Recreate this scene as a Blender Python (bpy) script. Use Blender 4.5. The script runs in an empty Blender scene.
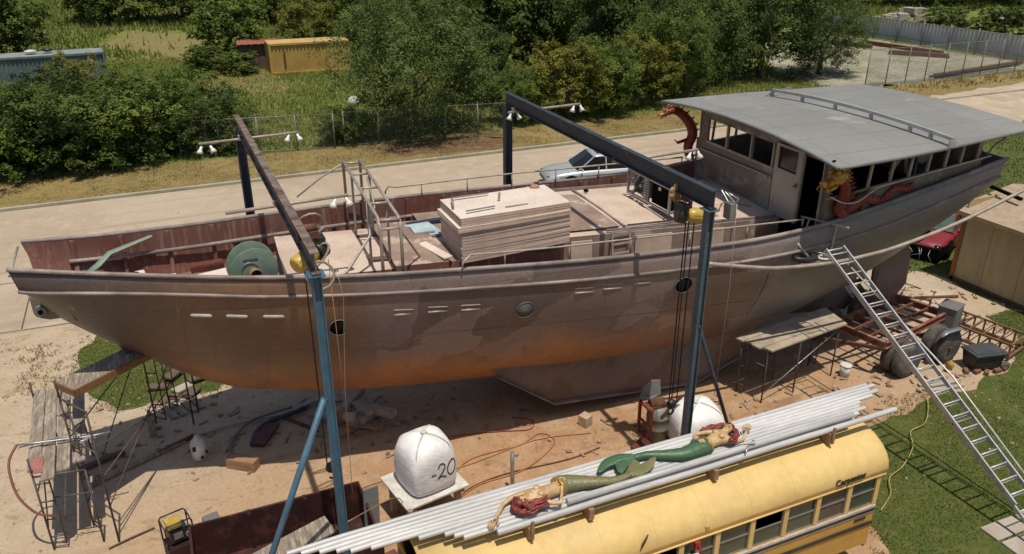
EXPO = 0.0
import bpy, bmesh, math, random
import numpy as np
from mathutils import Vector, Matrix, noise as mn
rnd = random.Random(7)
scn = bpy.context.scene
COL = scn.collection
R = math.radians
PI = math.pi

# ---------------------------------------------------------------- mesh builder
class MB:
    def __init__(self, T=None):
        self.V = []; self.F = []; self.S = []; self.M = []; self.T = T
    def add(self, vs, fs, smooth=False, mi=0):
        b = len(self.V)
        self.V += [Vector(v) for v in vs]
        for f in fs:
            self.F.append([i + b for i in f]); self.S.append(smooth); self.M.append(mi)
        return self
    def box(self, c, s, rot=None, mi=0):
        c = Vector(c); h = [x / 2 for x in s]
        m = Matrix.Rotation(rot, 3, 'Z') if isinstance(rot, (int, float)) else (rot or Matrix.Identity(3))
        vs = [c + m @ Vector((sx * h[0], sy * h[1], sz * h[2])) for sz in (-1, 1) for sx, sy in ((-1, -1), (1, -1), (1, 1), (-1, 1))]
        return self.add(vs, [(3, 2, 1, 0), (4, 5, 6, 7), (0, 1, 5, 4), (1, 2, 6, 5), (2, 3, 7, 6), (3, 0, 4, 7)], False, mi)
    def hexa(self, vs, mi=0):   # 8 points: bottom 4 ccw, top 4 ccw
        return self.add(vs, [(3, 2, 1, 0), (4, 5, 6, 7), (0, 1, 5, 4), (1, 2, 6, 5), (2, 3, 7, 6), (3, 0, 4, 7)], False, mi)
    def bar(self, p0, p1, w, h, up=(0, 0, 1), mi=0):
        p0 = Vector(p0); p1 = Vector(p1); d = (p1 - p0).normalized(); u = Vector(up)
        if abs(d.dot(u)) > .98: u = Vector((0, 1, 0))
        s = d.cross(u).normalized(); u = s.cross(d).normalized()
        vs = [p + s * (a * w / 2) + u * (b * h / 2) for p in (p0, p1) for a, b in ((-1, -1), (1, -1), (1, 1), (-1, 1))]
        return self.add(vs, [(0, 1, 2, 3), (7, 6, 5, 4), (0, 4, 5, 1), (1, 5, 6, 2), (2, 6, 7, 3), (3, 7, 4, 0)], False, mi)
    def tube(self, pts, r, n=8, caps=True, closed=False, mi=0, flat=(1, 1)):
        pts = [Vector(p) for p in pts]; N = len(pts)
        rs = r if isinstance(r, (list, tuple)) else [r] * N
        up = None; rings = []
        for i, p in enumerate(pts):
            a = pts[(i - 1) % N] if (closed or i > 0) else p
            b = pts[(i + 1) % N] if (closed or i < N - 1) else p
            d = (b - a).normalized()
            if up is None:
                up = Vector((0, 0, 1)) if abs(d.z) < .9 else Vector((1, 0, 0))
            s = d.cross(up).normalized(); up = s.cross(d).normalized()
            rings.append([p + (s * math.cos(2 * PI * k / n) * flat[0] + up * math.sin(2 * PI * k / n) * flat[1]) * rs[i] for k in range(n)])
        vs = [v for ring in rings for v in ring]; fs = []
        for i in range(N if closed else N - 1):
            j = (i + 1) % N
            for k in range(n):
                l = (k + 1) % n
                fs.append((i * n + k, i * n + l, j * n + l, j * n + k))
        self.add(vs, fs, True, mi)
        if caps and not closed:
            b = len(self.V) - len(vs)
            self.F.append([b + k for k in range(n)][::-1]); self.S.append(False); self.M.append(mi)
            self.F.append([b + (N - 1) * n + k for k in range(n)]); self.S.append(False); self.M.append(mi)
        return self
    def cyl(self, p0, p1, r0, r1=None, n=16, caps=True, mi=0):
        return self.tube([p0, p1], [r0, r0 if r1 is None else r1], n, caps, False, mi)
    def ell(self, c, r, rot=None, nu=16, nv=10, mi=0):
        c = Vector(c); m = rot or Matrix.Identity(3)
        if isinstance(r, (int, float)): r = (r, r, r)
        vs = [c + m @ Vector((0, 0, -r[2]))]
        for j in range(1, nv):
            t = -PI / 2 + PI * j / nv
            for k in range(nu):
                a = 2 * PI * k / nu
                vs.append(c + m @ Vector((r[0] * math.cos(t) * math.cos(a), r[1] * math.cos(t) * math.sin(a), r[2] * math.sin(t))))
        vs.append(c + m @ Vector((0, 0, r[2])))
        fs = [(0, 1 + (k + 1) % nu, 1 + k) for k in range(nu)]
        for j in range(nv - 2):
            for k in range(nu):
                a = 1 + j * nu + k; b = 1 + j * nu + (k + 1) % nu
                fs.append((a, b, b + nu, a + nu))
        L = len(vs) - 1; o = 1 + (nv - 2) * nu
        fs += [(o + k, o + (k + 1) % nu, L) for k in range(nu)]
        return self.add(vs, fs, True, mi)
    def loft(self, rings, closed=True, cap=True, smooth=True, mi=0):
        n = len(rings[0]); vs = [v for r_ in rings for v in r_]; fs = []
        for i in range(len(rings) - 1):
            for k in range(n if closed else n - 1):
                l = (k + 1) % n
                fs.append((i * n + k, i * n + l, (i + 1) * n + l, (i + 1) * n + k))
        self.add(vs, fs, smooth, mi)
        if cap and closed:
            b = len(self.V) - len(vs)
            self.F.append([b + k for k in range(n)][::-1]); self.S.append(False); self.M.append(mi)
            self.F.append([b + (len(rings) - 1) * n + k for k in range(n)]); self.S.append(False); self.M.append(mi)
        return self
    def lathe(self, c, prof, n=24, mi=0, axis='Z', rot=None):
        c = Vector(c); rings = []
        for r_, z in prof:
            ring = []
            for k in range(n):
                a = 2 * PI * k / n
                p = Vector((r_ * math.cos(a), r_ * math.sin(a), z))
                if axis == 'Y': p = Vector((p.x, p.z, p.y))
                if axis == 'X': p = Vector((p.z, p.x, p.y))
                if rot: p = rot @ p
                ring.append(c + p)
            rings.append(ring)
        return self.loft(rings, True, True, True, mi)
    def poly(self, pts, t, mi=0):   # flat polygon extruded by vector t
        n = len(pts); t = Vector(t); pts = [Vector(p) for p in pts]
        vs = pts + [p + t for p in pts]
        fs = [tuple(range(n))[::-1], tuple(range(n, 2 * n))] + [(k, (k + 1) % n, n + (k + 1) % n, n + k) for k in range(n)]
        return self.add(vs, fs, False, mi)
    def build(self, name, mat, parent=None, world=True, loc=None, bevel=0, subsurf=0, recalc=True, autosm=True, kind=None):
        V = [self.T(v) for v in self.V] if self.T else self.V
        if world and parent is not None:
            inv = wm(parent).inverted(); V = [inv @ v for v in V]
        elif loc is not None:
            l = Vector(loc); V = [v - l for v in V] if world else V
        me = bpy.data.meshes.new(name)
        me.from_pydata([tuple(v) for v in V], [], self.F)
        me.polygons.foreach_set('use_smooth', self.S)
        me.polygons.foreach_set('material_index', self.M)
        for m in (mat if isinstance(mat, (list, tuple)) else [mat]): me.materials.append(m)
        if recalc:
            bm = bmesh.new(); bm.from_mesh(me); bmesh.ops.recalc_face_normals(bm, faces=bm.faces); bm.to_mesh(me); bm.free()
        o = bpy.data.objects.new(name, me); COL.objects.link(o)
        if loc is not None: o.location = loc
        if parent is not None: o.parent = parent
        if bevel:
            b = o.modifiers.new('bevel', 'BEVEL'); b.width = bevel; b.segments = 2; b.limit_method = 'ANGLE'; b.angle_limit = R(40)
        if subsurf:
            s = o.modifiers.new('sub', 'SUBSURF'); s.levels = s.render_levels = subsurf
        if kind: o['kind'] = kind
        return o

def wm(o):
    m = Matrix.LocRotScale(Vector(o.location), o.rotation_euler, Vector(o.scale))
    return wm(o.parent) @ m if o.parent else m
def tag(o, label=None, cat=None, group=None, kind=None):
    if label: o['label'] = label
    if cat: o['category'] = cat
    if group: o['group'] = group
    if kind: o['kind'] = kind
    return o
def thing(name, label, cat, loc=(0, 0, 0), rotz=0, group=None):
    o = bpy.data.objects.new(name, None); COL.objects.link(o)
    o.empty_display_size = .2
    o.location = loc; o.rotation_euler = (0, 0, rotz)
    return tag(o, label, cat, group)
def dup(root, loc=None, rotz=None, label=None, group=None, scale=None, rot=None):
    def cp(o, par):
        c = o.copy(); COL.objects.link(c); c.parent = par
        for ch in list(o.children): cp(ch, c)
        return c
    r = cp(root, root.parent)
    if loc is not None: r.location = loc
    if rotz is not None: r.rotation_euler = (0, 0, rotz)
    if rot is not None: r.rotation_euler = rot
    if scale is not None: r.scale = scale
    if label: r['label'] = label
    if group: r['group'] = group
    return r
def lerp(a, b, t): return a + (b - a) * t
def interp(x, xs, ys):
    return float(np.interp(x, xs, ys))
def V3(*a): return Vector(a)

# ---------------------------------------------------------------- materials
def ntree(name):
    m = bpy.data.materials.new(name); m.use_nodes = True
    nt = m.node_tree; b = nt.nodes['Principled BSDF']
    return m, nt, b
def N(nt, t, **k):
    n = nt.nodes.new(t)
    for a, v in k.items():
        if a in n.inputs.keys(): n.inputs[a].default_value = v
        else: setattr(n, a, v)
    return n
def c4(c): return (c[0], c[1], c[2], 1)
def noise(nt, vec, scale, detail=6, rough=.6, dist=0):
    n = N(nt, 'ShaderNodeTexNoise', Scale=scale, Detail=detail, Roughness=rough, Distortion=dist)
    nt.links.new(vec, n.inputs['Vector']); return n.outputs['Fac']
def ramp(nt, fac, a, b, c0=(0, 0, 0), c1=(1, 1, 1)):
    r = N(nt, 'ShaderNodeValToRGB'); r.color_ramp.elements[0].position = a; r.color_ramp.elements[1].position = b
    r.color_ramp.elements[0].color = c4(c0); r.color_ramp.elements[1].color = c4(c1)
    nt.links.new(fac, r.inputs['Fac']); return r.outputs['Color']
def mix(nt, fac, a, b, mode='MIX'):
    m = N(nt, 'ShaderNodeMix', data_type='RGBA', blend_type=mode)
    for s, v in ((m.inputs[0], fac), (m.inputs[6], a), (m.inputs[7], b)):
        if isinstance(v, (int, float)): s.default_value = v
        elif isinstance(v, (tuple, list)): s.default_value = c4(v)
        else: nt.links.new(v, s)
    return m.outputs[2]
def coords(nt, scale=(1, 1, 1)):
    tc = N(nt, 'ShaderNodeTexCoord'); mp = N(nt, 'ShaderNodeMapping'); mp.inputs['Scale'].default_value = scale
    nt.links.new(tc.outputs['Object'], mp.inputs['Vector']); return mp.outputs['Vector']
def bump(nt, b, h, strength, dist=.02):
    bn = N(nt, 'ShaderNodeBump', Strength=strength, Distance=dist); nt.links.new(h, bn.inputs['Height']); nt.links.new(bn.outputs['Normal'], b.inputs['Normal'])
def mat(name, c1, c2=None, scale=2.0, lo=.42, hi=.6, rough=.75, metal=0, bm=.25, bs=25, speck=.12, c3=None, s3=.7, lo3=.5, hi3=.6, vs=(1, 1, 1), bd=.01, spec=None):
    m, nt, b = ntree(name); v = coords(nt, vs)
    c2 = c2 or tuple(x * .75 for x in c1)
    col = mix(nt, ramp(nt, noise(nt, v, scale), lo, hi), c1, c2)
    if c3: col = mix(nt, ramp(nt, noise(nt, v, s3, 8, .7), lo3, hi3), col, c3)
    fn = noise(nt, v, bs, 4)
    if speck: col = mix(nt, 1.0, col, ramp(nt, fn, .3, .7, (1 - speck,) * 3, (1 + speck,) * 3), 'MULTIPLY')
    nt.links.new(col, b.inputs['Base Color'])
    b.inputs['Roughness'].default_value = rough; b.inputs['Metallic'].default_value = metal
    if spec is not None: b.inputs['Specular IOR Level'].default_value = spec
    if bm: bump(nt, b, fn, bm, bd)
    return m
M = {}
M['steel_grey'] = mat('steel_grey', (.16, .155, .15), (.21, .19, .17), 1.5, rough=.6, metal=.2)
M['galv'] = mat('galvanised', (.42, .42, .42), (.33, .33, .33), 6, rough=.42, metal=.7, bm=.1)
M['alu'] = mat('aluminium', (.60, .60, .59), (.48, .48, .47), 5, rough=.4, metal=.25, bm=.05)
M['pipe'] = mat('pvc_pipe', (.60, .60, .60), (.48, .48, .47), 2, rough=.4, bm=.05, bs=12, c3=(.34, .32, .30), s3=3, lo3=.6, hi3=.75, vs=(.4, 3, 3))
M['rust'] = mat('rusty_steel', (.16, .065, .035), (.09, .045, .03), 5, rough=.9, bm=.4)
M['maroon'] = mat('maroon_primer', (.125, .034, .022), (.085, .026, .018), 2.5, rough=.7)
M['maroon_bin'] = mat('maroon_bin', (.045, .012, .010), (.028, .010, .009), 1.5, rough=.6, c3=(.09, .03, .02), s3=2)
M['black'] = mat('black_plastic', (.018, .018, .02), (.028, .028, .03), 3, rough=.45, bm=.1)
M['rubber'] = mat('tyre_rubber', (.065, .06, .055), (.15, .13, .11), 3, lo=.4, hi=.7, rough=.9)
M['white'] = mat('white_paint', (.62, .61, .58), (.50, .48, .44), 4, rough=.5, bm=.1)
M['blue'] = mat('blue_paint', (.055, .15, .235), (.04, .11, .17), 2, rough=.5, c3=(.17, .10, .07), s3=4, lo3=.56, hi3=.66)
M['navy'] = mat('dark_blue_paint', (.022, .033, .05), (.035, .045, .06), 2, rough=.55, c3=(.13, .085, .06), s3=3, lo3=.58, hi3=.68)
M['beam_dust'] = mat('dusty_brown_beam', (.20, .16, .135), (.13, .095, .075), 2.5, rough=.8, c3=(.085, .05, .035), s3=3)
M['teal'] = mat('sea_green_paint', (.19, .27, .215), (.15, .215, .17), 3, rough=.5, bm=.1)
M['yellow'] = mat('yellow_paint', (.62, .38, .035), (.48, .29, .03), 4, rough=.45, bm=.1)
M['board'] = mat('plywood_edge', (.60, .46, .37), (.52, .38, .30), 3, rough=.8, vs=(1, 1, 9))
M['board_top'] = mat('primed_board', (.66, .58, .51), (.60, .51, .43), 1.2, rough=.75, c3=(.52, .42, .34), s3=2, lo3=.6, hi3=.7)
M['lightblue'] = mat('pale_blue_board', (.42, .52, .56), (.34, .42, .46), 2, rough=.6)
M['wood'] = mat('raw_wood', (.34, .21, .115), (.25, .145, .075), 2, rough=.85, vs=(1, 6, 6))
M['wood_grey'] = mat('weathered_plank', (.26, .21, .165), (.17, .135, .105), 3, rough=.9, vs=(8, 1, 4), c3=(.38, .33, .28), s3=2.5)
M['wood_dark'] = mat('old_wood', (.13, .085, .055), (.09, .06, .045), 3, rough=.9)
M['glass_dark'] = mat('dark_glass', (.010, .011, .012), (.014, .015, .016), 2, rough=.12, speck=0, bm=0)
M['glass_green'] = mat('dusty_window_glass', (.055, .075, .05), (.085, .10, .07), 1.5, rough=.22, bm=0)
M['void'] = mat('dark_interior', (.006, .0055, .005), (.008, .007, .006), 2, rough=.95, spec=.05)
M['bus_yellow'] = mat('bus_paint', (.66, .48, .19), (.62, .44, .17), .8, rough=.6, bm=.04, bs=6, c3=(.54, .40, .20), s3=.9, lo3=.52, hi3=.75, speck=.07)
M['bus_orange'] = mat('bus_side_paint', (.52, .31, .07), (.46, .27, .06), 1.2, rough=.45, bm=.05)
M['ink'] = mat('black_lettering', (.02, .018, .016), rough=.6, bm=0)
M['bagw'] = mat('woven_white_bag', (.80, .80, .80), (.72, .72, .73), 3, rough=.5, bm=.5, bs=9, bd=.03, speck=.04)
M['skin'] = mat('painted_skin', (.52, .34, .17), (.42, .27, .13), 5, rough=.45, c3=(.60, .46, .27), s3=8)
M['hair_red'] = mat('painted_red_hair', (.22, .035, .025), (.14, .025, .018), 7, rough=.45, bm=.8, bs=22, vs=(1, 1, 1), bd=.02)
M['gold'] = mat('gold_paint', (.55, .33, .06), (.38, .17, .03), 8, rough=.35, metal=.4)
M['dragon_red'] = mat('dragon_red_paint', (.20, .020, .014), (.13, .016, .012), 6, rough=.45, c3=(.28, .09, .03), s3=9, lo3=.62, hi3=.72)
M['dragon_faded'] = mat('faded_red_relief', (.24, .035, .025), (.19, .045, .03), 7, rough=.7, c3=(.20, .16, .10), s3=8, lo3=.58, hi3=.68)
M['wood_pale0'] = mat('old_cable', (.32, .27, .22), rough=.6)
M['concrete'] = mat('concrete', (.40, .36, .30), (.32, .28, .23), 1.2, rough=.9)
def scales(name, a, b, g):
    m, nt, bs_ = ntree(name); v = coords(nt)
    vo = N(nt, 'ShaderNodeTexVoronoi', Scale=55.0); nt.links.new(v, vo.inputs['Vector'])
    base = mix(nt, ramp(nt, noise(nt, v, 6), .4, .6), a, b)
    col = mix(nt, ramp(nt, vo.outputs['Distance'], .25, .55), base, g)
    nt.links.new(col, bs_.inputs['Base Color']); bs_.inputs['Roughness'].default_value = .42
    bump(nt, bs_, vo.outputs['Distance'], .35, .008); return m
M['scale_olive'] = scales('olive_fish_scales', (.07, .095, .04), (.10, .12, .055), (.20, .18, .08))
M['scale_green'] = scales('green_fish_scales', (.012, .11, .055), (.02, .075, .045), (.07, .13, .06))
def glow(name, c):
    m, nt, b = ntree(name); b.inputs['Base Color'].default_value = c4(c); b.inputs['Roughness'].default_value = .35; return m
M['lamp_white'] = glow('lamp_glass', (.72, .72, .70))
M['chrome'] = mat('chrome', (.6, .6, .62), (.5, .5, .5), 3, rough=.2, metal=.9, bm=0)
# ---------------------------------------------------------------- camera, light, world
cam = bpy.data.cameras.new('camera'); co = bpy.data.objects.new('camera', cam); COL.objects.link(co)
co.location = (0, 0, 11.5); co.rotation_euler = (R(90 - 24.14), 0, R(-24.0)); cam.lens = 28.125; cam.sensor_width = 36
cam.clip_end = 3000; scn.camera = co
W = bpy.data.worlds.new('World'); scn.world = W; W.use_nodes = True
wt = W.node_tree; sky = wt.nodes.new('ShaderNodeTexSky'); sky.sky_type = 'NISHITA'; sky.sun_disc = False
sdir = Vector((0, -.29, 1)).normalized()
sky.sun_elevation = math.asin(sdir.z); sky.sun_rotation = PI; sky.dust_density = 2.0
bg = wt.nodes['Background']; bg.inputs['Strength'].default_value = .080; wt.links.new(sky.outputs['Color'], bg.inputs['Color'])
sl = bpy.data.lights.new('sun', 'SUN'); sl.energy = 3.85; sl.angle = R(.6); sl.color = (1, .92, .775)
so = bpy.data.objects.new('sun', sl); COL.objects.link(so); so.rotation_euler = (-sdir).to_track_quat('-Z', 'Y').to_euler(); so.location = (0, 0, 60)
scn.view_settings.view_transform = 'Standard'; scn.view_settings.look = 'None'; scn.view_settings.exposure = EXPO; scn.view_settings.gamma = 1
scn.cycles.use_denoising = True
scn.cycles.max_bounces = 6; scn.cycles.diffuse_bounces = 3; scn.cycles.transparent_max_bounces = 8

# ---------------------------------------------------------------- ground
def ground_mat(name, stops, scale=.25, stones=True):
    """several earth colours broken up at three sizes"""
    m, nt, b = ntree(name); v = coords(nt)
    n1 = noise(nt, v, scale, 8, .65, .4); n2 = noise(nt, v, scale * 5, 8, .7, .2); n3 = noise(nt, v, 14, 6, .7)
    col = mix(nt, ramp(nt, n1, .4, .6), stops[0], stops[1])
    col = mix(nt, ramp(nt, n2, .48, .66), col, stops[2])
    col = mix(nt, 1.0, col, ramp(nt, n3, .3, .7, (.82, .81, .80), (1.14, 1.14, 1.14)), 'MULTIPLY')
    nt.links.new(col, b.inputs['Base Color']); b.inputs['Roughness'].default_value = .95; b.inputs['Specular IOR Level'].default_value = .2
    hn = mix(nt, .5, n2, n3)
    bump(nt, b, hn, .6, .05); return m
M['field'] = ground_mat('field_soil', ((.14, .17, .040), (.20, .20, .062), (.11, .135, .035)), .09)
M['yard_pale'] = ground_mat('caliche_yard', ((.44, .365, .275), (.38, .30, .215), (.52, .445, .35)), .18)
def yard_mat():
    m, nt, b = ntree('yard_dirt'); tc = N(nt, 'ShaderNodeTexCoord'); v = tc.outputs['Object']
    sep = N(nt, 'ShaderNodeSeparateXYZ'); nt.links.new(v, sep.inputs[0])
    n1 = noise(nt, v, .22, 8, .65, .6); n2 = noise(nt, v, 1.3, 8, .7, .3); n3 = noise(nt, v, 12, 6, .7)
    # pale crushed stone towards the street (large y) and the open left side, sandy clay between hull and bus
    a = N(nt, 'ShaderNodeMath', operation='MULTIPLY_ADD'); nt.links.new(sep.outputs['X'], a.inputs[0]); a.inputs[1].default_value = -.55; nt.links.new(sep.outputs['Y'], a.inputs[2])
    a2 = N(nt, 'ShaderNodeMath', operation='MULTIPLY_ADD'); nt.links.new(n1, a2.inputs[0]); a2.inputs[1].default_value = 5.0; nt.links.new(a.outputs[0], a2.inputs[2])
    mr = N(nt, 'ShaderNodeMapRange'); nt.links.new(a2.outputs[0], mr.inputs[0]); mr.inputs[1].default_value = 15.0; mr.inputs[2].default_value = 20.5
    xr = N(nt, 'ShaderNodeMapRange'); ax_ = N(nt, 'ShaderNodeMath', operation='MULTIPLY_ADD'); nt.links.new(n1, ax_.inputs[0]); ax_.inputs[1].default_value = 4.0; nt.links.new(sep.outputs['X'], ax_.inputs[2]); nt.links.new(ax_.outputs[0], xr.inputs[0]); xr.inputs[1].default_value = 17.0; xr.inputs[2].default_value = 22.0
    mx_ = N(nt, 'ShaderNodeMath', operation='MAXIMUM'); nt.links.new(mr.outputs[0], mx_.inputs[0]); nt.links.new(xr.outputs[0], mx_.inputs[1])
    clay = mix(nt, ramp(nt, n2, .42, .62), (.37, .225, .125), (.44, .30, .19))
    rt = noise(nt, coords(nt, (.18, 2.4, 1)), 1.0, 4, .55, .8)
    clay = mix(nt, ramp(nt, rt, .56, .66), clay, (.29, .175, .10))
    pale = mix(nt, ramp(nt, n2, .4, .65), (.46, .37, .275), (.40, .31, .215))
    col = mix(nt, mx_.outputs[0], clay, pale)
    st = noise(nt, v, .9, 8, .75, 1.0)
    col = mix(nt, ramp(nt, st, .56, .68), col, (.25, .16, .095))
    col = mix(nt, 1.0, col, ramp(nt, n3, .3, .7, (.84, .83, .82), (1.13, 1.13, 1.13)), 'MULTIPLY')
    nt.links.new(col, b.inputs['Base Color']); b.inputs['Roughness'].default_value = .95; b.inputs['Specular IOR Level'].default_value = .2
    bump(nt, b, mix(nt, .5, n2, n3), .6, .06); return m
M['yard'] = yard_mat()
M['lawn'] = ground_mat('lawn_soil', ((.066, .090, .020), (.084, .104, .025), (.125, .125, .045)), .5)
M['verge'] = ground_mat('dry_verge', ((.27, .205, .085), (.22, .165, .07), (.15, .13, .045)), .4)
def street_mat():
    m, nt, b = ntree('pale_street'); v = coords(nt)
    n1 = noise(nt, v, .15, 8, .65, .5); n2 = noise(nt, v, 1.1, 8, .7, .3); n3 = noise(nt, v, 14, 6, .7)
    col = mix(nt, ramp(nt, n1, .4, .6), (.42, .345, .26), (.37, .295, .215))
    col = mix(nt, ramp(nt, n2, .5, .68), col, (.46, .385, .30))
    tr = noise(nt, coords(nt, (.05, 1.6, 1)), 1.0, 5, .6, .3)
    col = mix(nt, ramp(nt, tr, .54, .66), col, (.34, .27, .20))
    vo = N(nt, 'ShaderNodeTexVoronoi', Scale=.22, feature='DISTANCE_TO_EDGE'); nz = N(nt, 'ShaderNodeTexNoise', Scale=1.2, Detail=6.0); nt.links.new(v, nz.inputs['Vector'])
    ad = N(nt, 'ShaderNodeVectorMath', operation='MULTIPLY_ADD'); nt.links.new(nz.outputs['Color'], ad.inputs[0]); ad.inputs[1].default_value = (1.6,) * 3; nt.links.new(v, ad.inputs[2]); nt.links.new(ad.outputs[0], vo.inputs['Vector'])
    col = mix(nt, ramp(nt, vo.outputs['Distance'], .001, .006, (.5, .5, .5), (0, 0, 0)), col, (.28, .22, .16))
    col = mix(nt, 1.0, col, ramp(nt, n3, .3, .7, (.88, .87, .86), (1.1, 1.1, 1.1)), 'MULTIPLY')
    nt.links.new(col, b.inputs['Base Color']); b.inputs['Roughness'].default_value = .93; bump(nt, b, mix(nt, .5, n2, n3), .4, .03); return m
M['street'] = street_mat()

def sheet(name, pts, z, m, sub=None, rag=0, kind='structure', seed=1):
    """closed outline; each edge is cut fine and made ragged"""
    rr = random.Random(seed); out = []
    n = len(pts)
    for i in range(n):
        a = Vector((*pts[i], 0)); b = Vector((*pts[(i + 1) % n], 0)); L = (b - a).length
        k = max(1, int(L / (rag * 2))) if rag else 1
        nn = Vector((-(b - a).y, (b - a).x, 0)).normalized()
        for j in range(k):
            p = a.lerp(b, j / k)
            if rag: p += nn * (mn.noise(Vector((p.x * .9 + seed, p.y * .9, 0))) * rag * 2.2 + rr.uniform(-.3, .3) * rag)
            out.append((p.x, p.y, z))
    bm = bmesh.new(); vs = [bm.verts.new(p) for p in out]; f = bm.faces.new(vs)
    bmesh.ops.triangulate(bm, faces=[f])
    if bm.faces and sum(f.normal.z for f in bm.faces) < 0: bmesh.ops.reverse_faces(bm, faces=bm.faces)
    me = bpy.data.meshes.new(name); bm.to_mesh(me); bm.free(); me.materials.append(m)
    o = bpy.data.objects.new(name, me); COL.objects.link(o); o['kind'] = kind; return o
sheet('ground', [(-400, -150), (600, -150), (600, 900), (-400, 900)], -.012, M['field'])
sheet('yard', [(-60, -40), (90, -40), (90, 28.5), (-60, 28.5)], -.006, M['yard'])
sheet('street', [(-120, 26), (130, 25.6), (130, 38.4), (-120, 38.7)], -.001, M['street'])
# straight far kerb and verge
kb = MB()
kb.box((10, 38.75, .03), (260, .18, .16)); kb.build('kerb', M['concrete'], kind='structure')
sheet('verge', [(-120, 38.84), (52, 38.84), (52, 41.4), (30, 43.2), (-120, 44.6)], .004, M['verge'], rag=.0)
# slab joints on the left of the street
jt = MB()
for (a, b) in (((-9, 30.25), (-2.8, 29.8)), ((-9, 26.15), (-2.2, 25.75)), ((-4.9, 29.9), (-4.9, 26.0))): jt.bar((*a, .003), (*b, .003), .045, .006)
jt.build('slab_joint', mat('joint_tar', (.12, .085, .06), rough=.95), kind='structure')
# lawns
LAWN_R = [(13.2, 10.9), (14.6, 11.5), (16.4, 11.9), (18.4, 11.75), (20.4, 11.9), (21.6, 12.6), (22.6, 13.4), (22.9, 14.6), (24.3, 14.2), (24.3, 6), (40, 6), (40, -20), (11.9, -20), (11.9, 9.5)]
LAWN_B = [(22.2, 19.4), (24.0, 17.6), (24.2, 16.2), (24.0, 14.6), (25.5, 14.0), (60, 14), (64, 31.5), (30, 31.5), (23, 25)]
LAWN_L = [(-3.2, 23.9), (-3.45, 22.3), (-2.9, 20.7), (-2.2, 19.9), (.2, 19.9), (1.2, 22.5), (-.6, 24.2), (-2.5, 24.8)]
sheet('lawn_right', LAWN_R, .004, M['lawn'], rag=.18, seed=3)
sheet('lawn_back', LAWN_B, .006, M['lawn'], rag=.2, seed=5)
sheet('lawn_left', LAWN_L, .004, M['lawn'], rag=.18, seed=8)
sheet('slab_path', [(19.2, 18.6), (22.6, 18.9), (24.0, 16.4), (22.3, 15.5), (19.4, 16.6)], .005, M['yard_pale'], rag=.15, seed=9)
sheet('pale_track', [(50, 33), (110, 30), (110, 42.5), (58, 42.0), (50, 40)], .006, M['yard_pale'], rag=.6, seed=12)
sheet('verge_right', [(44, 39.5), (66, 41.2), (110, 42), (110, 44), (46, 44)], .008, M['verge'], rag=.4, seed=13)
sheet('tree_shade_dirt', [(10.8, 42.6), (11.2, 40.2), (14.5, 39.6), (17.8, 39.7), (18.2, 41.6), (14, 43.4)], .010, ground_mat('shaded_brown_dirt', ((.17, .10, .055), (.13, .08, .045), (.22, .15, .08)), .5), rag=.3, seed=22)  # brown dirt, with the big tree's shade put into its colour
sheet('storage_yard', [(46, 44.2), (69.5, 44.2), (69.5, 68), (56, 66), (47, 52)], .004, ground_mat('gravel_yard', ((.34, .31, .25), (.20, .21, .12), (.42, .38, .32)), .35), rag=.4, seed=15)
sheet('dirt_track', [(3.2, 62), (9, 60), (9.5, 70), (6.0, 82), (6, 96), (-1, 100), (-4.5, 90), (1.5, 82), (4, 72)], .006, ground_mat('bare_track', ((.24, .19, .08), (.20, .175, .07), (.14, .14, .045)), .3), rag=.5, seed=19)
# paving stones bottom right
pv = MB()
for i in range(5):
    for j in range(3):
        pv.box((14.3 + i * .5 + rnd.uniform(-.02, .02), 6.75 + j * .47 - i * .01, .02), (.44, .41, .05), rnd.uniform(-.03, .03))
pv.build('paving', M['concrete'], kind='structure', bevel=.01)

def inside(p, poly):
    x, y = p; c = False; n = len(poly)
    for i in range(n):
        x1, y1 = poly[i]; x2, y2 = poly[i - 1]
        if (y1 > y) != (y2 > y) and x < (x2 - x1) * (y - y1) / (y2 - y1) + x1: c = not c
    return c

def leafmat(name, c1, c2, c3, sc=.6):
    m, nt, b = ntree(name); v = coords(nt)
    at = N(nt, 'ShaderNodeAttribute', attribute_name='tint')
    col = mix(nt, ramp(nt, noise(nt, v, sc, 4), .38, .62), c1, c2)
    col = mix(nt, at.outputs['Fac'], col, c3)
    nt.links.new(col, b.inputs['Base Color']); b.inputs['Roughness'].default_value = .6; b.inputs['Specular IOR Level'].default_value = .25
    tr = N(nt, 'ShaderNodeBsdfTranslucent'); nt.links.new(col, tr.inputs['Color'])
    ms = N(nt, 'ShaderNodeMixShader'); ms.inputs[0].default_value = .28
    nt.links.new(b.outputs[0], ms.inputs[1]); nt.links.new(tr.outputs[0], ms.inputs[2])
    nt.links.new(ms.outputs[0], nt.nodes['Material Output'].inputs[0]); return m
def rawmesh(name, P, nv, tint, m):
    """P: (n*nv,3) points, polygons of nv points each; tint per polygon"""
    n = len(P) // nv; me = bpy.data.meshes.new(name)
    me.vertices.add(len(P)); me.vertices.foreach_set('co', np.asarray(P, np.float32).ravel())
    me.loops.add(len(P)); me.loops.foreach_set('vertex_index', np.arange(len(P), dtype=np.int32))
    me.polygons.add(n); me.polygons.foreach_set('loop_start', np.arange(0, len(P), nv, dtype=np.int32)); me.polygons.foreach_set('loop_total', np.full(n, nv, np.int32))
    a = me.attributes.new('tint', 'FLOAT', 'POINT'); a.data.foreach_set('value', np.repeat(np.asarray(tint, np.float32), nv))
    me.update(calc_edges=True); me.materials.append(m); return me
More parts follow.
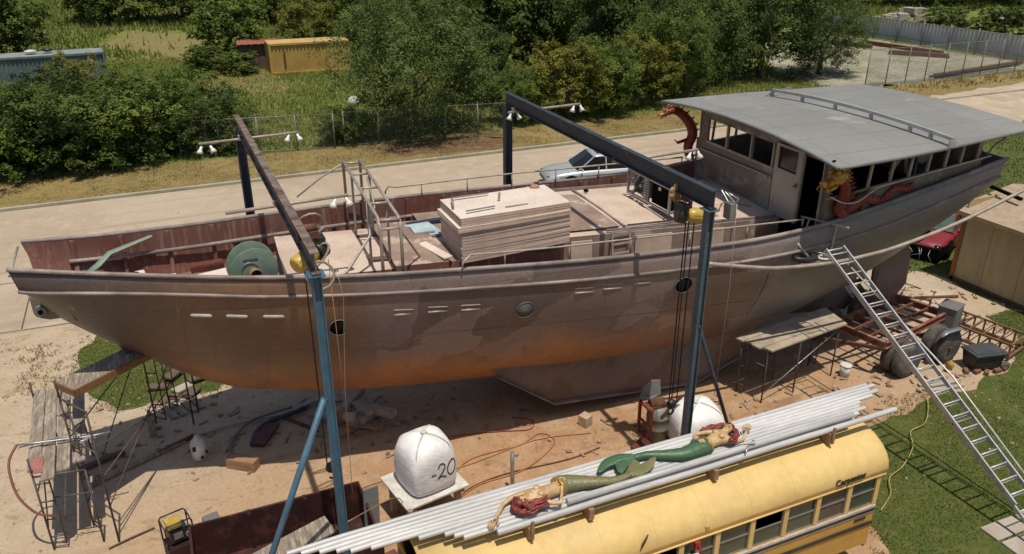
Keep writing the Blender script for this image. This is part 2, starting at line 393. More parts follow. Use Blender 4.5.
def blades(name, polys, dens, h, w, m, seed, fall=None, label=None):
    g = np.random.default_rng(seed); out = []; ti = []
    for poly, (x0, x1, y0, y1) in polys:
        A = (x1 - x0) * (y1 - y0); n = int(A * dens)
        xs = g.uniform(x0, x1, n); ys = g.uniform(y0, y1, n)
        for x, y in zip(xs, ys):
            k = mn.noise(Vector((x * .55, y * .55, seed)))
            if poly and not inside((x, y), poly):
                k2 = mn.noise(Vector((x * 1.7, y * 1.7, seed + 9)))
                if k2 < .02 or g.random() > .75 or not any(inside((x + ox, y + oy), poly) for ox, oy in ((.45, 0), (-.45, 0), (0, .45), (0, -.45))): continue
            if fall and g.random() < fall(x, y, k): continue
            hh = h * (1 + .6 * k) * g.uniform(.5, 1.3); a = g.uniform(0, PI); le = g.uniform(-.6, .6, 2) * hh
            dx, dy = math.cos(a) * w, math.sin(a) * w
            out += [(x - dx, y - dy, 0), (x + dx, y + dy, 0), (x + le[0], y + le[1], hh)]
            ti.append(min(1, max(0, g.uniform(-.2, .5) + .5 * k)))
    me = rawmesh(name, np.array(out), 3, ti, m); o = bpy.data.objects.new(name, me); COL.objects.link(o)
    o['kind'] = 'stuff'; tag(o, label, 'grass'); return o
M['grass'] = leafmat('grass_blades', (.072, .105, .020), (.095, .125, .025), (.13, .14, .036), .8)
M['grass_dry'] = leafmat('dry_grass', (.27, .215, .085), (.20, .175, .06), (.35, .28, .12), .5)
M['grass_field'] = leafmat('field_grass', (.165, .22, .042), (.25, .255, .068), (.13, .185, .038), .12)
lf = lambda x, y, k: .0 if k > -.15 else .75
blades('lawn_grass', [(LAWN_R, (11.5, 26, 4.5, 14.6))], 700, .045, .010, M['grass'], 1, lf, 'short green lawn grass between the bus and the tan shed')
blades('lawn_grass', [(LAWN_B, (22, 50, 14, 31.5))], 60, .10, .03, M['grass'], 2, lf, 'green grass beyond the boat stern around the red car')
blades('lawn_grass', [(LAWN_L, (-4, 1.5, 19.5, 25))], 500, .05, .012, M['grass'], 3, lf, 'small patch of green grass under the boat bow')
blades('dry_grass', [(None, (-14, 50, 38.9, 43.9))], 150, .09, .014, M['grass_dry'], 4, lambda x, y, k: .25 if k > 0 else .8, 'dry straw coloured grass along the far street kerb')
blades('dry_grass', [(None, (46, 90, 41.4, 44.0))], 30, .22, .05, M['grass_dry'], 14, lambda x, y, k: .25 if k > 0 else .8, 'dry grass in front of the chain link gate')
blades('weeds', [([(-4.7, 24.7), (-4.25, 24.6), (-4.0, 23.2), (-3.9, 22.0), (-4.3, 21.3), (-4.55, 21.8), (-4.4, 23.0)], (-5.2, -3.4, 20.8, 25.1))], 800, .06, .012, M['grass_dry'], 5, lambda x, y, k: .3 if mn.noise(Vector((x * 3, y * 3, 5))) > -.1 else .9, 'narrow strip of yellow weeds in the pale yard')
TR = [(2.5, 60), (9, 58), (9.5, 70), (6.5, 82), (6, 98), (-2, 102), (-5, 90), (1.5, 82), (4, 72)]
blades('field_grass', [(None, (-16, 62, 43.8, 80))], 55, .24, .032, M['grass_field'], 6, lambda x, y, k: (.45 if inside((x, y), TR) else 0) + (1 if (x > 46 and y < 66) else 0), 'tall rough yellow green grass of the open field')
blades('field_grass', [(None, (-30, 120, 80, 150))], 6, .6, .11, M['grass_field'], 7, lambda x, y, k: .95 if inside((x, y), TR) else 0, 'far rough grass at the back of the field')
# small stones on the dirt
g = np.random.default_rng(5); out = []
def stones(n, x0, x1, y0, y1, s0, s1):
    for _ in range(n):
        x, y = g.uniform(x0, x1), g.uniform(y0, y1); s = g.uniform(s0, s1) * (g.random() ** 2 + .4)
        q = [Vector((g.uniform(.7, 1.2) * s * math.cos(a), g.uniform(.7, 1.2) * s * math.sin(a), 0)) for a in (0, 1.57, 3.14, 4.71)]
        t = Vector((x, y, s * .7)); b = [Vector((x, y, 0)) + v for v in q]
        for i in range(4): out.extend([b[i], b[(i + 1) % 4], t])
stones(5200, -9, 22, 9.5, 26, .012, .05); stones(900, -9, 40, 26, 38, .02, .06)
me = rawmesh('gravel', np.array([tuple(p) for p in out]), 3, [0] * (len(out) // 3), mat('pebbles', (.42, .33, .24), (.28, .20, .13), 3, rough=.95))
o = bpy.data.objects.new('gravel', me); COL.objects.link(o); tag(o, 'loose pebbles and clods scattered over the yard', 'gravel', kind='stuff')

# trodden-in scraps of wood, rust flakes and clods around the hull
out = []; g = np.random.default_rng(11)
def chips(n, cx, cy, sx, sy, a0, a1):
    for _ in range(n):
        x, y = g.normal(cx, sx), g.normal(cy, sy); l, w, h = g.uniform(a0, a1), g.uniform(.02, .06), g.uniform(.012, .04); a = g.uniform(0, PI); ca, sa = math.cos(a), math.sin(a)
        q = [(x + ca * i * l - sa * j * w, y + sa * i * l + ca * j * w) for i, j in ((-1, -1), (1, -1), (1, 1), (-1, 1))]
        t = g.uniform(0, .03)
        out.append([(q[0][0], q[0][1], h), (q[1][0], q[1][1], h + t), (q[2][0], q[2][1], h + t), (q[3][0], q[3][1], h)])
        out.append([(q[0][0], q[0][1], 0), (q[1][0], q[1][1], 0), (q[1][0], q[1][1], h + t), (q[0][0], q[0][1], h)])
        out.append([(q[1][0], q[1][1], 0), (q[2][0], q[2][1], 0), (q[2][0], q[2][1], h + t), (q[1][0], q[1][1], h + t)])
chips(60, 3.0, 17.2, 1.1, .6, .04, .2); chips(40, -.8, 18.5, 1.2, .9, .04, .14); chips(60, 7, 15.8, 3.6, 1.3, .015, .07); chips(60, 11.5, 13.8, 1.6, .5, .03, .12); chips(60, 17.5, 13.0, 1.6, .6, .03, .14); chips(60, 22, 16.2, 1.2, .7, .04, .14)
me = rawmesh('wood_chips', np.array([p for q in out for p in q]), 4, [0] * len(out), mat('chip_wood', (.30, .21, .14), (.17, .10, .065), 2.2, rough=.9, c3=(.40, .33, .26), s3=3))
o = bpy.data.objects.new('wood_chips', me); COL.objects.link(o); tag(o, 'scraps of wood and rust trodden into the dirt around the hull', 'debris', kind='stuff')
# ---------------------------------------------------------------- trees and bushes
M['bark'] = mat('bark', (.11, .085, .06), (.075, .055, .04), 4, rough=.95, bm=.6, bs=12)
LM = [leafmat('leaf_dark', (.034, .066, .014), (.052, .088, .018), (.13, .17, .032), .5),
      leafmat('leaf_mid', (.060, .112, .019), (.092, .142, .026), (.19, .23, .04), .5),
      leafmat('leaf_bright', (.10, .13, .02), (.15, .155, .025), (.24, .22, .035), .4),
      leafmat('leaf_blue', (.05, .085, .05), (.07, .10, .06), (.12, .15, .09), .5),
      leafmat('leaf_soft', (.066, .108, .026), (.086, .128, .032), (.15, .19, .05), .35)]
def crown_points(g, rx, ry, rz, n, lobes, ls, low=.0, flat=.0):
    """limbs -> leafy puffs -> leaves: every lobe carries many small sprays with gaps between them"""
    cs = []
    for i in range(lobes):
        a = g.uniform(0, 2 * PI); z = g.uniform(-.75 + low, .88); rr = math.sqrt(max(0.05, 1 - z * z)) * g.uniform(.4, .95)
        cs.append((rx * rr * math.cos(a), ry * rr * math.sin(a), rz * z * .88, g.uniform(.14, .30), g.random() ** 1.4))
    cs.append((0, 0, -.1, .50, .05))
    wts = np.array([c[3] ** 2 for c in cs]); wts /= wts.sum()
    per = 46; P = []; tint = []
    for (cx, cy, cz, r, t), w in zip(cs, wts):
        m = max(3, int(n * w / per)); d = g.normal(size=(m, 3)); d[:, 2] = np.where(g.random(m) < .6, np.abs(d[:, 2]), d[:, 2]); d /= np.linalg.norm(d, axis=1)[:, None]
        Rl = np.array([rx, ry, rz]) * r * 1.4
        pc = np.array([cx, cy, cz]) + d * Rl * g.uniform(.62, 1.12, m)[:, None]          # spray centres
        pr_ = g.uniform(.55, 1.25, m) * (rx * .085)                                     # spray radius
        pt = np.clip(.55 * t + g.uniform(-.25, .45, m), 0, 1)
        c = np.repeat(pc, per, 0) + g.normal(size=(m * per, 3)) * (np.repeat(pr_, per)[:, None] * np.array([.62, .62, .38]))
        dd = np.repeat(d, per, 0); k = len(c)
        c[:, 2] -= .25 * np.repeat(pr_, per) * (np.linalg.norm(c[:, :2] - np.repeat(pc, per, 0)[:, :2], axis=1) / np.repeat(pr_, per)) ** 2   # sprays droop at their rims
        nrm = dd * .6 + g.normal(scale=.42, size=(k, 3)) + np.array([0, 0, .75]); nrm /= np.linalg.norm(nrm, axis=1)[:, None]
        u = np.cross(nrm, g.normal(size=(k, 3))); u /= np.linalg.norm(u, axis=1)[:, None]; v = np.cross(nrm, u)
        s = ls * g.uniform(.55, 1.3, k)[:, None]
        q = np.stack([c - u * s, c - v * s * .45, c + u * s, c + v * s * .45], 1)
        P.append(q.reshape(-1, 3)); tint.append(np.clip(np.repeat(pt, per) + g.uniform(-.15, .15, k), 0, 1))
    return np.concatenate(P), np.concatenate(tint)
def tree_mesh(seed, rx, ry, rz, n, lobes, ls, m, low=0):
    g = np.random.default_rng(seed); P, t = crown_points(g, rx, ry, rz, n, lobes, ls, low)
    return rawmesh('crown', P, 4, t, m)
def trunk_mesh(seed, h, r, cz, spread):
    rr = random.Random(seed); b = MB()
    for k in range(rr.choice((1, 2, 2))):
        x, y = rr.uniform(-.25, .25), rr.uniform(-.25, .25); pts = [(x, y, -.1)]
        for i in range(4): x += rr.uniform(-.2, .2); y += rr.uniform(-.2, .2); pts.append((x, y, h * (i + 1) / 4))
        b.tube(pts, [r * 1.25, r, r * .8, r * .6, r * .35], 8)
        for j in range(5):
            a = rr.uniform(0, 2 * PI); z0 = h * rr.uniform(.3, .85); p = Vector(pts[min(4, int(z0 / h * 4))])
            p.z = z0; q = p + Vector((math.cos(a) * spread * .4, math.sin(a) * spread * .4, cz * .35)); e = p + Vector((math.cos(a) * spread * .75, math.sin(a) * spread * .75, cz * .6))
            b.tube([p, q, e], [r * .45, r * .3, r * .08], 6)
    me_o = b.build('trunk', M['bark']); me = me_o.data; bpy.data.objects.remove(me_o); return me
KINDS = {}
def kind_mesh(k):
    if k not in KINDS:
        seed, rx, ry, rz, n, lobes, ls, m, low = k
        KINDS[k] = tree_mesh(*k[:7], LM[m], low)
    return KINDS[k]
TRK = [trunk_mesh(s, 3.2, .2, 2.2, 2.6) for s in (1, 2, 3)]
def tree(name, x, y, rx, rz, cz, k, label, cat, group=None, rz_=0, sy=1.0, trunk=True, m=None):
    """k: mesh kind; unit crown scaled to rx, rz"""
    t = thing(name, label, cat, (x, y, 0), rz_, group)
    me = kind_mesh(k); c = bpy.data.objects.new('foliage' if not trunk else 'crown', me); COL.objects.link(c); c.parent = t
    c.location = (0, 0, cz); c.scale = (rx / k[1], rx * sy / k[2], rz / k[3])
    if trunk:
        s = bpy.data.objects.new('trunk', TRK[int(x * 7) % 3]); COL.objects.link(s); s.parent = t; s.scale = (1, 1, max(.4, cz / 3.2))
    return t
K_A = (11, 4, 4, 3, 34000, 60, .105, 0, 0)      # dark bush
K_B = (12, 4, 4, 3, 34000, 56, .105, 1, 0)      # mid
K_C = (13, 5, 5, 4.2, 60000, 70, .085, 4, -.1)    # big tree
K_D = (14, 3, 3, 3, 20000, 30, .10, 2, 0)      # bright
K_E = (15, 5, 5, 4.5, 26000, 48, .18, 0, 0)    # far dark
K_F = (16, 4, 4, 3.5, 18000, 36, .17, 1, 0)    # far mid
K_G = (17, 3, 3, 2.6, 9000, 22, .15, 3, 0)      # bluish
# hedge row on the left (five dark bushes merging)
gp = 'dark bushes crowded along the left verge'
for i, (x, y, rx, rz, cz, k, lb) in enumerate((
    (-14.2, 45.5, 4.2, 2.9, 2.0, K_A, 'dark dense bush at the far left end of the bush row'),
    (-8.2, 45.6, 3.9, 2.5, 1.9, K_B, 'dark green bush below the teal container, leftmost in view of the row'),
    (-4.2, 45.2, 3.9, 2.6, 2.0, K_A, 'darkest bush of the verge row, second from the left frame edge'),
    (-.6, 45.9, 3.7, 2.5, 2.0, K_B, 'broad bush right of the middle of the verge row, lit on top'),
    (2.6, 45.6, 2.5, 1.9, 1.4, K_A, 'low rounded bush behind the left gantry post, last of the verge row'))):
    tree('bush', x, y, rx, rz, cz, k, lb, 'bush', gp, i * 1.3)
tree('young_tree', -3.4, 50.0, 2.0, 2.6, 2.5, K_D, 'feathery yellow green young tree rising behind the dark bush row', 'tree')
# big round tree in the middle
tree('broad_tree', 13.9, 44.6, 4.6, 4.3, 4.1, K_C, 'largest single round tree, standing right of the yellow container', 'tree', None, .4)
tree('bush', 9.3, 44.4, 1.5, 1.1, .9, K_B, 'small bush tucked against the left foot of the big round tree', 'bush', None, 1)
# middle group behind the silver car
gp2 = 'trees behind the silver car and gantry'
for i, (x, y, rx, rz, cz, k, lb) in enumerate((
    (20.1, 44.8, 1.9, 1.7, 1.6, K_B, 'green tree just right of the dark far gantry post'),
    (23.4, 44.5, 2.7, 2.5, 2.5, K_D, 'yellow green tree with autumn toned top behind the silver car'),
    (27.0, 45.0, 2.6, 2.3, 2.2, K_B, 'mid green bushy tree right of the yellow green one'),
    (29.8, 46.0, 2.5, 2.4, 2.4, K_D, 'light green pointed tree near the left front corner of the grey roof'),
    (33.4, 47.6, 3.0, 3.0, 2.9, K_B, 'rounded tree directly behind the front of the grey cabin roof'),
    (20.4, 51.0, 2.4, 2.6, 2.4, K_A, 'dark tree filling the gap behind the far gantry post'))):
    tree('tree', x, y, rx, rz, cz, k, lb, 'tree', gp2, i * 2.1)
gp3 = 'tall dark trees behind the boat cabin'
for i, (x, y, rx, rz, cz, k, lb) in enumerate((
    (37.5, 50.5, 4.2, 4.4, 4.2, K_C, 'tall leafy tree behind the middle of the grey roof'),
    (44.2, 51.0, 4.6, 4.8, 4.8, K_A, 'tallest dark tree above the grey roof, left of the wire fence'),
    (49.6, 49.8, 3.1, 3.4, 3.1, K_C, 'green tree at the left end of the chain link fence'),
    (31.0, 55.0, 4.5, 4.6, 4.4, K_A, 'dark tree in the back rank above the light green pointed tree'),
    (25.0, 57.0, 4.2, 4.2, 4.0, K_E, 'dark tree in the back rank behind the yellow green tree'),
    (38.0, 61.0, 5.0, 5.4, 5.0, K_E, 'deep shaded tree furthest back behind the cabin roof'),
    (48.0, 60.0, 4.6, 4.6, 4.6, K_B, 'leafy tree behind the tallest dark tree'))):
    tree('tall_tree', x, y, rx, rz, cz, k, lb, 'tree', gp3, i * 1.7)
# behind and beside the yellow container
for x, y, rx, rz, cz, k, lb in ((7.0, 76.0, 3.4, 2.8, 2.6, K_F, 'green bush left behind the yellow container'), (13.4, 74.5, 3.0, 3.0, 2.5, K_D, 'bright green tree rising behind the yellow container roof'),
    (18.5, 76.0, 3.4, 3.6, 3.0, K_F, 'mid green tree right behind the yellow container'), (24.0, 72.0, 4.0, 4.0, 3.6, K_F, 'tree behind the big round tree on its right'), (4.2, 71.5, 1.7, 1.2, 1.0, K_F, 'low bush left of the yellow container door end'), (6.6, 69.2, 1.7, 1.0, .75, K_F, 'bush hiding the rusty shed wall')):
    tree('field_tree', x, y, rx, rz, cz, k, lb, 'tree', 'trees around the yellow container', x)
for x, y, rx, rz, cz, k, lb in ((-12.2, 83.0, 4.6, 4.0, 3.2, K_E, 'dark tree at the top left corner behind the teal container'), (-3.2, 112.0, 6.0, 5.0, 4.0, K_E, 'dark distant tree top left of the dirt track'),
    (5.0, 111.0, 6.4, 5.2, 4.2, K_E, 'dark distant tree above the dirt track end'), (13, 104, 5, 4.4, 3.6, K_F, 'distant tree above the yellow container'),
    (24, 108, 5, 4, 3.4, K_F, 'distant green tree behind the big round tree crown'), (36, 92, 7, 6, 5, K_E, 'distant dark tree mass left of the cabin trees'), (46, 86, 7, 6, 5, K_E, 'far shaded tree between the middle trees and the cabin trees'),
    (58, 84, 6.4, 6, 5, K_E, 'far tree left of the grey sheet fence'), (-8.2, 70.8, 1.8, 1.1, .9, K_G, 'bluish green shrub at the left end of the teal container')):
    tree('distant_tree', x, y, rx, rz, cz, k, lb, 'tree', 'distant trees beyond the field', x)
for i in range(16):
    x = -60 + i * 14; tree('horizon_tree', x, 165 + (i * 37 % 11), 9, 6, 5, K_E if i % 2 else K_F, 'one of the hazy trees in the line closing the far edge of the field', 'tree', 'tree line at the far edge of the field', i)
for x, y, rx, rz, cz, k, lb in ((76, 60, 2.8, 1.9, 1.6, K_F, 'round green bush behind the grey sheet fence, left one'), (80, 57, 3.0, 2.0, 1.7, K_F, 'round green bush behind the grey sheet fence, middle one'),
    (82, 50, 3.6, 2.0, 1.7, K_E, 'dark bush behind the grey sheet fence at the right edge'), (104, 86, 7, 4, 3.4, K_E, 'far dark tree at the top right corner'), (92, 92, 7, 4, 3.2, K_F, 'far green tree at the top right'), (118, 84, 8, 5, 4, K_E, 'far dark tree beyond the right frame edge'), (110, 66, 6, 4, 3, K_F, 'far green tree right of the debris piles')):
    tree('fence_bush', x, y, rx, rz, cz, k, lb, 'bush', 'greenery beyond the grey sheet fence', x)

# ---------------------------------------------------------------- background structures
def corrugated(b, p0, p1, z0, z1, pitch=.28, depth=.06, mi=0):
    p0 = Vector(p0); p1 = Vector(p1); d = (p1 - p0); L = d.length; d.normalize(); nrm = Vector((-d.y, d.x, 0)); n = int(L / pitch); pts = []
    for i in range(n):
        for f, o_ in ((0, 0), (.3, 0), (.5, 1), (.8, 1)): pts.append(p0 + d * ((i + f) * L / n) + nrm * depth * o_)
    pts.append(p1)
    vs = [Vector((p.x, p.y, z0)) for p in pts] + [Vector((p.x, p.y, z1)) for p in pts]; k = len(pts)
    b.add(vs, [(i, i + 1, k + i + 1, k + i) for i in range(k - 1)], False, mi)
def container(name, x, y, L, Wd, Hh, rz, mbody, mtop, label):
    t = thing(name, label, 'container', (x, y, 0), rz)
    b = MB()
    for a, c in (((0, 0), (L, 0)), ((L, 0), (L, Wd)), ((L, Wd), (0, Wd)), ((0, Wd), (0, 0))): corrugated(b, (*a, 0), (*c, 0), .15, Hh - .1)
    b.build('wall', mbody, t, world=False, recalc=False)
    f = MB()
    for cx in (0, L):
        for cy in (0, Wd): f.box((cx, cy, Hh / 2), (.16, .16, Hh))
    for z in (.1, Hh - .06):
        f.box((L / 2, -.02, z), (L, .14, .14)); f.box((L / 2, Wd + .02, z), (L, .14, .14)); f.box((-.02, Wd / 2, z), (.14, Wd, .14)); f.box((L + .02, Wd / 2, z), (.14, Wd, .14))
    f.build('frame', mbody, t, world=False)
    r = MB(); r.box((L / 2, Wd / 2, Hh - .01), (L - .1, Wd - .1, .05)); r.build('roof', mtop, t, world=False)
    dd = MB()
    for cy in (Wd * .27, Wd * .73): dd.box((-.06, cy, Hh / 2), (.05, Wd * .44, Hh - .4))
    dd.build('door', mbody, t, world=False)
    return t
M['cont_y'] = mat('container_yellow', (.46, .31, .09), (.40, .26, .08), .8, rough=.6, c3=(.22, .12, .045), s3=2.2, lo3=.60, hi3=.72)
M['cont_t'] = mat('container_teal', (.12, .17, .18), (.095, .135, .14), .9, rough=.6, c3=(.20, .16, .11), s3=2, lo3=.58, hi3=.7)
cy = container('shipping_container', 9.0, 67.6, 6.3, 2.4, 2.4, R(-1.5), M['cont_y'], mat('container_roof', (.52, .36, .14), (.42, .28, .12), 1), 'faded yellow corrugated shipping container standing in the field')
mk = MB(); rr_ = random.Random(3)
for i in range(9): mk.box((1.1, -.035, 1.75 - i * .15), (.13, .02, .09))
mk.build('stencil_marks', M['ink'], cy, world=False)
lt = thing('rusty_shed', 'low shed with rusty red sheet roof behind the yellow container', 'shed', (6.9, 70.9, 0), R(-6))
b = MB(); b.box((1.6, 1.4, 1.0), (3.0, 2.6, 2.0)); b.build('wall', M['wood_dark'], lt, world=False)
b = MB()
for i in range(12): b.box((.1 + i * .27, 1.4, 2.06 + .02 * (i % 2)), (.26, 3.2, .04))
b.build('roof', mat('red_roof_sheet', (.33, .10, .06), (.24, .09, .06), 1.5), lt, world=False)
ct = container('shipping_container', -12.4, 69.5, 9.4, 2.5, 2.2, R(3), M['cont_t'], mat('teal_roof', (.17, .22, .22), (.28, .28, .26), 1), 'weathered teal container half hidden behind the bush row')
for i, (x, y, z, s, c, lb) in enumerate(((-7.9, 70.8, 2.33, (.9, .7, .2), 'white', 'white sack lying on the teal container roof'), (-6.8, 71.1, 2.33, (.8, .6, .25), 'black', 'black bundle lying on the teal container roof'))):
    b = MB(); b.ell((x, y, z + s[2] / 2), (s[0] / 2, s[1] / 2, s[2] / 2 + .03), nu=10, nv=6); tag(b.build('bundle', M[c], loc=(x, y, z)), lb, 'bundle')
# grey sheet-metal fence (runs away from the camera side, x about 70)
fg = thing('sheet_fence', 'long grey sheet metal fence at the back of the storage yard', 'fence', (70.2, 42, 0))
M['sheet'] = mat('grey_fence_sheet', (.42, .45, .46), (.34, .37, .38), .5, rough=.6, c3=(.17, .14, .12), s3=1.5, lo3=.6, hi3=.75)
y0 = 40.0
b = MB(); corrugated(b, (70.2, 88, 0), (70.2, 40, 0), .05, 2.1, .4, .05); b.build('panel', M['sheet'], fg, recalc=False)
for i in range(17):
    b = MB(); b.cyl((69.95, y0 + i * 3, 0), (69.95, y0 + i * 3, 2.35), .06, n=8); b.build('post', M['steel_grey'], fg)
b = MB()
for z in (.5, 2.12): b.cyl((69.98, y0, z), (69.98, 88, z), .045, n=6)
b.build('rail', M['steel_grey'], fg)
M['fence_wire'] = mat('old_fence_wire', (.22, .22, .20), (.16, .15, .13), 5, rough=.6, metal=.2)
# chain link fences: posts, rails and a real woven mesh of thin wires
def chainlink(name, p0, p1, h, npost, label, wire=.11, top=True, wr=.006):
    p0 = Vector(p0); p1 = Vector(p1); t = thing(name, label, 'fence', p0); d = (p1 - p0); L = d.length; d.normalize()
    for i in range(npost):
        p = p0 + d * (L * i / (npost - 1)); b = MB(); b.cyl(p, p + V3(0, 0, h + .08), .04, n=8); b.ell(p + V3(0, 0, h + .1), .05, nu=8, nv=5); b.build('post', M['fence_wire'], t)
    b = MB()
    for z in ((h, .08) if top else (.08,)): b.cyl(p0 + V3(0, 0, z), p1 + V3(0, 0, z), .025, n=6)
    b.build('rail', M['fence_wire'], t)
    b = MB(); n = int((L + h) / wire)
    for i in range(n):
        s = i * wire - h
        for sg in (0, 1):
            a, c = (s, s + h)
            z0, z1 = (0, h) if sg == 0 else (h, 0)
            if a < 0: z0 = z0 + (z1 - z0) * (-a / h); a = 0
            if c > L: z1 = z0 + (z1 - z0) * ((L - a) / (c - a)); c = L
            if c - a > .02: b.bar(p0 + d * a + V3(0, 0, .05 + z0 * .97), p0 + d * c + V3(0, 0, .05 + z1 * .97), wr, wr)
    b.build('mesh', M['fence_wire'], t, recalc=False); return t
chainlink('chain_link_fence', (48.6, 44.4, 0), (66.6, 44.1, 0), 2.7, 10, 'tall chain link fence and gate in front of the storage yard', .22, wr=.012)
chainlink('chain_link_fence', (66.6, 44.1, 0), (90, 43.9, 0), 2.4, 10, 'chain link fence continuing right of the gate past the frame edge', .3, wr=.012)
chainlink('chain_link_fence', (.8, 44.6, 0), (8.6, 43.1, 0), 1.9, 5, 'low chain link fence in front of the open field', .18, wr=.005)
chainlink('chain_link_fence', (9.2, 43.3, 0), (18.5, 41.9, 0), 1.9, 6, 'chain link fence in front of the big round tree', .18, wr=.005)
b = MB(); b.cyl((55.5, 44.6, .25), (66.5, 45.4, .35), .09, n=8); tag(b.build('steel_pipe', M['navy'], loc=(60, 45, .3)), 'long dark pipe lying behind the chain link gate', 'pipe')
b = MB()
for (a, c, w) in (((56.5, 44.9, .2), (68.5, 46.4, .25), .35),): b.bar(a, c, w, .28)
tag(b.build('timber_beam', M['rust'], loc=(60, 45.6, 0)), 'long rusty beam on the ground inside the storage yard', 'beam')
for i, (x, y, L, a) in enumerate(((63, 62, 7, -1.2), (66.5, 57, 8, -1.45), (64.5, 53.5, 5, -.9))):
    b = MB(); b.box((x, y, .2), (L, .5, .35), a); b.box((x + .3, y - .5, .1), (L * .8, .35, .2), a + .05)
    tag(b.build('rusty_girder', M['rust'], loc=(x, y, 0)), ['rusty girder stack nearest the trees inside the storage yard', 'red brown girder stack along the grey sheet fence', 'short rusty girder pile behind the chain link fence'][i], 'girder', 'girders stored by the grey sheet fence')
for i, (x, y, s) in enumerate(((84, 74, 1.5), (88, 71, 1.9), (93, 73, 1.6), (96, 68, 1.8), (101, 71, 2.0), (91, 78, 1.5))):
    b = MB(); r2 = random.Random(i)
    for k in range(9): b.box((x + r2.uniform(-1, 1) * s, y + r2.uniform(-1, 1) * s, .25 + r2.random() * .5), (r2.uniform(.5, 1.6), r2.uniform(.4, 1.2), r2.uniform(.2, .7)), r2.uniform(0, 3))
    tag(b.build('rubble_pile', M['concrete'], loc=(x, y, 0)), 'pile of pale rubble beyond the grey sheet fence, %s' % ['leftmost of the six', 'second from the left', 'third from the left', 'fourth from the left', 'fifth from the left', 'the furthest back'][i], 'rubble', 'rubble piles beyond the fence')
b = MB(); b.loft([[Vector((12.2 + .38 * math.cos(a) * r, 53.5 + .3 * math.sin(a) * r, z)) for a in [k * PI / 6 for k in range(12)]] for r, z in ((1, .0), (1.05, .3), (.9, .55), (.3, .65))])
tag(b.build('white_barrel', M['white'], loc=(11.9, 53.5, 0)), 'pale lump shaped barrel under the left side of the big round tree', 'barrel')

# tan shed on the right
sh = thing('garden_shed', 'tan plywood shed with low brown roof at the right edge', 'shed', (24.4, 17.1, 0), 0)
M['shed_wall'] = mat('shed_panel', (.45, .36, .20), (.40, .315, .175), 1.2, rough=.85, vs=(1, 3, .7), c3=(.22, .16, .09), s3=1.2, lo3=.62, hi3=.74)
M['shed_roof'] = mat('brown_shingle', (.38, .29, .21), (.32, .235, .17), 4, rough=.95, bs=18, bm=.5)
b = MB()
b.box((24.43, 14.05, 1.2), (.06, 6.1, 2.6)); b.box((26.9, 17.08, 1.45), (5.0, .06, 2.9)); b.box((29.4, 14.05, 1.35), (.06, 6.1, 2.7)); b.box((26.9, 11.0, 1.4), (5.0, .06, 2.8))
b.build('wall', M['shed_wall'], sh)
b = MB(); b.box((24.385, 17.06, 1.3), (.05, .14, 2.6)); b.box((24.47, 17.135, 1.3), (.16, .05, 2.6)); b.build('corner_trim', mat('orange_trim', (.30, .10, .03), rough=.7), sh)
b = MB()
for k in range(5): b.box((24.398, 16.0 - k * 1.2, 1.2), (.006, .008, 2.5))
b.build('panel_joint', M['wood_dark'], sh)
b = MB(); b.box((24.41, 14.0, .06), (.10, 6.2, .16)); b.build('base_rail', M['wood_dark'], sh)
b = MB(); b.hexa([(24.1, 10.7, 2.46), (26.9, 10.7, 2.95), (26.9, 17.4, 2.95), (24.1, 17.4, 2.46), (24.1, 10.7, 2.56), (26.9, 10.7, 3.05), (26.9, 17.4, 3.05), (24.1, 17.4, 2.56)])
b.hexa([(26.902, 10.7, 2.95), (29.7, 10.7, 2.5), (29.7, 17.4, 2.5), (26.902, 17.4, 2.95), (26.902, 10.7, 3.05), (29.7, 10.7, 2.6), (29.7, 17.4, 2.6), (26.902, 17.4, 3.05)])
b.build('roof', M['shed_roof'], sh)
b = MB(); b.box((24.08, 14.05, 2.49), (.04, 6.75, .14)); b.build('fascia', M['shed_wall'], sh)
s2 = thing('storage_building', 'second brown roofed building behind the tan shed', 'building', (29.8, 19.6, 0))
b = MB(); b.box((34.0, 15.6, 1.3), (7.0, 5.2, 2.6)); b.build('wall', M['shed_wall'], s2)
b = MB(); b.hexa([(30.2, 12.7, 2.6), (38, 12.7, 3.1), (38, 18.6, 3.1), (30.2, 18.6, 2.6), (30.2, 12.7, 2.72), (38, 12.7, 3.22), (38, 18.6, 3.22), (30.2, 18.6, 2.72)]); b.build('roof', M['shed_roof'], s2)
b = MB(); b.bar((25.7, 17.35, 3.12), (25.55, 16.1, 3.05), .12, .09); tag(b.build('dark_pole', M['void'], loc=(26, 17, 3)), 'short dark pole lying on the tan shed roof', 'pole')
# ---------------------------------------------------------------- the steel boat; local frame: u forward-to-aft from the bow, v away from the bus, z up
YA = R(1.0); B0 = Vector((-3.1, 16.7, 0))
# design coordinates (u, v, z) -> the hull as built: the sheer is highest at the bow, lowest abaft midships, and the stations open out towards the stern
CU = (0.211621, 8.95319, 0.0228687, 0.0900523, 0.781966, -0.0761714, 0.0576983, 0.00570248, -0.00272896, 0.0106069)
CS = (0.938493, 0.0782648, 0.0035815, -0.00380483, 0.0071573, -0.00127851, 0.000533286, 0.000447033, -0.000294543, 0.000101579)
def L(p):
    u, v, z = p[0] / 10, p[1], p[2]; t = (1, u, v, u * v, u * u, u * u * v, u ** 3, u * v * v, v * v, u ** 4)
    return Vector((sum(a * b for a, b in zip(CU, t)), v, 11.5 + (z - 11.5) * sum(a * b for a, b in zip(CS, t))))
def BW(u, v, z):   # boat coordinates -> world
    p = L((u, v, z)); return Matrix.Rotation(-YA, 3, 'Z') @ p + B0
boat = thing('sailing_boat', 'long unpainted steel sailing boat with grey roofed stern cabin, propped up in the yard', 'boat', B0, -YA)
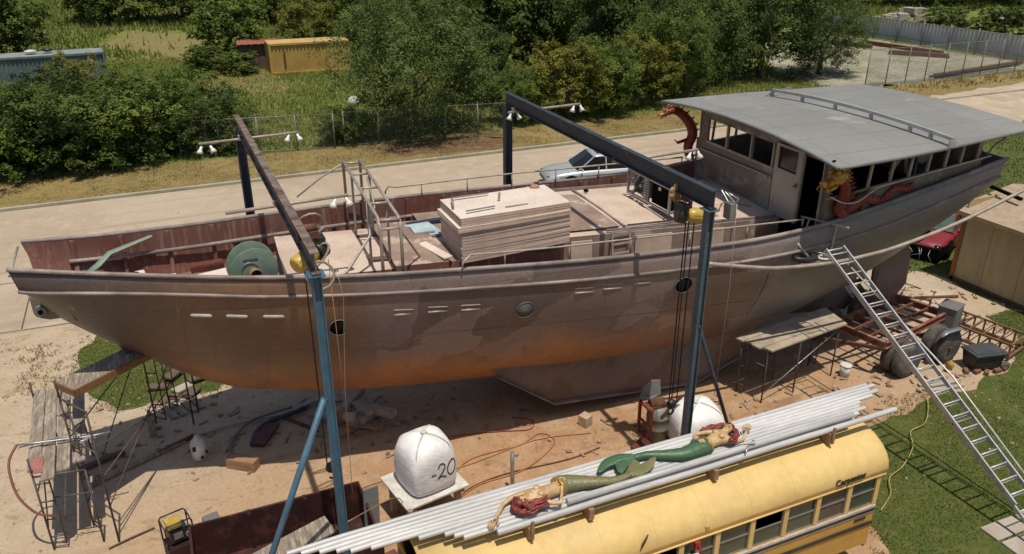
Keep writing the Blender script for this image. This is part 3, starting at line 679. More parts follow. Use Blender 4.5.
class BB(MB):
    def __init__(s): super().__init__(L)
    def b(s, name, mat_, parent=boat, **k): return s.build(name, mat_, parent, world=False, **k)

def hull_mat():
    m, nt, b = ntree('hull_primer'); v = coords(nt); tc = nt.nodes['Texture Coordinate']
    sep = N(nt, 'ShaderNodeSeparateXYZ'); nt.links.new(tc.outputs['Object'], sep.inputs[0])
    def step(src, a, c): 
        mr = N(nt, 'ShaderNodeMapRange'); nt.links.new(src, mr.inputs[0]); mr.inputs[1].default_value = a; mr.inputs[2].default_value = c; return mr.outputs[0]
    def cells(sx, sz, seed, tw=.35):
        mp = N(nt, 'ShaderNodeMapping'); mp.inputs['Scale'].default_value = (sx, .01, sz); mp.inputs['Location'].default_value = (seed, 0, seed)
        nz = N(nt, 'ShaderNodeTexNoise', Scale=.9, Detail=4.0); nt.links.new(tc.outputs['Object'], nz.inputs['Vector'])
        ad = N(nt, 'ShaderNodeVectorMath', operation='MULTIPLY_ADD'); nt.links.new(nz.outputs['Color'], ad.inputs[0]); ad.inputs[1].default_value = (tw * 3,) * 3; nt.links.new(tc.outputs['Object'], ad.inputs[2])
        nt.links.new(ad.outputs[0], mp.inputs['Vector'])
        vo = N(nt, 'ShaderNodeTexVoronoi', Scale=1.0, distance='CHEBYCHEV', feature='F1'); nt.links.new(mp.outputs[0], vo.inputs['Vector'])
        s3 = N(nt, 'ShaderNodeSeparateColor'); nt.links.new(vo.outputs['Color'], s3.inputs[0]); return s3.outputs[0], s3.outputs[1]
    r1, r2 = cells(.42, .8, 3); r3, r4 = cells(.9, 1.5, 11)
    col = mix(nt, step(r1, .45, .5), (.185, .125, .105), (.235, .175, .16))
    col = mix(nt, step(r2, .70, .72), col, (.160, .118, .108))
    col = mix(nt, step(r3, .80, .82), col, (.27, .205, .185))
    fr_ = step(sep.outputs['X'], 6.6, 5.8)
    col = mix(nt, fr_, col, mix(nt, ramp(nt, noise(nt, v, .45, 4), .4, .6), (.215, .13, .078), (.15, .10, .07)))
    big = noise(nt, v, .5, 6, .6)
    # bare rusty-orange bottom between the bow and the keel
    hz = N(nt, 'ShaderNodeMath', operation='MULTIPLY_ADD'); nt.links.new(big, hz.inputs[0]); hz.inputs[1].default_value = 3.2; nt.links.new(sep.outputs['Z'], hz.inputs[2])
    low = N(nt, 'ShaderNodeMath', operation='SUBTRACT'); low.inputs[0].default_value = 1; nt.links.new(step(hz.outputs[0], 3.5, 4.6), low.inputs[1])
    ux = step(sep.outputs['X'], 15.0, 12.5)
    f = N(nt, 'ShaderNodeMath', operation='MULTIPLY'); nt.links.new(low.outputs[0], f.inputs[0]); nt.links.new(ux, f.inputs[1])
    col = mix(nt, f.outputs[0], col, mix(nt, ramp(nt, noise(nt, v, .8, 5), .4, .6), (.46, .205, .085), (.33, .165, .085)))
    top = step(sep.outputs['Z'], 4.55, 4.95)
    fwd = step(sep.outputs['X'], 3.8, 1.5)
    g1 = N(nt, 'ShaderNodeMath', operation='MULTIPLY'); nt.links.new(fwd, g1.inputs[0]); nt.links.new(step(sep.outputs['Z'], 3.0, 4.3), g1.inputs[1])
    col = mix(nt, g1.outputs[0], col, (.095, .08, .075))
    aft = step(sep.outputs['X'], 15.5, 17.5)
    col = mix(nt, aft, col, mix(nt, ramp(nt, noise(nt, v, .5, 5), .42, .58), (.185, .185, .195), (.215, .19, .175)))
    br = N(nt, 'ShaderNodeTexBrick'); br.inputs['Scale'].default_value = 1.0; br.inputs['Mortar Size'].default_value = .006; br.inputs['Brick Width'].default_value = 2.9; br.inputs['Row Height'].default_value = 1.15
    br.inputs['Color1'].default_value = (1.04, 1.03, 1.03, 1); br.inputs['Color2'].default_value = (.92, .93, .94, 1); br.inputs['Mortar'].default_value = (.62, .56, .54, 1)
    sw = N(nt, 'ShaderNodeCombineXYZ'); nt.links.new(sep.outputs['X'], sw.inputs[0]); nt.links.new(sep.outputs['Z'], sw.inputs[1]); nt.links.new(sw.outputs[0], br.inputs['Vector'])
    col = mix(nt, 1.0, col, br.outputs['Color'], 'MULTIPLY')
    st = noise(nt, coords(nt, (2.2, 2.2, .35)), 1.6, 8, .7)
    rs = noise(nt, coords(nt, (5, 5, .25)), 1.3, 6, .7)
    col = mix(nt, ramp(nt, rs, .66, .8), col, (.19, .10, .065))
    col = mix(nt, ramp(nt, st, .62, .85), col, (.31, .26, .24), 'MIX')
    col = mix(nt, 1.0, col, ramp(nt, noise(nt, v, 9, 6, .7), .3, .7, (.86, .86, .86), (1.12, 1.12, 1.12)), 'MULTIPLY')
    nt.links.new(col, b.inputs['Base Color']); b.inputs['Roughness'].default_value = .42; b.inputs['Metallic'].default_value = .1
    bump(nt, b, mix(nt, .7, noise(nt, v, 1.1, 3), noise(nt, v, 30, 3)), .35, .03); return m
M['hull'] = hull_mat()
M['keel'] = mat('keel_primer', (.15, .095, .078), (.19, .135, .115), .7, lo=.45, hi=.52, rough=.55, c3=(.10, .115, .13), s3=.45, lo3=.55, hi3=.6)
M['hull_blue'] = mat('grey_blue_strake', (.17, .18, .19), (.145, .14, .135), .8, rough=.55)
def lining():
    m, nt, b = ntree('bulwark_lining'); v = coords(nt)
    st = noise(nt, coords(nt, (7, 7, .7)), 1.2, 6, .7)
    col = mix(nt, ramp(nt, noise(nt, v, .7), .4, .6), (.15, .052, .038), (.19, .085, .065))
    col = mix(nt, ramp(nt, st, .52, .72), col, (.30, .21, .17))
    nt.links.new(col, b.inputs['Base Color']); b.inputs['Roughness'].default_value = .75; bump(nt, b, st, .2, .01); return m
M['lining'] = lining()
M['rail'] = mat('rail_tube', (.24, .20, .185), (.16, .13, .12), 1.5, rough=.55, c3=(.33, .28, .26), s3=.6)
M['tube'] = mat('bare_steel_tube', (.42, .37, .32), (.33, .28, .24), 4, rough=.5, metal=.25)

# stations: u_top, u_bottom, rail half width, rail z, rub half width, rub z, centre z, exponents
ST = [(-.12, .22, .72, 5.20, .66, 5.0, 4.25, 1.05, 1.05), (.3, .52, 1.0, 5.20, .93, 4.93, 3.75, 1.15, 1.1), (1.25, 1.5, 1.36, 5.19, 1.27, 4.9, 2.97, 1.4, 1.2),
      (2.4, 2.6, 1.72, 5.18, 1.68, 4.88, 2.18, 1.7, 1.4), (3.5, 3.6, 2.0, 5.17, 2.0, 4.86, 1.62, 2.0, 1.6), (4.7, 4.7, 2.24, 5.16, 2.28, 4.84, 1.36, 2.2, 1.8), (6.5, 6.5, 2.5, 5.15, 2.6, 4.82, 1.18, 2.35, 2.0),
      (8.5, 8.5, 2.7, 5.15, 2.82, 4.80, 1.10, 2.4, 2.05), (11, 11, 2.78, 5.13, 2.92, 4.77, 1.10, 2.4, 2.05), (13.3, 13.3, 2.78, 5.12, 2.92, 4.75, 1.12, 2.3, 2.0), (15, 15, 2.72, 5.13, 2.85, 4.75, 1.25, 2.1, 1.9),
      (16.6, 16.6, 2.62, 5.22, 2.74, 4.8, 1.55, 1.9, 1.75), (18, 18, 2.56, 5.52, 2.66, 4.98, 2.1, 1.75, 1.6), (19.3, 19.3, 2.5, 5.84, 2.58, 5.2, 2.7, 1.65, 1.5), (20.5, 20.5, 2.42, 6.08, 2.48, 5.52, 3.35, 1.6, 1.4), (21.6, 21.3, 2.32, 6.30, 2.34, 5.80, 4.1, 1.6, 1.3), (22.3, 21.6, 2.24, 6.42, 2.2, 5.92, 4.75, 1.7, 1.2)]
_rail = [(-.05, .80, 5.27), (.4, .88, 5.23), (.75, .96, 5.2), (1.64, 1.14, 5.14), (3.5, 1.6, 5.06), (5.75, 2.15, 5.02), (7.6, 2.39, 5.04), (9.2, 2.54, 5.04), (10.4, 2.63, 5.04), (12.7, 2.68, 5.05), (14.6, 2.72, 5.13), (15.95, 2.72, 5.24), (17, 2.66, 5.42), (18.2, 2.6, 5.68), (19.3, 2.54, 5.93), (20.4, 2.47, 6.18), (21.35, 2.4, 6.42)]
_rub = [(.0, .84, 4.82), (.29, .90, 4.77), (1.2, 1.12, 4.76), (2.5, 1.40, 4.72), (5.3, 2.10, 4.63), (7.6, 2.44, 4.64), (10.45, 2.68, 4.62), (13.4, 2.75, 4.65), (14.5, 2.77, 4.66), (16.6, 2.74, 4.88), (18.45, 2.62, 5.18), (20.8, 2.43, 5.84), (21.3, 2.36, 5.98)]
_ub = (.22, .52, 1.5, 2.6, 3.6, 4.7, 6.5, 8.5, 11, 13.3, 15, 16.6, 18, 19.2, 20.1, 20.8, 21.15)
_ut = (-.05, .35, 1.3, 2.45, 3.5, 4.7, 6.5, 8.5, 11, 13.3, 15, 16.6, 18, 19.3, 20.3, 21.0, 21.4)
_zk = (4.22, 3.75, 2.97, 2.18, 1.66, 1.42, 1.20, 1.12, 1.10, 1.15, 1.30, 1.60, 2.15, 2.8, 3.5, 4.1, 4.75)
_ex = (1.05, 1.1, 1.2, 1.35, 1.5, 1.6, 1.65, 1.65, 1.65, 1.65, 1.62, 1.6, 1.6, 1.6, 1.6, 1.6, 1.6)
ST = []
for _i in range(17):
    a = [_ut[_i]] ; r_ = [interp(_ut[_i], [q[0] for q in _rail], [q[k] for q in _rail]) for k in (1, 2)]; s_ = [interp(_ut[_i], [q[0] for q in _rub], [q[k] for q in _rub]) for k in (1, 2)]
    ST.append((_ut[_i], _ub[_i], r_[0], r_[1], s_[0], s_[1], _zk[_i], _ex[_i], _ex[_i]))
# resample smoothly
def st_at(t):
    i = min(int(t), len(ST) - 2); f = t - i
    p0 = ST[max(i - 1, 0)]; p1 = ST[i]; p2 = ST[i + 1]; p3 = ST[min(i + 2, len(ST) - 1)]
    out = []
    for a, b_, c, d in zip(p0, p1, p2, p3):
        out.append(.5 * ((2 * b_) + (-a + c) * f + (2 * a - 5 * b_ + 4 * c - d) * f * f + (-a + 3 * b_ - 3 * c + d) * f ** 3))
    return out
STS = [st_at(i / 4) for i in range((len(ST) - 1) * 4 + 1)]
UU = [s[0] for s in STS]
def rail_at(u): return interp(u, UU, [s[2] for s in STS]), interp(u, UU, [s[3] for s in STS])
def rub_at(u): return interp(u, UU, [s[4] for s in STS]), interp(u, UU, [s[5] for s in STS])
def hull_v(u, z):
    """half width of the outer skin at height z below the rub rail"""
    hb, zb = rub_at(u); zk = interp(u, UU, [s[6] for s in STS]); p = interp(u, UU, [s[7] for s in STS]); q = interp(u, UU, [s[8] for s in STS])
    y = min(1, max(0, (zb - z) / (zb - zk))); return hb * max(0, 1 - y ** q) ** (1 / p)
b = BB(); rings = []
NS = 22
for s in STS:
    ut, ub, hr, zr, hb, zb, zk, p, q = s
    half = [(hr, zr), (lerp(hr, hb, .5), lerp(zr, zb, .5)), (hb, zb)]
    for k in range(1, NS + 1):
        a = PI / 2 * k / NS
        half.append((hb * max(0, math.cos(a)) ** (2 / p), zb - (zb - zk) * math.sin(a) ** (2 / q)))
    ring = []
    for v, z in half: ring.append((lerp(ut, ub, (zr - z) / (zr - zk)), -v, z))
    for v, z in half[::-1][1:]: ring.append((lerp(ut, ub, (zr - z) / (zr - zk)), v, z))
    rings.append(ring)
b.loft(rings, closed=False, cap=False)
# transom
n = len(rings[-1]); base = (len(rings) - 1) * n
b.F.append([base + i for i in range(n)]); b.S.append(False); b.M.append(0)
hull = b.b('hull', M['hull'], recalc=True)
so_ = hull.modifiers.new('solid', 'SOLIDIFY'); so_.thickness = .012; so_.offset = -1
# inner lining of the bulwarks and frames
b = BB()
for sg in (-1, 1):
    rr_ = []
    for s in STS:
        ut, ub, hr, zr, hb, zb, zk, p, q = s
        ring = []
        for z in (zr - .02, zr - .3, zr - .7, zr - 1.1, zr - 1.5):
            z = max(z, zk + .05)
            v = hr if z > zb else hb * max(0, 1 - ((zb - z) / (zb - zk)) ** q) ** (1 / p)
            ring.append((lerp(ut, ub, (zr - z) / (zr - zk)), sg * max(.0, v - .05), z))
        if s[0] < 16.62: rr_.append(ring)
    b.loft(rr_, closed=False, cap=False)
b.b('bulwark_lining', M['lining'], recalc=False)
for u in [.9 + .95 * i for i in range(16)]:
    for sg in (-1, 1):
        b = BB(); hr, zr = rail_at(u); pts = []
        for dz in (.03, .5, .9, 1.3):
            z = zr - dz; v = min(hr, hull_v(u, z) if z < rub_at(u)[1] else hr) - .10
            if v > .1: pts.append((u, sg * v, z))
        if len(pts) > 2:
            for a, c in zip(pts, pts[1:]): b.bar(a, c, .06, .09, up=(1, 0, 0))
            b.b('frame_rib', M['lining'])
# hold floor, seen between the deck blocks
b = BB(); rr_ = []
for s in STS[6:60]:
    u = s[0]
    if 1.0 < u < 16.7:
        w = max(.1, hull_v(u, 4.0) - .06); rr_.append([(u, -w, 4.0), (u, 0, 4.02), (u, w, 4.0)])
b.loft(rr_, closed=False, cap=False, smooth=False); b.b('deck', mat('dusty_deck', (.24, .15, .115), (.17, .075, .055), 1.0, rough=.9, c3=(.36, .27, .21), s3=1.4), recalc=False)
# rail caps, rub rails
for sg in (-1, 1):
    b = BB(); b.tube([(u, sg * rail_at(u)[0], rail_at(u)[1]) for u in UU], .05, 8); b.b('rail_cap', M['rail'])
    b = BB(); b.tube([(s[0] + (s[1] - s[0]) * .2, sg * (s[4] + .015), s[5]) for s in STS[1:]], .038, 8); b.b('rub_rail', M['rail'])
    b = BB(); b.tube([(u, sg * (rail_at(u)[0] - .16), rail_at(u)[1] - .48) for u in UU if .6 < u < 16.4], .05, 8); b.b('inner_rail', M['rail'])
# open bow: post and towing eye
b = BB(); b.cyl((-.1, .66, 5.2), (-.14, -.42, 4.98), .025); b.b('bow_rod', M['tube'])
b = BB(); b.poly([(.02, -.05, 4.32), (.35, -.05, 4.2), (.75, -.05, 4.02), (.6, -.05, 3.8), (.3, -.05, 3.78), (.12, -.05, 3.84), (.02, -.05, 4.0)], (0, .1, 0)); b.cyl((.17, -.12, 4.0), (.17, .12, 4.0), .13, n=16); b.b('towing_eye', M['steel_grey'])
b = BB(); b.cyl((.17, -.125, 4.0), (.17, .125, 4.0), .055, n=14); b.b('eye_hole', M['void'])
# twin bilge keels the boat stands on
KP = [(9.35, 1.75), (9.45, 1.62), (10.95, .50), (15.2, .10), (16.55, .60), (17.1, 1.5)]
for sg in (-1, 1):
    b = MB(); rings = []
    for (u, z) in KP:
        w = .11; rings.append([(u, sg * 1.36 - w, z), (u, sg * 1.34 - w, 2.3), (u, sg * 1.34 + w, 2.3), (u, sg * 1.36 + w, z)])
    b.loft(rings, True, True, False); kl = b.build('keel', M['keel'], boat, world=False)
    b = MB()
    for a, c in zip(KP[1:5], KP[2:5]):
        b.hexa([(a[0], sg * 1.36 - .21, a[1] - .03), (c[0], sg * 1.36 - .21, c[1] - .03), (c[0], sg * 1.36 + .21, c[1] - .03), (a[0], sg * 1.36 + .21, a[1] - .03), (a[0], sg * 1.36 - .21, a[1]), (c[0], sg * 1.36 - .21, c[1]), (c[0], sg * 1.36 + .21, c[1]), (a[0], sg * 1.36 + .21, a[1])])
    b.build('keel_shoe', M['rail'], kl, world=False)
# skeg, rudder, propeller
b = BB(); b.poly([(16.6, -.06, 2.2), (16.9, -.06, 1.75), (19.9, -.06, 1.62), (20.1, -.06, 1.9), (19.75, -.06, 2.3), (19.8, -.06, 2.75), (20.2, -.06, 3.1), (20.6, -.06, 3.6), (18.8, -.06, 3.0), (17.4, -.06, 2.5)], (0, .12, 0)); b.b('skeg', M['keel'])
b = BB(); b.poly([(20.75, -.05, 3.6), (20.62, -.05, 2.7), (20.68, -.05, 1.7), (21.35, -.05, 1.62), (21.75, -.05, 2.2), (21.7, -.05, 3.0), (21.4, -.05, 3.9)], (0, .1, 0)); b.cyl((20.7, 0, 1.6), (20.85, 0, 4.2), .07); b.b('rudder', M['keel'], bevel=.02)
b = BB(); b.cyl((19.6, 0, 2.4), (20.3, 0, 2.4), .07)
for k in range(3):
    a = k * 2 * PI / 3; d = V3(0, math.cos(a), math.sin(a)); s = V3(0, -math.sin(a), math.cos(a)); c = V3(20.2, 0, 2.4)
    b.poly([c + d * .06 - s * .05, c + d * .3 - s * .14 + V3(.06, 0, 0), c + d * .44, c + d * .3 + s * .14 - V3(.06, 0, 0), c + d * .06 + s * .05], (.02, 0, 0))
b.b('propeller', mat('bronze', (.40, .28, .12), rough=.35, metal=.7))
b = BB(); b.poly([(19.45, -.75, 4.25), (19.7, -.75, 4.2), (19.95, -.75, 4.6), (19.8, -.75, 4.65)], (0, .0, .0) if 0 else (0, .02, 0)) if 0 else b.ell((19.9, -hull_v(19.9, 4.5) + .02, 4.5), (.24, .05, .1), rot=Matrix.Rotation(R(-38), 3, 'Y'), nu=16, nv=8); b.b('exhaust_port', M['void'])
M['slot'] = mat('dusty_white_slot', (.40, .385, .36), (.32, .30, .28), 4, rough=.6)
# portholes and slot vents on both sides
PZ = (3.85, 4.0, 4.25)
SL = ((3.38, 4.19), (4.06, 4.18), (4.76, 4.17), (7.28, 4.21), (7.96, 4.23), (8.63, 4.22), (11.0, 4.42), (11.61, 4.45), (12.27, 4.51))
for sg in (-1, 1):
    for u, z in ((6.0, PZ[0]), (9.77, PZ[1]), (13.25, PZ[2])):
        vv = hull_v(u, z); dv = (hull_v(u, z + .1) - hull_v(u, z - .1)) / .2
        rot = Matrix.Rotation(math.atan(dv) * (1 if sg < 0 else -1), 3, 'X')
        b = BB(); b.lathe((u, sg * (vv - .03), z), [(.0, 0), (.19, 0), (.19, .044 * sg), (0, .046 * sg)], 24, axis='Y', rot=rot)
        ph = b.b('porthole', M['void'] if u != 9.77 else mat('porthole_blank', (.085, .075, .075), rough=.6))
        b = BB(); ring = [(u + .20 * math.cos(a), sg * (vv + .012 + dv * math.sin(a) * .2), z + .2 * math.sin(a)) for a in [k * PI / 12 for k in range(24)]]
        b.tube(ring, .009, 6, closed=True); rg = b.b('porthole_rim', M['hull_blue'], parent=ph)
    for i, (u, z) in enumerate(SL):
        vv = hull_v(u, z)
        b = BB(); b.tube([(u - .21, sg * (hull_v(u - .21, z) - .01), z + .01), (u - .17, sg * (hull_v(u - .17, z) - .01), z + .01), (u + .17, sg * (hull_v(u + .17, z) - .01), z), (u + .21, sg * (hull_v(u + .21, z) - .01), z)], [.02, .042, .042, .02] if i < 3 else [.012, .02, .02, .012], 10)
        if i > 2: b.cyl((u - .2, sg * (vv - .02), z - .10), (u + .2, sg * (vv - .02), z - .11), .022, n=8)
        b.b('slot_vent', M['slot'] if i < 3 else M['tube'])
# weld seams
for z in (3.6,):
    b = BB(); b.tube([(u, -hull_v(u, 3.55) - .002, 3.55) for u in UU if 7 < u < 15.5], .006, 5); b.b('weld_seam', M['hull'])
b = BB(); b.tube([(15.3, -hull_v(15.3, z) - .002, z) for z in (4.7, 4.2, 3.8, 3.4, 3.0)], .008, 5); b.b('weld_seam', M['void'])

# ---- deck blocks
M['sand_deck'] = mat('sand_covered_deck', (.56, .45, .37), (.47, .36, .29), 1.1, rough=.9, c3=(.20, .115, .085), s3=.9, lo3=.60, hi3=.66)
M['deck_brown'] = mat('brown_hatch', (.23, .155, .12), (.30, .22, .175), 1.3, rough=.85, c3=(.43, .35, .28), s3=1.1, lo3=.55, hi3=.6)
def block(name, u0, u1, v0, v1, z0, z1, camber=.06, mt=None, ms=None, parent=boat):
    b = BB(); n = 6
    rings = []
    for u in (u0, u1):
        ring = [(u, v0, z0)] + [(u, lerp(v0, v1, k / n), z1 + camber * math.sin(PI * k / n)) for k in range(n + 1)] + [(u, v1, z0)]
        rings.append(ring)
    vs = [p for r_ in rings for p in r_]; m = len(rings[0])
    b.add(vs, [(i, i + 1, m + i + 1, m + i) for i in range(1, m - 2)], False, 0)
    b.add(vs, [(0, 1, m + 1, m), (m - 2, m - 1, 2 * m - 1, 2 * m - 2), tuple(range(m))[::-1], tuple(range(m, 2 * m))], False, 1)
    return b.b(name, [mt or M['sand_deck'], ms or M['lining']], recalc=True)
fb = block('forward_trunk', 5.1, 8.45, -1.35, 1.25, 4.05, 4.72)
block('hatch_coaming', 7.35, 8.5, -1.42, 1.3, 4.05, 4.80, .06, M['deck_brown'])
tk = block('deck_house', 11.05, 16.58, -1.15, 2.1, 4.05, 4.98, .05, None, M['deck_brown'])
block('deck_house', 8.52, 11.04, -1.3, 2.0, 4.05, 4.74, .05, M['deck_brown'])
b = BB(); b.box((11.9, .3, 5.045), (1.45, 2.5, .02)); b.b('hatch_cover', M['deck_brown'], bevel=.01)
b = BB()
b.bar((12.75, -1.1, 5.03), (12.75, 2.0, 5.04), .05, .04); b.bar((12.2, -1.12, 5.05), (16.5, -1.12, 5.02), .04, .05); b.bar((12.8, -.95, 5.06), (14.3, -.9, 5.06), .03, .04)
b.bar((11.1, 2.08, 5.03), (16.4, 2.08, 5.03), .05, .06)
b.b('deck_trim', M['rail'])
for u in (13.0, 15.6): b = BB(); b.box((u, 1.7, 5.07), (.10, .08, .06)); b.b('cleat', M['void'])
# side panels of the deck house
for u, w, mm in ((11.6, .5, 'sand_deck'), (13.35, .9, 'sand_deck'), (14.85, .55, 'sand_deck'), (15.8, .95, 'deck_brown')):
    b = BB(); b.box((u, -1.175, 4.62), (w, .03, .5)); b.b('side_panel', M[mm])
b = BB(); b.box((11.35, -1.75, 4.32), (.75, .5, .32)); b.b('deck_locker', M['sand_deck'], bevel=.01)
b = BB(); b.box((10.3, -1.75, 4.30), (.95, .45, .28)); b.b('deck_locker', M['deck_brown'], bevel=.01)
b = BB(); b.ell((13.4, -1.75, 4.25), (.42, .2, .16)); b.b('sandbag', M['sand_deck'])
# near and far hand rails
def railing(side, v, u0, u1, z1, nposts, curl=True):
    b = BB(); pts = []
    if curl: pts += [(u0, v, 5.12), (u0 + .02, v, 5.22), (u0 + .1, v, 5.30)]
    for k in range(9):
        u = lerp(u0 + .22, u1, k / 8); pts.append((u, v if abs(v) < rail_at(u)[0] - .05 else (rail_at(u)[0] - .05) * side, lerp(5.33, z1, k / 8)))
    b.tube(pts, .022, 6)
    for k in range(nposts):
        u = lerp(u0 + .9, u1 - .02, k / (nposts - 1)); vv = (min(abs(v), rail_at(u)[0] - .05)) * side
        b.cyl((u, vv, rail_at(u)[1]), (u, vv, interp(u, [u0, u1], [5.33, z1])), .016, n=6)
    b.b('hand_rail', M['tube'])
railing(-1, -2.55, 8.45, 16.1, 5.45, 6); railing(1, 2.6, 8.0, 16.2, 5.5, 7)
# pipe frame arching over the fore deck
b = BB()
U0, U1 = 6.95, 7.35
topn = [(-2.2, 4.3), (-2.2, 5.95), (-2.1, 6.08), (-1.9, 6.15), (1.9, 6.2), (2.1, 6.1)]
for u in (U0, U1):
    b.tube([(u, v, z) for v, z in [(-2.2, 4.4), (-2.2, 5.95), (-2.14, 6.07), (-2.0, 6.13), (2.1, 6.18), (2.1, 4.7)]], .034, 8)
    b.cyl((u, .9, 4.72), (u, .9, 6.16), .028); b.cyl((u - .02, -1.05, 4.72), (u - .02, -1.05, 6.14), .028)
for v in (-2.16, -1.1, .0, 1.1, 2.1): b.cyl((U0, v, 6.12), (U1, v, 6.12), .028)
b.cyl((U0, 2.1, 5.3), (U1, 2.1, 5.3), .025); b.cyl((U0, -2.2, 5.95), (U1, -2.2, 5.95), .025)
b.tube([(7.0, -.9, 6.1), (6.9, -1.3, 5.5), (6.3, -1.8, 4.95), (5.7, -2.0, 4.75)], .03, 8)
b.tube([(7.3, .9, 6.1), (7.3, .3, 5.7), (7.3, -.2, 5.0), (7.3, -.4, 4.75)], .022, 6)
b.tube([(6.9, 2.1, 6.1), (6.4, 2.4, 5.7), (5.8, 2.3, 5.3)], .022, 6)
b.cyl((U1, -2.1, 5.9), (8.0, -1.0, 4.75), .022)
b.b('pipe_frame', M['tube'])
for v in (.6, -.9):
    b = BB(); b.box((7.15, v, 4.79), (.5, .12, .03)); b.b('foot_plate', M['wood_dark'])
# gusset box on far bulwark
b = BB(); b.box((4.9 - .9, 1.82, 4.55), (.7, .22, .04)); b.box((4.0, 1.9, 4.45), (.6, .05, .16)); b.b('bracket', M['maroon'])
# steering position aft of the gantry: tall tube gate, rope coil on the side ledge
b = BB(); b.cyl((16.35, -2.15, 5.36), (16.9, -3.0, 5.33), .025); b.cyl((16.45, -2.3, 5.36), (16.3, -2.3, 4.6), .02); b.cyl((16.75, -2.8, 5.34), (16.7, -2.8, 4.6), .02)
b.cyl((15.75, -2.55, 5.2), (16.15, -3.0, 4.56), .03); b.cyl((16.2, -2.55, 4.75), (16.55, -3.02, 4.72), .018)
b.b('gate_frame', M['tube'])
b = BB(); b.tube([(16.05 + .24 * math.cos(a), -2.84 + .12 * math.sin(a), 4.66) for a in [j * PI / 10 for j in range(20)]], .06, 8, closed=True); b.b('fender_ring', M['black'])
b = BB(); b.tube([(16.5 + .16 * math.cos(a), -2.9 + .11 * math.sin(a), 4.64) for a in [j * PI / 10 for j in range(20)]], .03, 8, closed=True); b.b('rope_coil', M['white'])
b = BB(); b.box((16.3, -2.86, 4.575), (.9, .28, .03)); b.b('side_step', M['keel'])

# ---------------------------------------------------------------- cabin
M['cab_wall'] = mat('cabin_wall_primer', (.18, .145, .11), (.15, .12, .09), .9, rough=.5, c3=(.29, .27, .235), s3=.8, metal=.1)
M['cab_frame'] = mat('cabin_window_frame', (.36, .33, .29), (.28, .25, .21), 3, rough=.45, metal=.2)
M['door_grey'] = mat('bare_door', (.40, .37, .32), (.34, .31, .27), 1.2, rough=.45, metal=.2)
def roofmat():
    m, nt, b = ntree('grey_roof_primer'); v = coords(nt)
    col = mix(nt, ramp(nt, noise(nt, v, .35, 5), .42, .6), (.225, .224, .208), (.26, .256, .24))
    st = noise(nt, coords(nt, (.55, .8, 1)), .9, 7, .6, .6)
    col = mix(nt, ramp(nt, st, .60, .66), col, (.34, .335, .31))
    s2 = noise(nt, coords(nt, (.25, 2.2, 1)), 1.2, 6, .65)
    col = mix(nt, ramp(nt, s2, .58, .72), col, (.19, .185, .17))
    # seams of the roof plates
    br = N(nt, 'ShaderNodeTexBrick'); br.inputs['Scale'].default_value = .26; br.offset = 0; br.inputs['Mortar Size'].default_value = .006; br.inputs['Color1'].default_value = (1, 1, 1, 1); br.inputs['Color2'].default_value = (.95, .95, .95, 1); br.inputs['Mortar'].default_value = (.80, .79, .77, 1)
    nt.links.new(v, br.inputs['Vector']); col = mix(nt, 1.0, col, br.outputs['Color'], 'MULTIPLY')
    col = mix(nt, 1.0, col, ramp(nt, noise(nt, v, 7, 6, .7), .3, .7, (.93, .93, .93), (1.06, 1.06, 1.06)), 'MULTIPLY')
    nt.links.new(col, b.inputs['Base Color']); b.inputs['Roughness'].default_value = .5; bump(nt, b, noise(nt, v, 1.0, 3), .2, .03); return m
M['roof'] = roofmat()
def sill(u): return interp(u, [16.6, 17.35, 20.8, 22], [5.88, 5.98, 6.46, 6.62])
def eave(u): return interp(u, [16.6, 18.7, 20.7, 22], [6.66, 6.78, 7.02, 7.15])
def base(u): return rail_at(u)[1] + .0
def cv(u): return interp(u, [16.6, 21.2], [2.55, 2.3])
UA = 20.75
cabin = BB()
# side walls below the sills
for sg in (-1, 1):
    us = [16.6, 17.2, 18, 19, 20, UA]
    vs = []
    for u in us:
        for dv in (0, -.06): vs += [(u, sg * (cv(u) + dv), base(u) - .25), (u, sg * (cv(u) + dv), sill(u))]
    fs = []
    for i in range(len(us) - 1):
        a = 4 * i; c = a + 4
        fs += [(a, c, c + 1, a + 1), (a + 2, a + 3, c + 3, c + 2), (a + 1, c + 1, c + 3, a + 3)]
    fs += [(0, 1, 3, 2)]
    cabin.add(vs, fs)
    cabin.bar((16.6, sg * (cv(16.6) - .03), eave(16.6) - .05), (18.7, sg * (cv(18.7) - .03), eave(18.7) - .05), .05, .14)
    cabin.bar((18.7, sg * (cv(18.7) - .03), eave(18.7) - .05), (UA, sg * (cv(UA) - .03), eave(UA) - .05), .05, .14)
# front wall below windows, header, corner posts
F = 16.6
cabin.box((F + .03, 1.0, (4.7 + 6.03) / 2), (.06, 3.3, 6.03 - 4.7)); cabin.box((F + .03, -2.47, 5.4), (.055, .16, 2.7))
cabin.box((F + .03, 0, 6.72), (.06, 5.1, .16)); cabin.box((F + .03, 2.35, 6.35), (.058, .4, .66))
cab = cabin.b('cabin_wall', M['cab_wall'], recalc=True)
b = BB(); b.box((UA, 0, 6.0), (.05, 4.5, 1.0)); b.box((UA, -1.9, 6.6), (.05, .7, 1)); b.box((UA, 1.9, 6.6), (.05, .7, 1)); b.b('aft_bulkhead', M['cab_wall'])
b = BB(); b.box((17.7, 0, 4.95), (2.1, 4.5, .04)); b.box((19.7, 0, 5.5), (1.9, 4.2, .04)); b.box((18.75, 0, 5.25), (.05, 4.2, .52)); b.b('cabin_floor', M['void'])
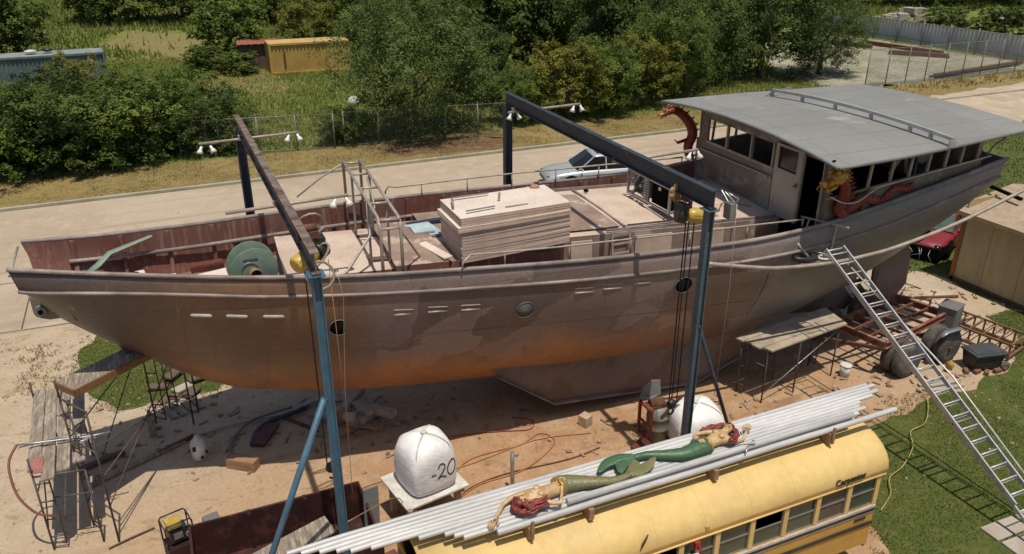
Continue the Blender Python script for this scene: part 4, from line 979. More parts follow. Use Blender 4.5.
# front wall mullions and window frames
for v in (1.24, .22, -.63):
    b = BB(); b.bar((F - .005, v, 6.0), (F - .005, v, 6.66), .05, .07, up=(1, 0, 0)); b.b('window_post', M['cab_frame'])
b = BB(); b.bar((F - .01, 2.15, 6.04), (F - .01, -.7, 6.05), .05, .05); b.b('window_sill', M['cab_frame'])
b = BB(); b.bar((F - .03, 2.35, 5.78), (F - .03, -.66, 5.84), .04, .035); b.box((F - .05, -.5, 5.83), (.06, .16, .05)); b.b('grab_rail', M['cab_frame'])
b = BB(); b.bar((F - .02, 2.55, 5.05), (F - .02, -.75, 5.0), .03, .05); b.b('floor_trim', M['cab_frame'])
# pale door panel left open beside the dark doorway
dr = BB(); dr.box((F - .03, -1.2, 5.57), (.04, .92, 1.14)); dr.box((F - .03, -.80, 6.42), (.04, .11, .58)); dr.box((F - .03, -1.59, 6.42), (.04, .14, .58)); dr.box((F - .03, -1.2, 6.69), (.039, .92, .06))
door = dr.b('door', M['door_grey'], bevel=.004)
b = BB(); b.box((F - .06, -1.58, 5.9), (.03, .05, .10)); b.cyl((F - .07, -1.58, 5.9), (F - .13, -1.58, 5.9), .015); b.b('handle', M['steel_grey'], parent=door)
b = BB(); b.box((F - .0, -1.2, 6.4), (.01, .68, .54)); b.b('door_glass', M['glass_dark'], parent=door)
b = BB(); b.box((F - .02, -1.69, 5.9), (.06, .04, 1.75)); b.box((F - .02, -2.38, 5.9), (.06, .035, 1.75)); b.b('door_frame', M['cab_frame'])
# side window posts, slanted a little
for sg in (-1, 1):
    for i, u in enumerate((17.0, 17.67, 18.25, 18.75, 19.24, 19.72, 20.15, 20.62)):
        b = BB(); b.bar((u - .02, sg * (cv(u) - .02), sill(u) - .02), (u + .02, sg * (cv(u) - .02), eave(u) - .03), .05, .05); b.b('window_post', M['cab_frame'])
    b = BB(); b.bar((16.6, sg * cv(16.6), sill(16.6)), (18.6, sg * cv(18.6), sill(18.6)), .07, .03); b.bar((18.6, sg * cv(18.6), sill(18.6)), (UA, sg * cv(UA), sill(UA)), .07, .03); b.b('window_sill', M['cab_frame'])
b = BB(); b.bar((18.7, -1.9, 6.1), (18.95, -2.0, 6.7), .05, .05); b.bar((18.95, -2.0, 6.7), (19.15, -1.9, 6.1), .05, .05); b.box((19.6, -.6, 6.3), (.05, 1.6, .08)); b.b('inner_brace', M['cab_frame'])
b = BB(); b.ell((19.7, -1.75, 6.42), (.18, .03, .18)); b.cyl((19.7, -1.6, 6.4), (19.7, -1.6, 5.2), .02); b.b('steering_wheel', M['tube'])
# roof, cambered and rising aft
b = BB(); us = [15.95, 16.6, 17.6, 18.7, 19.8, 20.7, 21.6]; nv_ = 14
def rz(u, t):
    e = interp(u, [15.95, 18.3, 21.6], [6.90, 7.03, 7.22]); return e + interp(u, [15.95, 21.6], [.23, .09]) * (1 - (2 * t - 1) ** 2)
def rw(u): return interp(u, [15.95, 18, 20, 21.6], [3.5, 3.35, 3.0, 2.75])
rings = []
for u in us:
    w = rw(u); dz = -.14 if u == 15.95 else 0
    top = [(u + .0 * abs(2 * k / nv_ - 1), lerp(-w, w, k / nv_), rz(u, k / nv_)) for k in range(nv_ + 1)]
    bot = [(p[0], p[1] * .995, p[2] - .06) for p in top[::-1]]
    rings.append(top + bot)
b.loft(rings, True, True, False)
rf = b.b('roof', M['roof'], recalc=True)
b = BB()
for sg in (-1, 1):
    b.tube([(u, sg * rw(u), rz(u, 0) - .03) for u in us], .035, 6)
b.tube([(15.95, lerp(-3.5, 3.5, k / 14), rz(15.95, k / 14) - .03) for k in range(15)], .035, 6)
b.b('roof_edge', M['hull_blue'])
# box-section rail running across the roof
b = BB()
def rtop(u, v): return rz(u, (v + rw(u)) / (2 * rw(u)))
pa = [(lerp(18.42, 18.88, k / 10), lerp(2.2, -3.22, k / 10)) for k in range(11)]
for k in range(10):
    (u1, v1), (u2, v2) = pa[k], pa[k + 1]; b.bar((u1, v1, rtop(u1, v1) + .17), (u2, v2, rtop(u2, v2) + .17), .09, .07)
    if k % 2 == 0 or k == 9: b.bar((u1, v1, rtop(u1, v1) - .0), (u1, v1, rtop(u1, v1) + .15), .05, .08, up=(1, 0, 0))
b.box((18.88, -3.22, rtop(18.88, -3.2) + .06), (.16, .04, .14)); b.bar((18.5, 2.5, rtop(18.5, 2.5) + .03), (18.9, 2.15, rtop(18.9, 2.1) + .2), .05, .05); b.bar((18.3, 2.3, rtop(18.3, 2.3) + .02), (18.6, 2.2, rtop(18.6, 2.2) + .16), .05, .05)
b.b('roof_rail', mat('roof_rail_paint', (.44, .45, .44), (.36, .37, .36), 3, rough=.4, metal=.3))
b = BB(); b.bar((16.0, -3.25, rz(16, .04) + .02), (16.08, -3.2, rz(16, .04) + .02), .05, .02); b.b('roof_eye', M['void'])
# aft well and its rail
b = BB(); b.tube([(20.75, -2.35, 6.4), (20.9, -2.4, 6.75), (21.2, -2.4, 6.95), (21.7, -2.2, 7.1), (22.3, -1.8, 7.15)], .02, 6); b.b('stern_rail', M['steel_grey'])
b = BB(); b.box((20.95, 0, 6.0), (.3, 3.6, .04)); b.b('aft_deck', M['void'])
# dragon ornaments on the cabin corners
def dragon_head(b, p, fw, up, s, mi=1):
    """gold head: skull, long snout, lower jaw, horns and brow; fw = unit vector of the snout"""
    p = Vector(p); fw = Vector(fw).normalized(); up = Vector(up).normalized(); sd = fw.cross(up)
    rot = Matrix((fw, sd, up)).transposed()
    b.ell(p, (.17 * s, .12 * s, .13 * s), rot, 12, 8, mi); b.ell(p + fw * .2 * s - up * .02 * s, (.17 * s, .075 * s, .06 * s), rot, 12, 8, mi)
    b.ell(p + fw * .34 * s + up * .02 * s, (.05 * s, .07 * s, .05 * s), rot, 8, 6, mi)
    b.ell(p + fw * .17 * s - up * .13 * s, (.15 * s, .06 * s, .035 * s), rot, 10, 6, mi)
    for q in (-1, 1):
        b.ell(p + fw * .07 * s + up * .11 * s + sd * q * .06 * s, (.05 * s, .035 * s, .04 * s), rot, 8, 6, mi)
        b.tube([p - fw * .02 * s + up * .1 * s + sd * q * .06 * s, p - fw * .16 * s + up * .2 * s + sd * q * .09 * s, p - fw * .3 * s + up * .2 * s + sd * q * .1 * s], [.03 * s, .022 * s, .006 * s], 6, mi=mi)
        b.tube([p + fw * .3 * s + sd * q * .05 * s, p + fw * .38 * s + sd * q * .1 * s - up * .08 * s, p + fw * .3 * s + sd * q * .12 * s - up * .16 * s], [.012 * s, .01 * s, .004 * s], 5, mi=mi)
def spline(pts, n):
    out = []; P = [Vector(p) for p in pts]
    for i in range(len(P) - 1):
        p0, p1, p2, p3 = P[max(i - 1, 0)], P[i], P[i + 1], P[min(i + 2, len(P) - 1)]
        for k in range(n):
            f = k / n; out.append(.5 * ((2 * p1) + (-p0 + p2) * f + (2 * p0 - 5 * p1 + 4 * p2 - p3) * f * f + (-p0 + 3 * p1 - 3 * p2 + p3) * f ** 3))
    return out + [P[-1]]
nk = spline([(16.72, -2.72, 6.36), (16.86, -2.72, 6.2), (16.9, -2.68, 5.93), (16.84, -2.66, 5.66), (17.0, -2.62, 5.5)], 5)
b = BB(); b.tube(nk, [lerp(.105, .115, i / len(nk)) for i in range(len(nk))], 12)
for i, p in enumerate(nk[:-2:2]):
    b.tube([p + V3(.12, 0, 0), p + V3(.27, -.02, .06 - .1 * i / 8)], [.06, .008], 5)
ng = b.b('dragon_ornament', M['dragon_red'])
b = BB(); dragon_head(b, (16.62, -2.76, 6.44), (-1, -.25, -.25), (-.25, 0, 1), 1.35, 0)
for i in range(6): a = -1.2 + i * .42; b.tube([(16.74, -2.74, 6.40), (16.74 + .24 * math.cos(a), -2.76, 6.40 + .24 * math.sin(a))], [.05, .015], 5)
b.b('dragon_head', M['gold'], parent=ng)
bd = spline([(17.0, -2.565, 5.5), (17.32, -2.56, 5.66), (17.55, -2.545, 5.82), (17.87, -2.53, 5.72), (18.08, -2.52, 5.68), (18.27, -2.51, 5.9), (18.5, -2.5, 5.96), (18.72, -2.49, 5.92), (18.86, -2.48, 6.04)], 6)
b = BB(); b.tube(bd, [lerp(.125, .045, (i / len(bd)) ** 1.3) for i in range(len(bd))], 10, flat=(.28, 1))
for i in range(4, len(bd) - 4, 3):
    b.tube([bd[i] + V3(0, -.01, .06), bd[i] + V3(.07, -.01, .16)], [.035, .006], 5)
for u, z in ((17.5, 5.62), (18.15, 5.58), (17.35, 5.95)): b.tube([(u, -2.56, z), (u + .14, -2.56, z - .12), (u + .26, -2.56, z - .08)], [.05, .035, .012], 6)
b.b('dragon_relief', M['dragon_faded'], parent=ng)
b = BB(); b.tube([(17.15, -2.6, 5.78), (17.3, -2.6, 5.9), (17.5, -2.59, 5.96), (17.62, -2.59, 6.06)], [.015, .03, .03, .01], 6); b.b('dragon_mane', M['ink'], parent=ng)
fk = spline([(15.75, 2.8, 6.72), (15.95, 2.82, 6.76), (16.22, 2.82, 6.62), (16.47, 2.8, 6.33), (16.55, 2.8, 6.05), (16.45, 2.8, 5.75), (16.52, 2.8, 5.45), (16.6, 2.78, 5.3)], 5)
b = BB(); b.tube(fk, [.085 + .05 * math.sin(PI * i / len(fk)) for i in range(len(fk))], 10)
for p in fk[4:-3:3]: b.tube([p + V3(.06, 0, .04), p + V3(.2, 0, .1)], [.05, .008], 5)
b.tube([(16.45, 2.8, 5.95), (16.15, 2.85, 5.85), (16.05, 2.85, 5.95)], [.05, .04, .01], 6)
fo = b.b('dragon_ornament', M['dragon_red'])
b = BB(); dragon_head(b, (15.75, 2.82, 6.73), (-1, .0, -.3), (-.3, 0, 1), .75, 0); b.b('dragon_head', mat('old_gold_paint', (.36, .15, .05), (.25, .07, .03), 8, rough=.4, metal=.2), parent=fo)
# sagging white cable in front of the near dragon
b = BB(); b.tube(spline([(16.5, -2.75, 6.0), (16.8, -2.85, 5.86), (17.2, -2.8, 5.86), (17.6, -2.7, 6.02), (18.1, -2.6, 6.12), (20.9, -2.4, 6.52)], 5), .014, 6); b.b('cable', M['white'])
# long bent steel pipe lashed along the rub rail and sweeping out past the stern
b = MB(); pp = [(10.8, 13.42, 4.37), (11.85, 13.36, 4.13), (12.9, 13.32, 3.93), (14.45, 13.29, 3.80), (15.57, 13.27, 3.81), (16.7, 13.25, 3.90), (18.7, 13.22, 4.25), (20.9, 13.18, 4.85), (22.8, 13.1, 5.4)]
b.tube(spline(pp, 5), .05, 8); tag(b.build('steel_pipe', M['tube'], loc=(15.5, 13.27, 3.8)), 'long bent pale pipe sweeping from the hull past the stern to the right edge', 'pipe')
# ---------------------------------------------------------------- gantries
def ibeam(b, p0, p1, h, w, t=.02, up=(0, 0, 1), mi=0):
    p0 = Vector(p0); p1 = Vector(p1); d = (p1 - p0).normalized(); u = Vector(up)
    s = d.cross(u).normalized(); u = s.cross(d).normalized()
    b.bar(p0 + u * (h / 2 - t / 2), p1 + u * (h / 2 - t / 2), w, t, up, mi); b.bar(p0 - u * (h / 2 - t / 2), p1 - u * (h / 2 - t / 2), w, t, up, mi)
    b.bar(p0, p1, t * .8, h - 2 * t - .001, up, mi)
def lamp_bar(parent, p, half, lamps, m, z_off=-.10):
    """thin tube clamped under a beam, running along x, with pairs of flood lamps"""
    p = Vector(p); b = MB(); b.tube([p + V3(half[0], 0, 0), p + V3(half[1], 0, half[2])], .035, 8); b.box(p + V3(0, 0, .06), (.16, .1, .12))
    bar_ = b.build('lamp_bar', M['tube'], parent)
    for x in lamps:
        for sg in (-1, 1):
            q = p + V3(x + sg * .1, 0, -.03 + half[2] * x / max(.1, half[1])); e = q + V3(sg * .07, -.03, -.17)
            f = MB(); f.tube([q, q.lerp(e, .45), q.lerp(e, .6), e], [.03, .035, .055, .085], 12)
            fo_ = f.build('flood_lamp', M['lamp_white'], bar_)
def gantry(name, label, pn, pf, ztop, mbeam, mpost, mfar, brace):
    pn = Vector(pn); pf = Vector(pf); t = thing(name, label, 'gantry', (pn.x, pn.y, 0)); d = (pf - pn).normalized()
    b = MB(); ibeam(b, pn + V3(0, 0, ztop - .19) - d * .1, pf + V3(0, 0, ztop - .19) + d * .1, .36, .14); bm_ = b.build('beam', mbeam, t)
    b = MB(); ibeam(b, pn + V3(0, .02, 0), pn + V3(0, .02, ztop - .385), .15, .15, .02, (1, 0, 0)); b.build('post', mpost, t)
    b = MB(); b.box(pn + V3(0, .02, .015), (.36, .36, .03)); b.box(pn + V3(0, .02, ztop - .40), (.26, .28, .02)); b.build('base_plate', mpost, t)
    b = MB(); ibeam(b, pf, pf + V3(0, 0, ztop - .385), .22, .2, .022, (1, 0, 0)); b.box(pf + V3(0, 0, .015), (.36, .36, .03)); b.build('post', mfar, t)
    b = MB(); b.cyl(brace[0], brace[1], .055 if brace[2] else .04, n=10); b.build('brace', mpost if brace[2] else M['navy'], t)
    return t
GL = gantry('gantry', 'gantry with dusty brown beam and bright blue front post over the fore deck', (1.80, 11.4, 0), (1.83, 21.3, 0), 6.95, M['beam_dust'], M['blue'], M['navy'], ((1.72, 11.4, 4.35), (-.15, 11.2, 0), True))
lamp_bar(GL, (1.8, 20.5, 6.50), (-1.0, 1.35, .05), (-.85, 1.25), 0); lamp_bar(GL, (1.8, 15.0, 6.50), (-.95, 1.35, .05), (1.2,), 0)
GR = gantry('gantry', 'gantry with dark blue beam and grey blue front post beside the cabin', (9.12, 11.4, 0), (9.3, 21.2, 0), 6.95, M['navy'], mat('grey_blue_post', (.095, .135, .16), (.07, .10, .12), 2, rough=.5, c3=(.12, .12, .12), s3=5, lo3=.6, hi3=.7), M['navy'], ((9.16, 11.42, 4.1), (10.9, 11.6, 0), False))
lamp_bar(GR, (9.25, 20.6, 6.50), (-.2, 2.1, .05), (-.02, 2.0), 0); lamp_bar(GR, (9.25, 15.0, 6.50), (.0, 2.2, .05), (2.1,), 0)
b = MB()
for k in range(3): b.tube([(9.13 + .2, 11.2 + .1 * k, 6.9), (9.5, 11.1 + .1 * k, 6.8 - .1 * k), (9.42, 11.15, 6.6)], .02, 6)
b.box((9.42, 11.2, 6.55), (.14, .2, .3)); b.build('end_fitting', M['galv'], GR)
b = MB(); b.tube([(9.48, 11.1, 6.7), (9.5, 11.05, 5), (9.45, 11.05, 2.6)], .006, 5); b.build('pull_cord', M['galv'], GR)
b = MB(); b.tube([(2.1, 11.3, 6.6), (2.15, 11.2, 6.2), (2.05, 11.3, 4.5), (2.0, 11.3, 2.4)], .005, 5); b.build('pull_cord', M['galv'], GL)
for k in range(4):
    b = MB(); b.tube([(1.95 + .22 * math.cos(a) + .05 * k, 11.9 + .5 * k + .1 * math.sin(a), 6.3 + .12 * k + .2 * math.sin(a + k)) for a in [j * PI / 6 for j in range(12)]], .022, 6, closed=True)
    b.build('cable_loop', M['wood_pale0'], GL)
# chain hoists
def chain(b, p0, p1, r=.011):
    p0 = Vector(p0); p1 = Vector(p1); n = int((p1 - p0).length / .055)
    for i in range(n):
        p = p0.lerp(p1, (i + .5) / n); q = p0.lerp(p1, (i + 1.35) / n) ; o_ = p0.lerp(p1, (i - .35) / n)
        b.bar(o_, q, .026 if i % 2 else .010, .010 if i % 2 else .026, up=(0, 1, 0))
M['hoist_y'] = mat('hoist_yellow', (.50, .37, .07), (.40, .28, .06), 5, rough=.4, bm=.1)
def hoist(label, c, axis, zend, extra):
    c = Vector(c); t = thing('chain_hoist', label, 'hoist', c + V3(0, 0, 0), 0, 'chain hoists on the gantry beams'); a = Vector(axis).normalized()
    b = MB(); b.tube([c + a * -.1, c + a * .0, c + a * .30, c + a * .34], [.12, .15, .15, .12], 16)
    for k in range(6): b.bar(c + a * .02 + V3(0, 0, 0), c + a * .3, .31, .012, up=(math.sin(k), 0, math.cos(k)))
    b.build('motor', M['hoist_y'], t)
    b = MB(); b.tube([c - a * .12, c - a * .14, c - a * .3], [.17, .18, .16], 16); b.box(c - a * .2 + V3(0, 0, .16), (.2, .24, .14)); b.build('gear_case', M['black'], t)
    b = MB(); b.box(c + V3(0, .05, .36), (.34, .2, .12)); b.cyl(c + V3(-.16, .05, .46), c + V3(.16, .05, .46), .07); b.box(c + V3(0, .05, .24), (.06, .06, .22)); b.build('trolley', M['rust'], t)
    for dx, dy in ((-.12, -.02), (-.02, .02), (.07, -.04)): b = MB(); chain(b, c + V3(dx, dy, -.1), V3(c.x + dx, c.y + dy, zend + .28)); b.build('chain', M['black'], t)
    b = MB(); b.ell((c.x - .03, c.y, zend + .2), (.13, .09, .12), nu=12, nv=8); b.tube([(c.x - .03, c.y, zend + .1), (c.x + .05, c.y, zend), (c.x - .02, c.y, zend - .07), (c.x - .1, c.y, zend - .02)], .022, 6); b.build('hook_block', M['black'], t)
    b = MB(); b.tube([c + V3(.28, -.03, -.1), c + V3(.3, -.05, -2), V3(c.x + .3, c.y - .05, extra)], .006, 5); b.build('control_cable', M['wood'], t)
    return t
hoist('yellow chain hoist hanging from the brown beam above the spool', (1.92, 12.5, 6.42), (-.85, -.45, -.25), 1.95, 2.6)
h2 = hoist('yellow chain hoist hanging from the dark blue beam near the right post', (9.3, 12.2, 6.15), (.9, -.3, -.1), 1.55, 2.2)
b = MB(); c = V3(9.15, 12.5, 6.55)
for k in range(7): a = k * 2 * PI / 7; b.ell(c + V3(.13 * math.cos(a), 0, .13 * math.sin(a)), (.075, .03, .075), nu=8, nv=6)
b.ell(c, (.15, .03, .15)); b.build('hand_wheel', mat('tan_wheel', (.40, .26, .14), rough=.7), h2)

# ---------------------------------------------------------------- things on the boat's deck
def onb(u, v, z): return BW(u, v, z)
# stack of boards
grp = 'boards in the tall stack on deck'
names = ['bottom', 'second', 'third', 'fourth', 'fifth', 'sixth', 'seventh', 'eighth', 'ninth', 'tenth', 'eleventh', 'twelfth', 'thirteenth', 'fourteenth', 'fifteenth', 'top']
zz = 4.84; rs = random.Random(4)
for i in range(16):
    th = (.067 if i < 11 else .05) if i < 15 else .03; wd = 1.40; ln = 2.62 + (.07 if 9 < i < 12 else 0); dx = rs.uniform(-.008, .008); dy = rs.uniform(-.006, .006); rz_ = -YA * .55 + rs.uniform(-.006, .006)
    if 10 <= i <= 11: dx -= .05; dy -= .03
    c = onb(9.98 + dx, -.74 + dy, zz + th / 2); b = MB(); n = 8; rot = Matrix.Rotation(rz_, 3, 'Z'); bot = []; top = []
    sag = .014 * (1 - i / 24)
    for k in range(n + 1):
        f = k / n * 2 - 1; z = -sag * (1 - f * f) + sag * .5 + (.05 * f * (1 - i / 22))
        for sy in (-1, 1):
            bot.append(rot @ Vector((f * ln / 2, sy * wd / 2, z - th / 2 + .004))); top.append(rot @ Vector((f * ln / 2, sy * wd / 2, z + th / 2 - .004)))
    m_ = len(bot); vs = bot + top; fs = [(0, 1, m_ + 1, m_), (m_ - 1, m_ - 2, 2 * m_ - 2, 2 * m_ - 1)]; mi = []
    for k in range(n):
        a = 2 * k; fs += [(a, m_ + a, m_ + a + 2, a + 2), (a + 1, a + 3, m_ + a + 3, m_ + a + 1), (a, a + 2, a + 3, a + 1)]
    b.add(vs, fs, False, 0); b.add(vs, [(m_ + 2 * k, m_ + 2 * k + 1, m_ + 2 * k + 3, m_ + 2 * k + 2) for k in range(n)], False, 1)
    o = b.build('board', [M['board'], M['board_top']], world=False, loc=c)
    tag(o, 'thick cream board, %s of the tall stack amidships' % names[i] if i < 15 else 'thin cream sheet lying on top of the tall board stack', 'board', grp); zz += th + .001
ztop = zz
for i, (u, v, l, a) in enumerate(((9.35, -.22, .9, 0), (9.95, -.45, .55, 1.15), (10.95, -.25, .8, -1.2), (9.3, -1.15, .7, .1), (10.1, -1.15, .55, .02), (8.85, -.6, .5, 1.3), (11.0, -1.0, .35, .5))):
    b = MB(); b.box((0, 0, .008), (l, .055, .016), -YA * .6 + a); o = b.build('wood_strip', M['rail'], world=False, loc=onb(u, v, ztop + .004))
    tag(o, 'thin wooden strip on the board stack, %s' % ['far left edge', 'pointing across the sheet', 'along its right end', 'nearest left corner', 'middle of its near edge', 'along its left end', 'at the near right corner'][i], 'strip', 'wooden strips on top of the stack')
b = MB(); b.lathe((0, 0, 0), [(.09, 0), (.13, .04), (.1, .1), (.04, .12)], 14); o = b.build('float_ball', M['wood'], world=False, loc=onb(10.9, -.12, ztop)); tag(o, 'small round brown cap on the far edge of the board stack', 'cap')
for i, (u, v, z, s, mm, a, lb) in enumerate(((8.45, .55, 4.80, (.62, .9, .05), 'lightblue', .12, 'pale blue board lying left of the board stack, lower one'), (8.4, .45, 4.86, (.5, .5, .05), 'lightblue', -.05, 'small pale blue board on top of the larger one'), (8.35, -.85, 4.83, (.22, 1.1, .04), 'board_top', .25, 'narrow cream plank beside the near corner of the board stack'), (8.6, 1.05, 4.80, (.9, .14, .07), 'navy', .03, 'dark blue plank behind the pale blue boards'))):
    b = MB(); b.box((0, 0, s[2] / 2), s, -YA * .4 + a); tag(b.build('loose_board', M[mm], world=False, loc=onb(u, v, z), bevel=.004), lb, 'board')
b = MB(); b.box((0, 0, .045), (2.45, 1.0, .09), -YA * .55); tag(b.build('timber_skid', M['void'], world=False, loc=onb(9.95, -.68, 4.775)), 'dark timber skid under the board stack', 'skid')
# hose spool
sp = thing('spool', 'sea green steel spool with two round flanges standing behind the bow bulwark', 'spool', onb(4.5, -.75, 3.92), -YA + R(8))
b = MB()
b.lathe((0, -.14, .84), [(0, -.012), (.49, -.012), (.49, .012), (0, .012)], 48, axis='Y'); b.build('flange', M['teal'], sp, world=False, bevel=.004)
b = MB(); b.lathe((.03, .30, .84), [(0, -.012), (.49, -.012), (.49, .012), (0, .012)], 48, axis='Y'); b.build('flange', M['teal'], sp, world=False, bevel=.004)
b = MB(); b.cyl((0, -.13, .84), (.02, .29, .84), .26, n=24); b.build('drum', M['teal'], sp, world=False)
b = MB(); b.tube([(0, -.155, .80), (0, -.28, .80)], [.12, .12], 20, caps=False); b.tube([(0, -.28, .80), (0, -.155, .80)], [.07, .07], 20, caps=False); b.tube([(.12 * math.cos(a), -.28, .80 + .12 * math.sin(a)) for a in [k * PI / 10 for k in range(20)]], .02, 6, closed=True); b.build('hub', mat('rusty_hub', (.32, .19, .11), (.2, .12, .08), 5, rough=.7), sp, world=False)
b = MB(); b.cyl((0, -.16, .80), (0, -.2, .80), .07, n=16); b.build('hub_bore', M['void'], sp, world=False)
b = MB(); b.tube([(-.08 + .17 * math.cos(a), -.17, .90 + .16 * math.sin(a)) for a in [k * PI / 10 for k in range(20)]], .008, 5, closed=True); b.bar((-.2, -.16, 1.13), (.1, -.16, 1.11), .01, .035, up=(0, 0, 1)); b.build('wire', M['galv'], sp, world=False)
b = MB(); b.bar((-.45, .08, 0), (-.1, .08, .9), .07, .05); b.bar((.45, .08, 0), (.1, .08, .9), .07, .05); b.box((0, .08, .03), (1.1, .5, .05)); b.build('stand', M['maroon'], sp, world=False)
# green lever bar in the bow
b = MB(); p = [onb(1.05, .55, 4.45), onb(1.35, .72, 4.62), onb(1.6, .85, 4.82), onb(2.42, 1.1, 5.02), onb(2.5, 1.12, 5.04)]
b.tube(p, [.10, .11, .09, .06, .045], 8, flat=(1, .35)); tag(b.build('lever_arm', M['teal'], loc=p[0]), 'pale green bent steel arm rising inside the bow', 'lever')
# small cream crates in the bow
for i, (u, v, s, a, lb) in enumerate(((2.0, .35, (.55, .5, .2), .1, 'cream box with round hole nearest the bow'), (2.65, .2, (.5, .35, .16), -.1, 'small cream box second from the bow'), (3.75, .0, (.8, .5, .2), .25, 'cream board box beside the green spool'), (3.55, .9, (.7, .25, .14), .05, 'dark red box behind the cream board box'))):
    t = thing('bow_box', lb, 'box', onb(u, v, 4.2), -YA + a); b = MB(); b.box((0, 0, s[2] / 2), s); b.build('case', M['board_top'] if i < 3 else M['maroon'], t, world=False, bevel=.012)
    b = MB(); b.box((0, 0, s[2] + .012), (s[0] * .94, s[1] * .94, .02)); b.build('lid', M['board_top'] if i < 3 else M['maroon'], t, world=False, bevel=.005)
    if i == 0: b = MB(); b.lathe((0, 0, s[2] + .02), [(0, .0), (.16, 0), (.17, .03), (.13, .035), (.12, .01), (0, .01)], 20); b.build('round_hole', M['void'], t, world=False)
# radiator / generator set standing on the deck house
gn = thing('generator_set', 'open generator frame with dark radiator standing on the aft deck house', 'generator', (11.37, 16.55, 4.77), R(-90)); gn.scale = (1.15, 1.1, 1.05)
X0 = Matrix.Rotation(0, 3, 'Z')
b = MB()
for x in (-.85, -.12, .0, .82):
    for y in (-.14, .14): b.box((x, y, .32), (.05, .05, .64))
for z in (.03, .62):
    for y in (-.14, .14): b.box((0, y, z), (1.7, .045, .045))
    for x in (-.85, .82): b.box((x, 0, z), (.045, .3, .045))
b.build('frame', M['galv'], gn, world=False)
b = MB(); b.box((.42, .02, .32), (.72, .2, .54)); b.build('radiator', M['void'], gn, world=False)
b = MB()
for k in range(9): b.box((-.06, -.17, .08 + k * .062), (.13, .05, .03))
b.build('fins', M['galv'], gn, world=False)
b = MB(); r4 = random.Random(2); b.box((-.48, .05, .3), (.62, .12, .5))
b.build('engine_block', M['black'], gn, world=False)
b = MB()
for k in range(16): x, z = r4.uniform(-.78, -.2), r4.uniform(.08, .56); b.tube([(x, -.05, z), (x + r4.uniform(-.1, .1), -.13, z + r4.uniform(-.1, .1)), (x + r4.uniform(-.15, .15), -.06, z + r4.uniform(-.12, .12))], r4.uniform(.01, .025), 6)
b.build('hoses', M['galv'], gn, world=False)
b = MB(); b.box((.35, -.09, .47), (.09, .01, .07)); b.build('label_plate', M['white'], gn, world=False)
# little step frame and drum by the deck house
b = MB()
for x in (-.24, .24): b.box((x, 0, .3), (.05, .04, .7))
for z in (.1, .33, .56, .64): b.box((0, 0, z), (.48, .035, .045))
o = b.build('step_frame', M['tube'], world=False, loc=onb(12.5, -1.32, 4.45)); o.rotation_euler = (R(-8), 0, -YA); tag(o, 'small grey step frame leaning on the deck house side', 'step')
b = MB(); b.lathe((0, 0, 0), [(.11, 0), (.12, .03), (.11, .42), (.07, .5), (.04, .55)], 18); tag(b.build('gas_bottle', M['hull_blue'], world=False, loc=onb(14.05, -1.62, 4.06)), 'grey cylinder standing behind the chains on deck', 'cylinder')
b = MB(); r4 = random.Random(8); pts = [onb(15.0 + k * .16, -.3 - .25 * math.sin(k * .9), 5.07) for k in range(9)]; b.tube(spline(pts, 4), .012, 5); tag(b.build('cable', M['black'], loc=pts[0]), 'thin black cable curling over the pale aft deck', 'cable')

# ---------------------------------------------------------------- ladder
ld = thing('extension_ladder', 'long aluminium extension ladder leaning from the lawn to the boat side', 'ladder', (14.7, 6.7, 0))
foot = V3(14.82, 6.62, .02); top = V3(14.74, 13.55, 4.0); d = (top - foot).normalized(); sd = V3(1, 0, 0); nrm = sd.cross(d).normalized()
def ladder_section(name, a, c, w, off, first=.15):
    b = MB()
    for sg in (-1, 1):
        p, q = a + sd * sg * w / 2 + nrm * off, c + sd * sg * w / 2 + nrm * off
        b.bar(p, q, .012, .075, up=nrm)
        for e in (-1, 1): b.bar(p + nrm * e * .034 - sd * sg * .014, q + nrm * e * .034 - sd * sg * .014, .03, .008, up=nrm)
    o_ = b.build(name, M['alu'], ld)
    L_ = (c - a).length; k = first
    while k < L_ - .05:
        b = MB(); p = a + d * k + nrm * off; b.cyl(p - sd * w / 2, p + sd * w / 2, .017, n=8); b.build('rung', M['alu'], o_); k += .305
ladder_section('base_section', foot + V3(.05, 0, 0), foot + V3(.05, 0, 0) + d * 6.85, .62, 0)
ladder_section('fly_section', foot + d * 1.2, top, .58, .085, .2)
b = MB(); b.tube([top + V3(.45, 0, -.35), foot + d * 4.0 + V3(.52, 0, .12), foot + V3(.44, .2, .2)], .022, 8); b.build('side_tube', M['alu'], ld)
b = MB(); b.cyl(foot + d * 3.1 - sd * .31 + nrm * .05, foot + d * 3.1 + sd * .31 + nrm * .05, .03, n=8); b.build('rope_tie', M['steel_grey'], ld)
b = MB(); b.cyl(top - sd * .29, top + sd * .29, .024, n=8); b.build('top_bar', M['alu'], ld)
b = MB()
for sg in (-1, 1): b.box(foot + sd * sg * .22 + V3(0, -.02, .0), (.07, .12, .04))
b.build('rubber_foot', M['black'], ld)

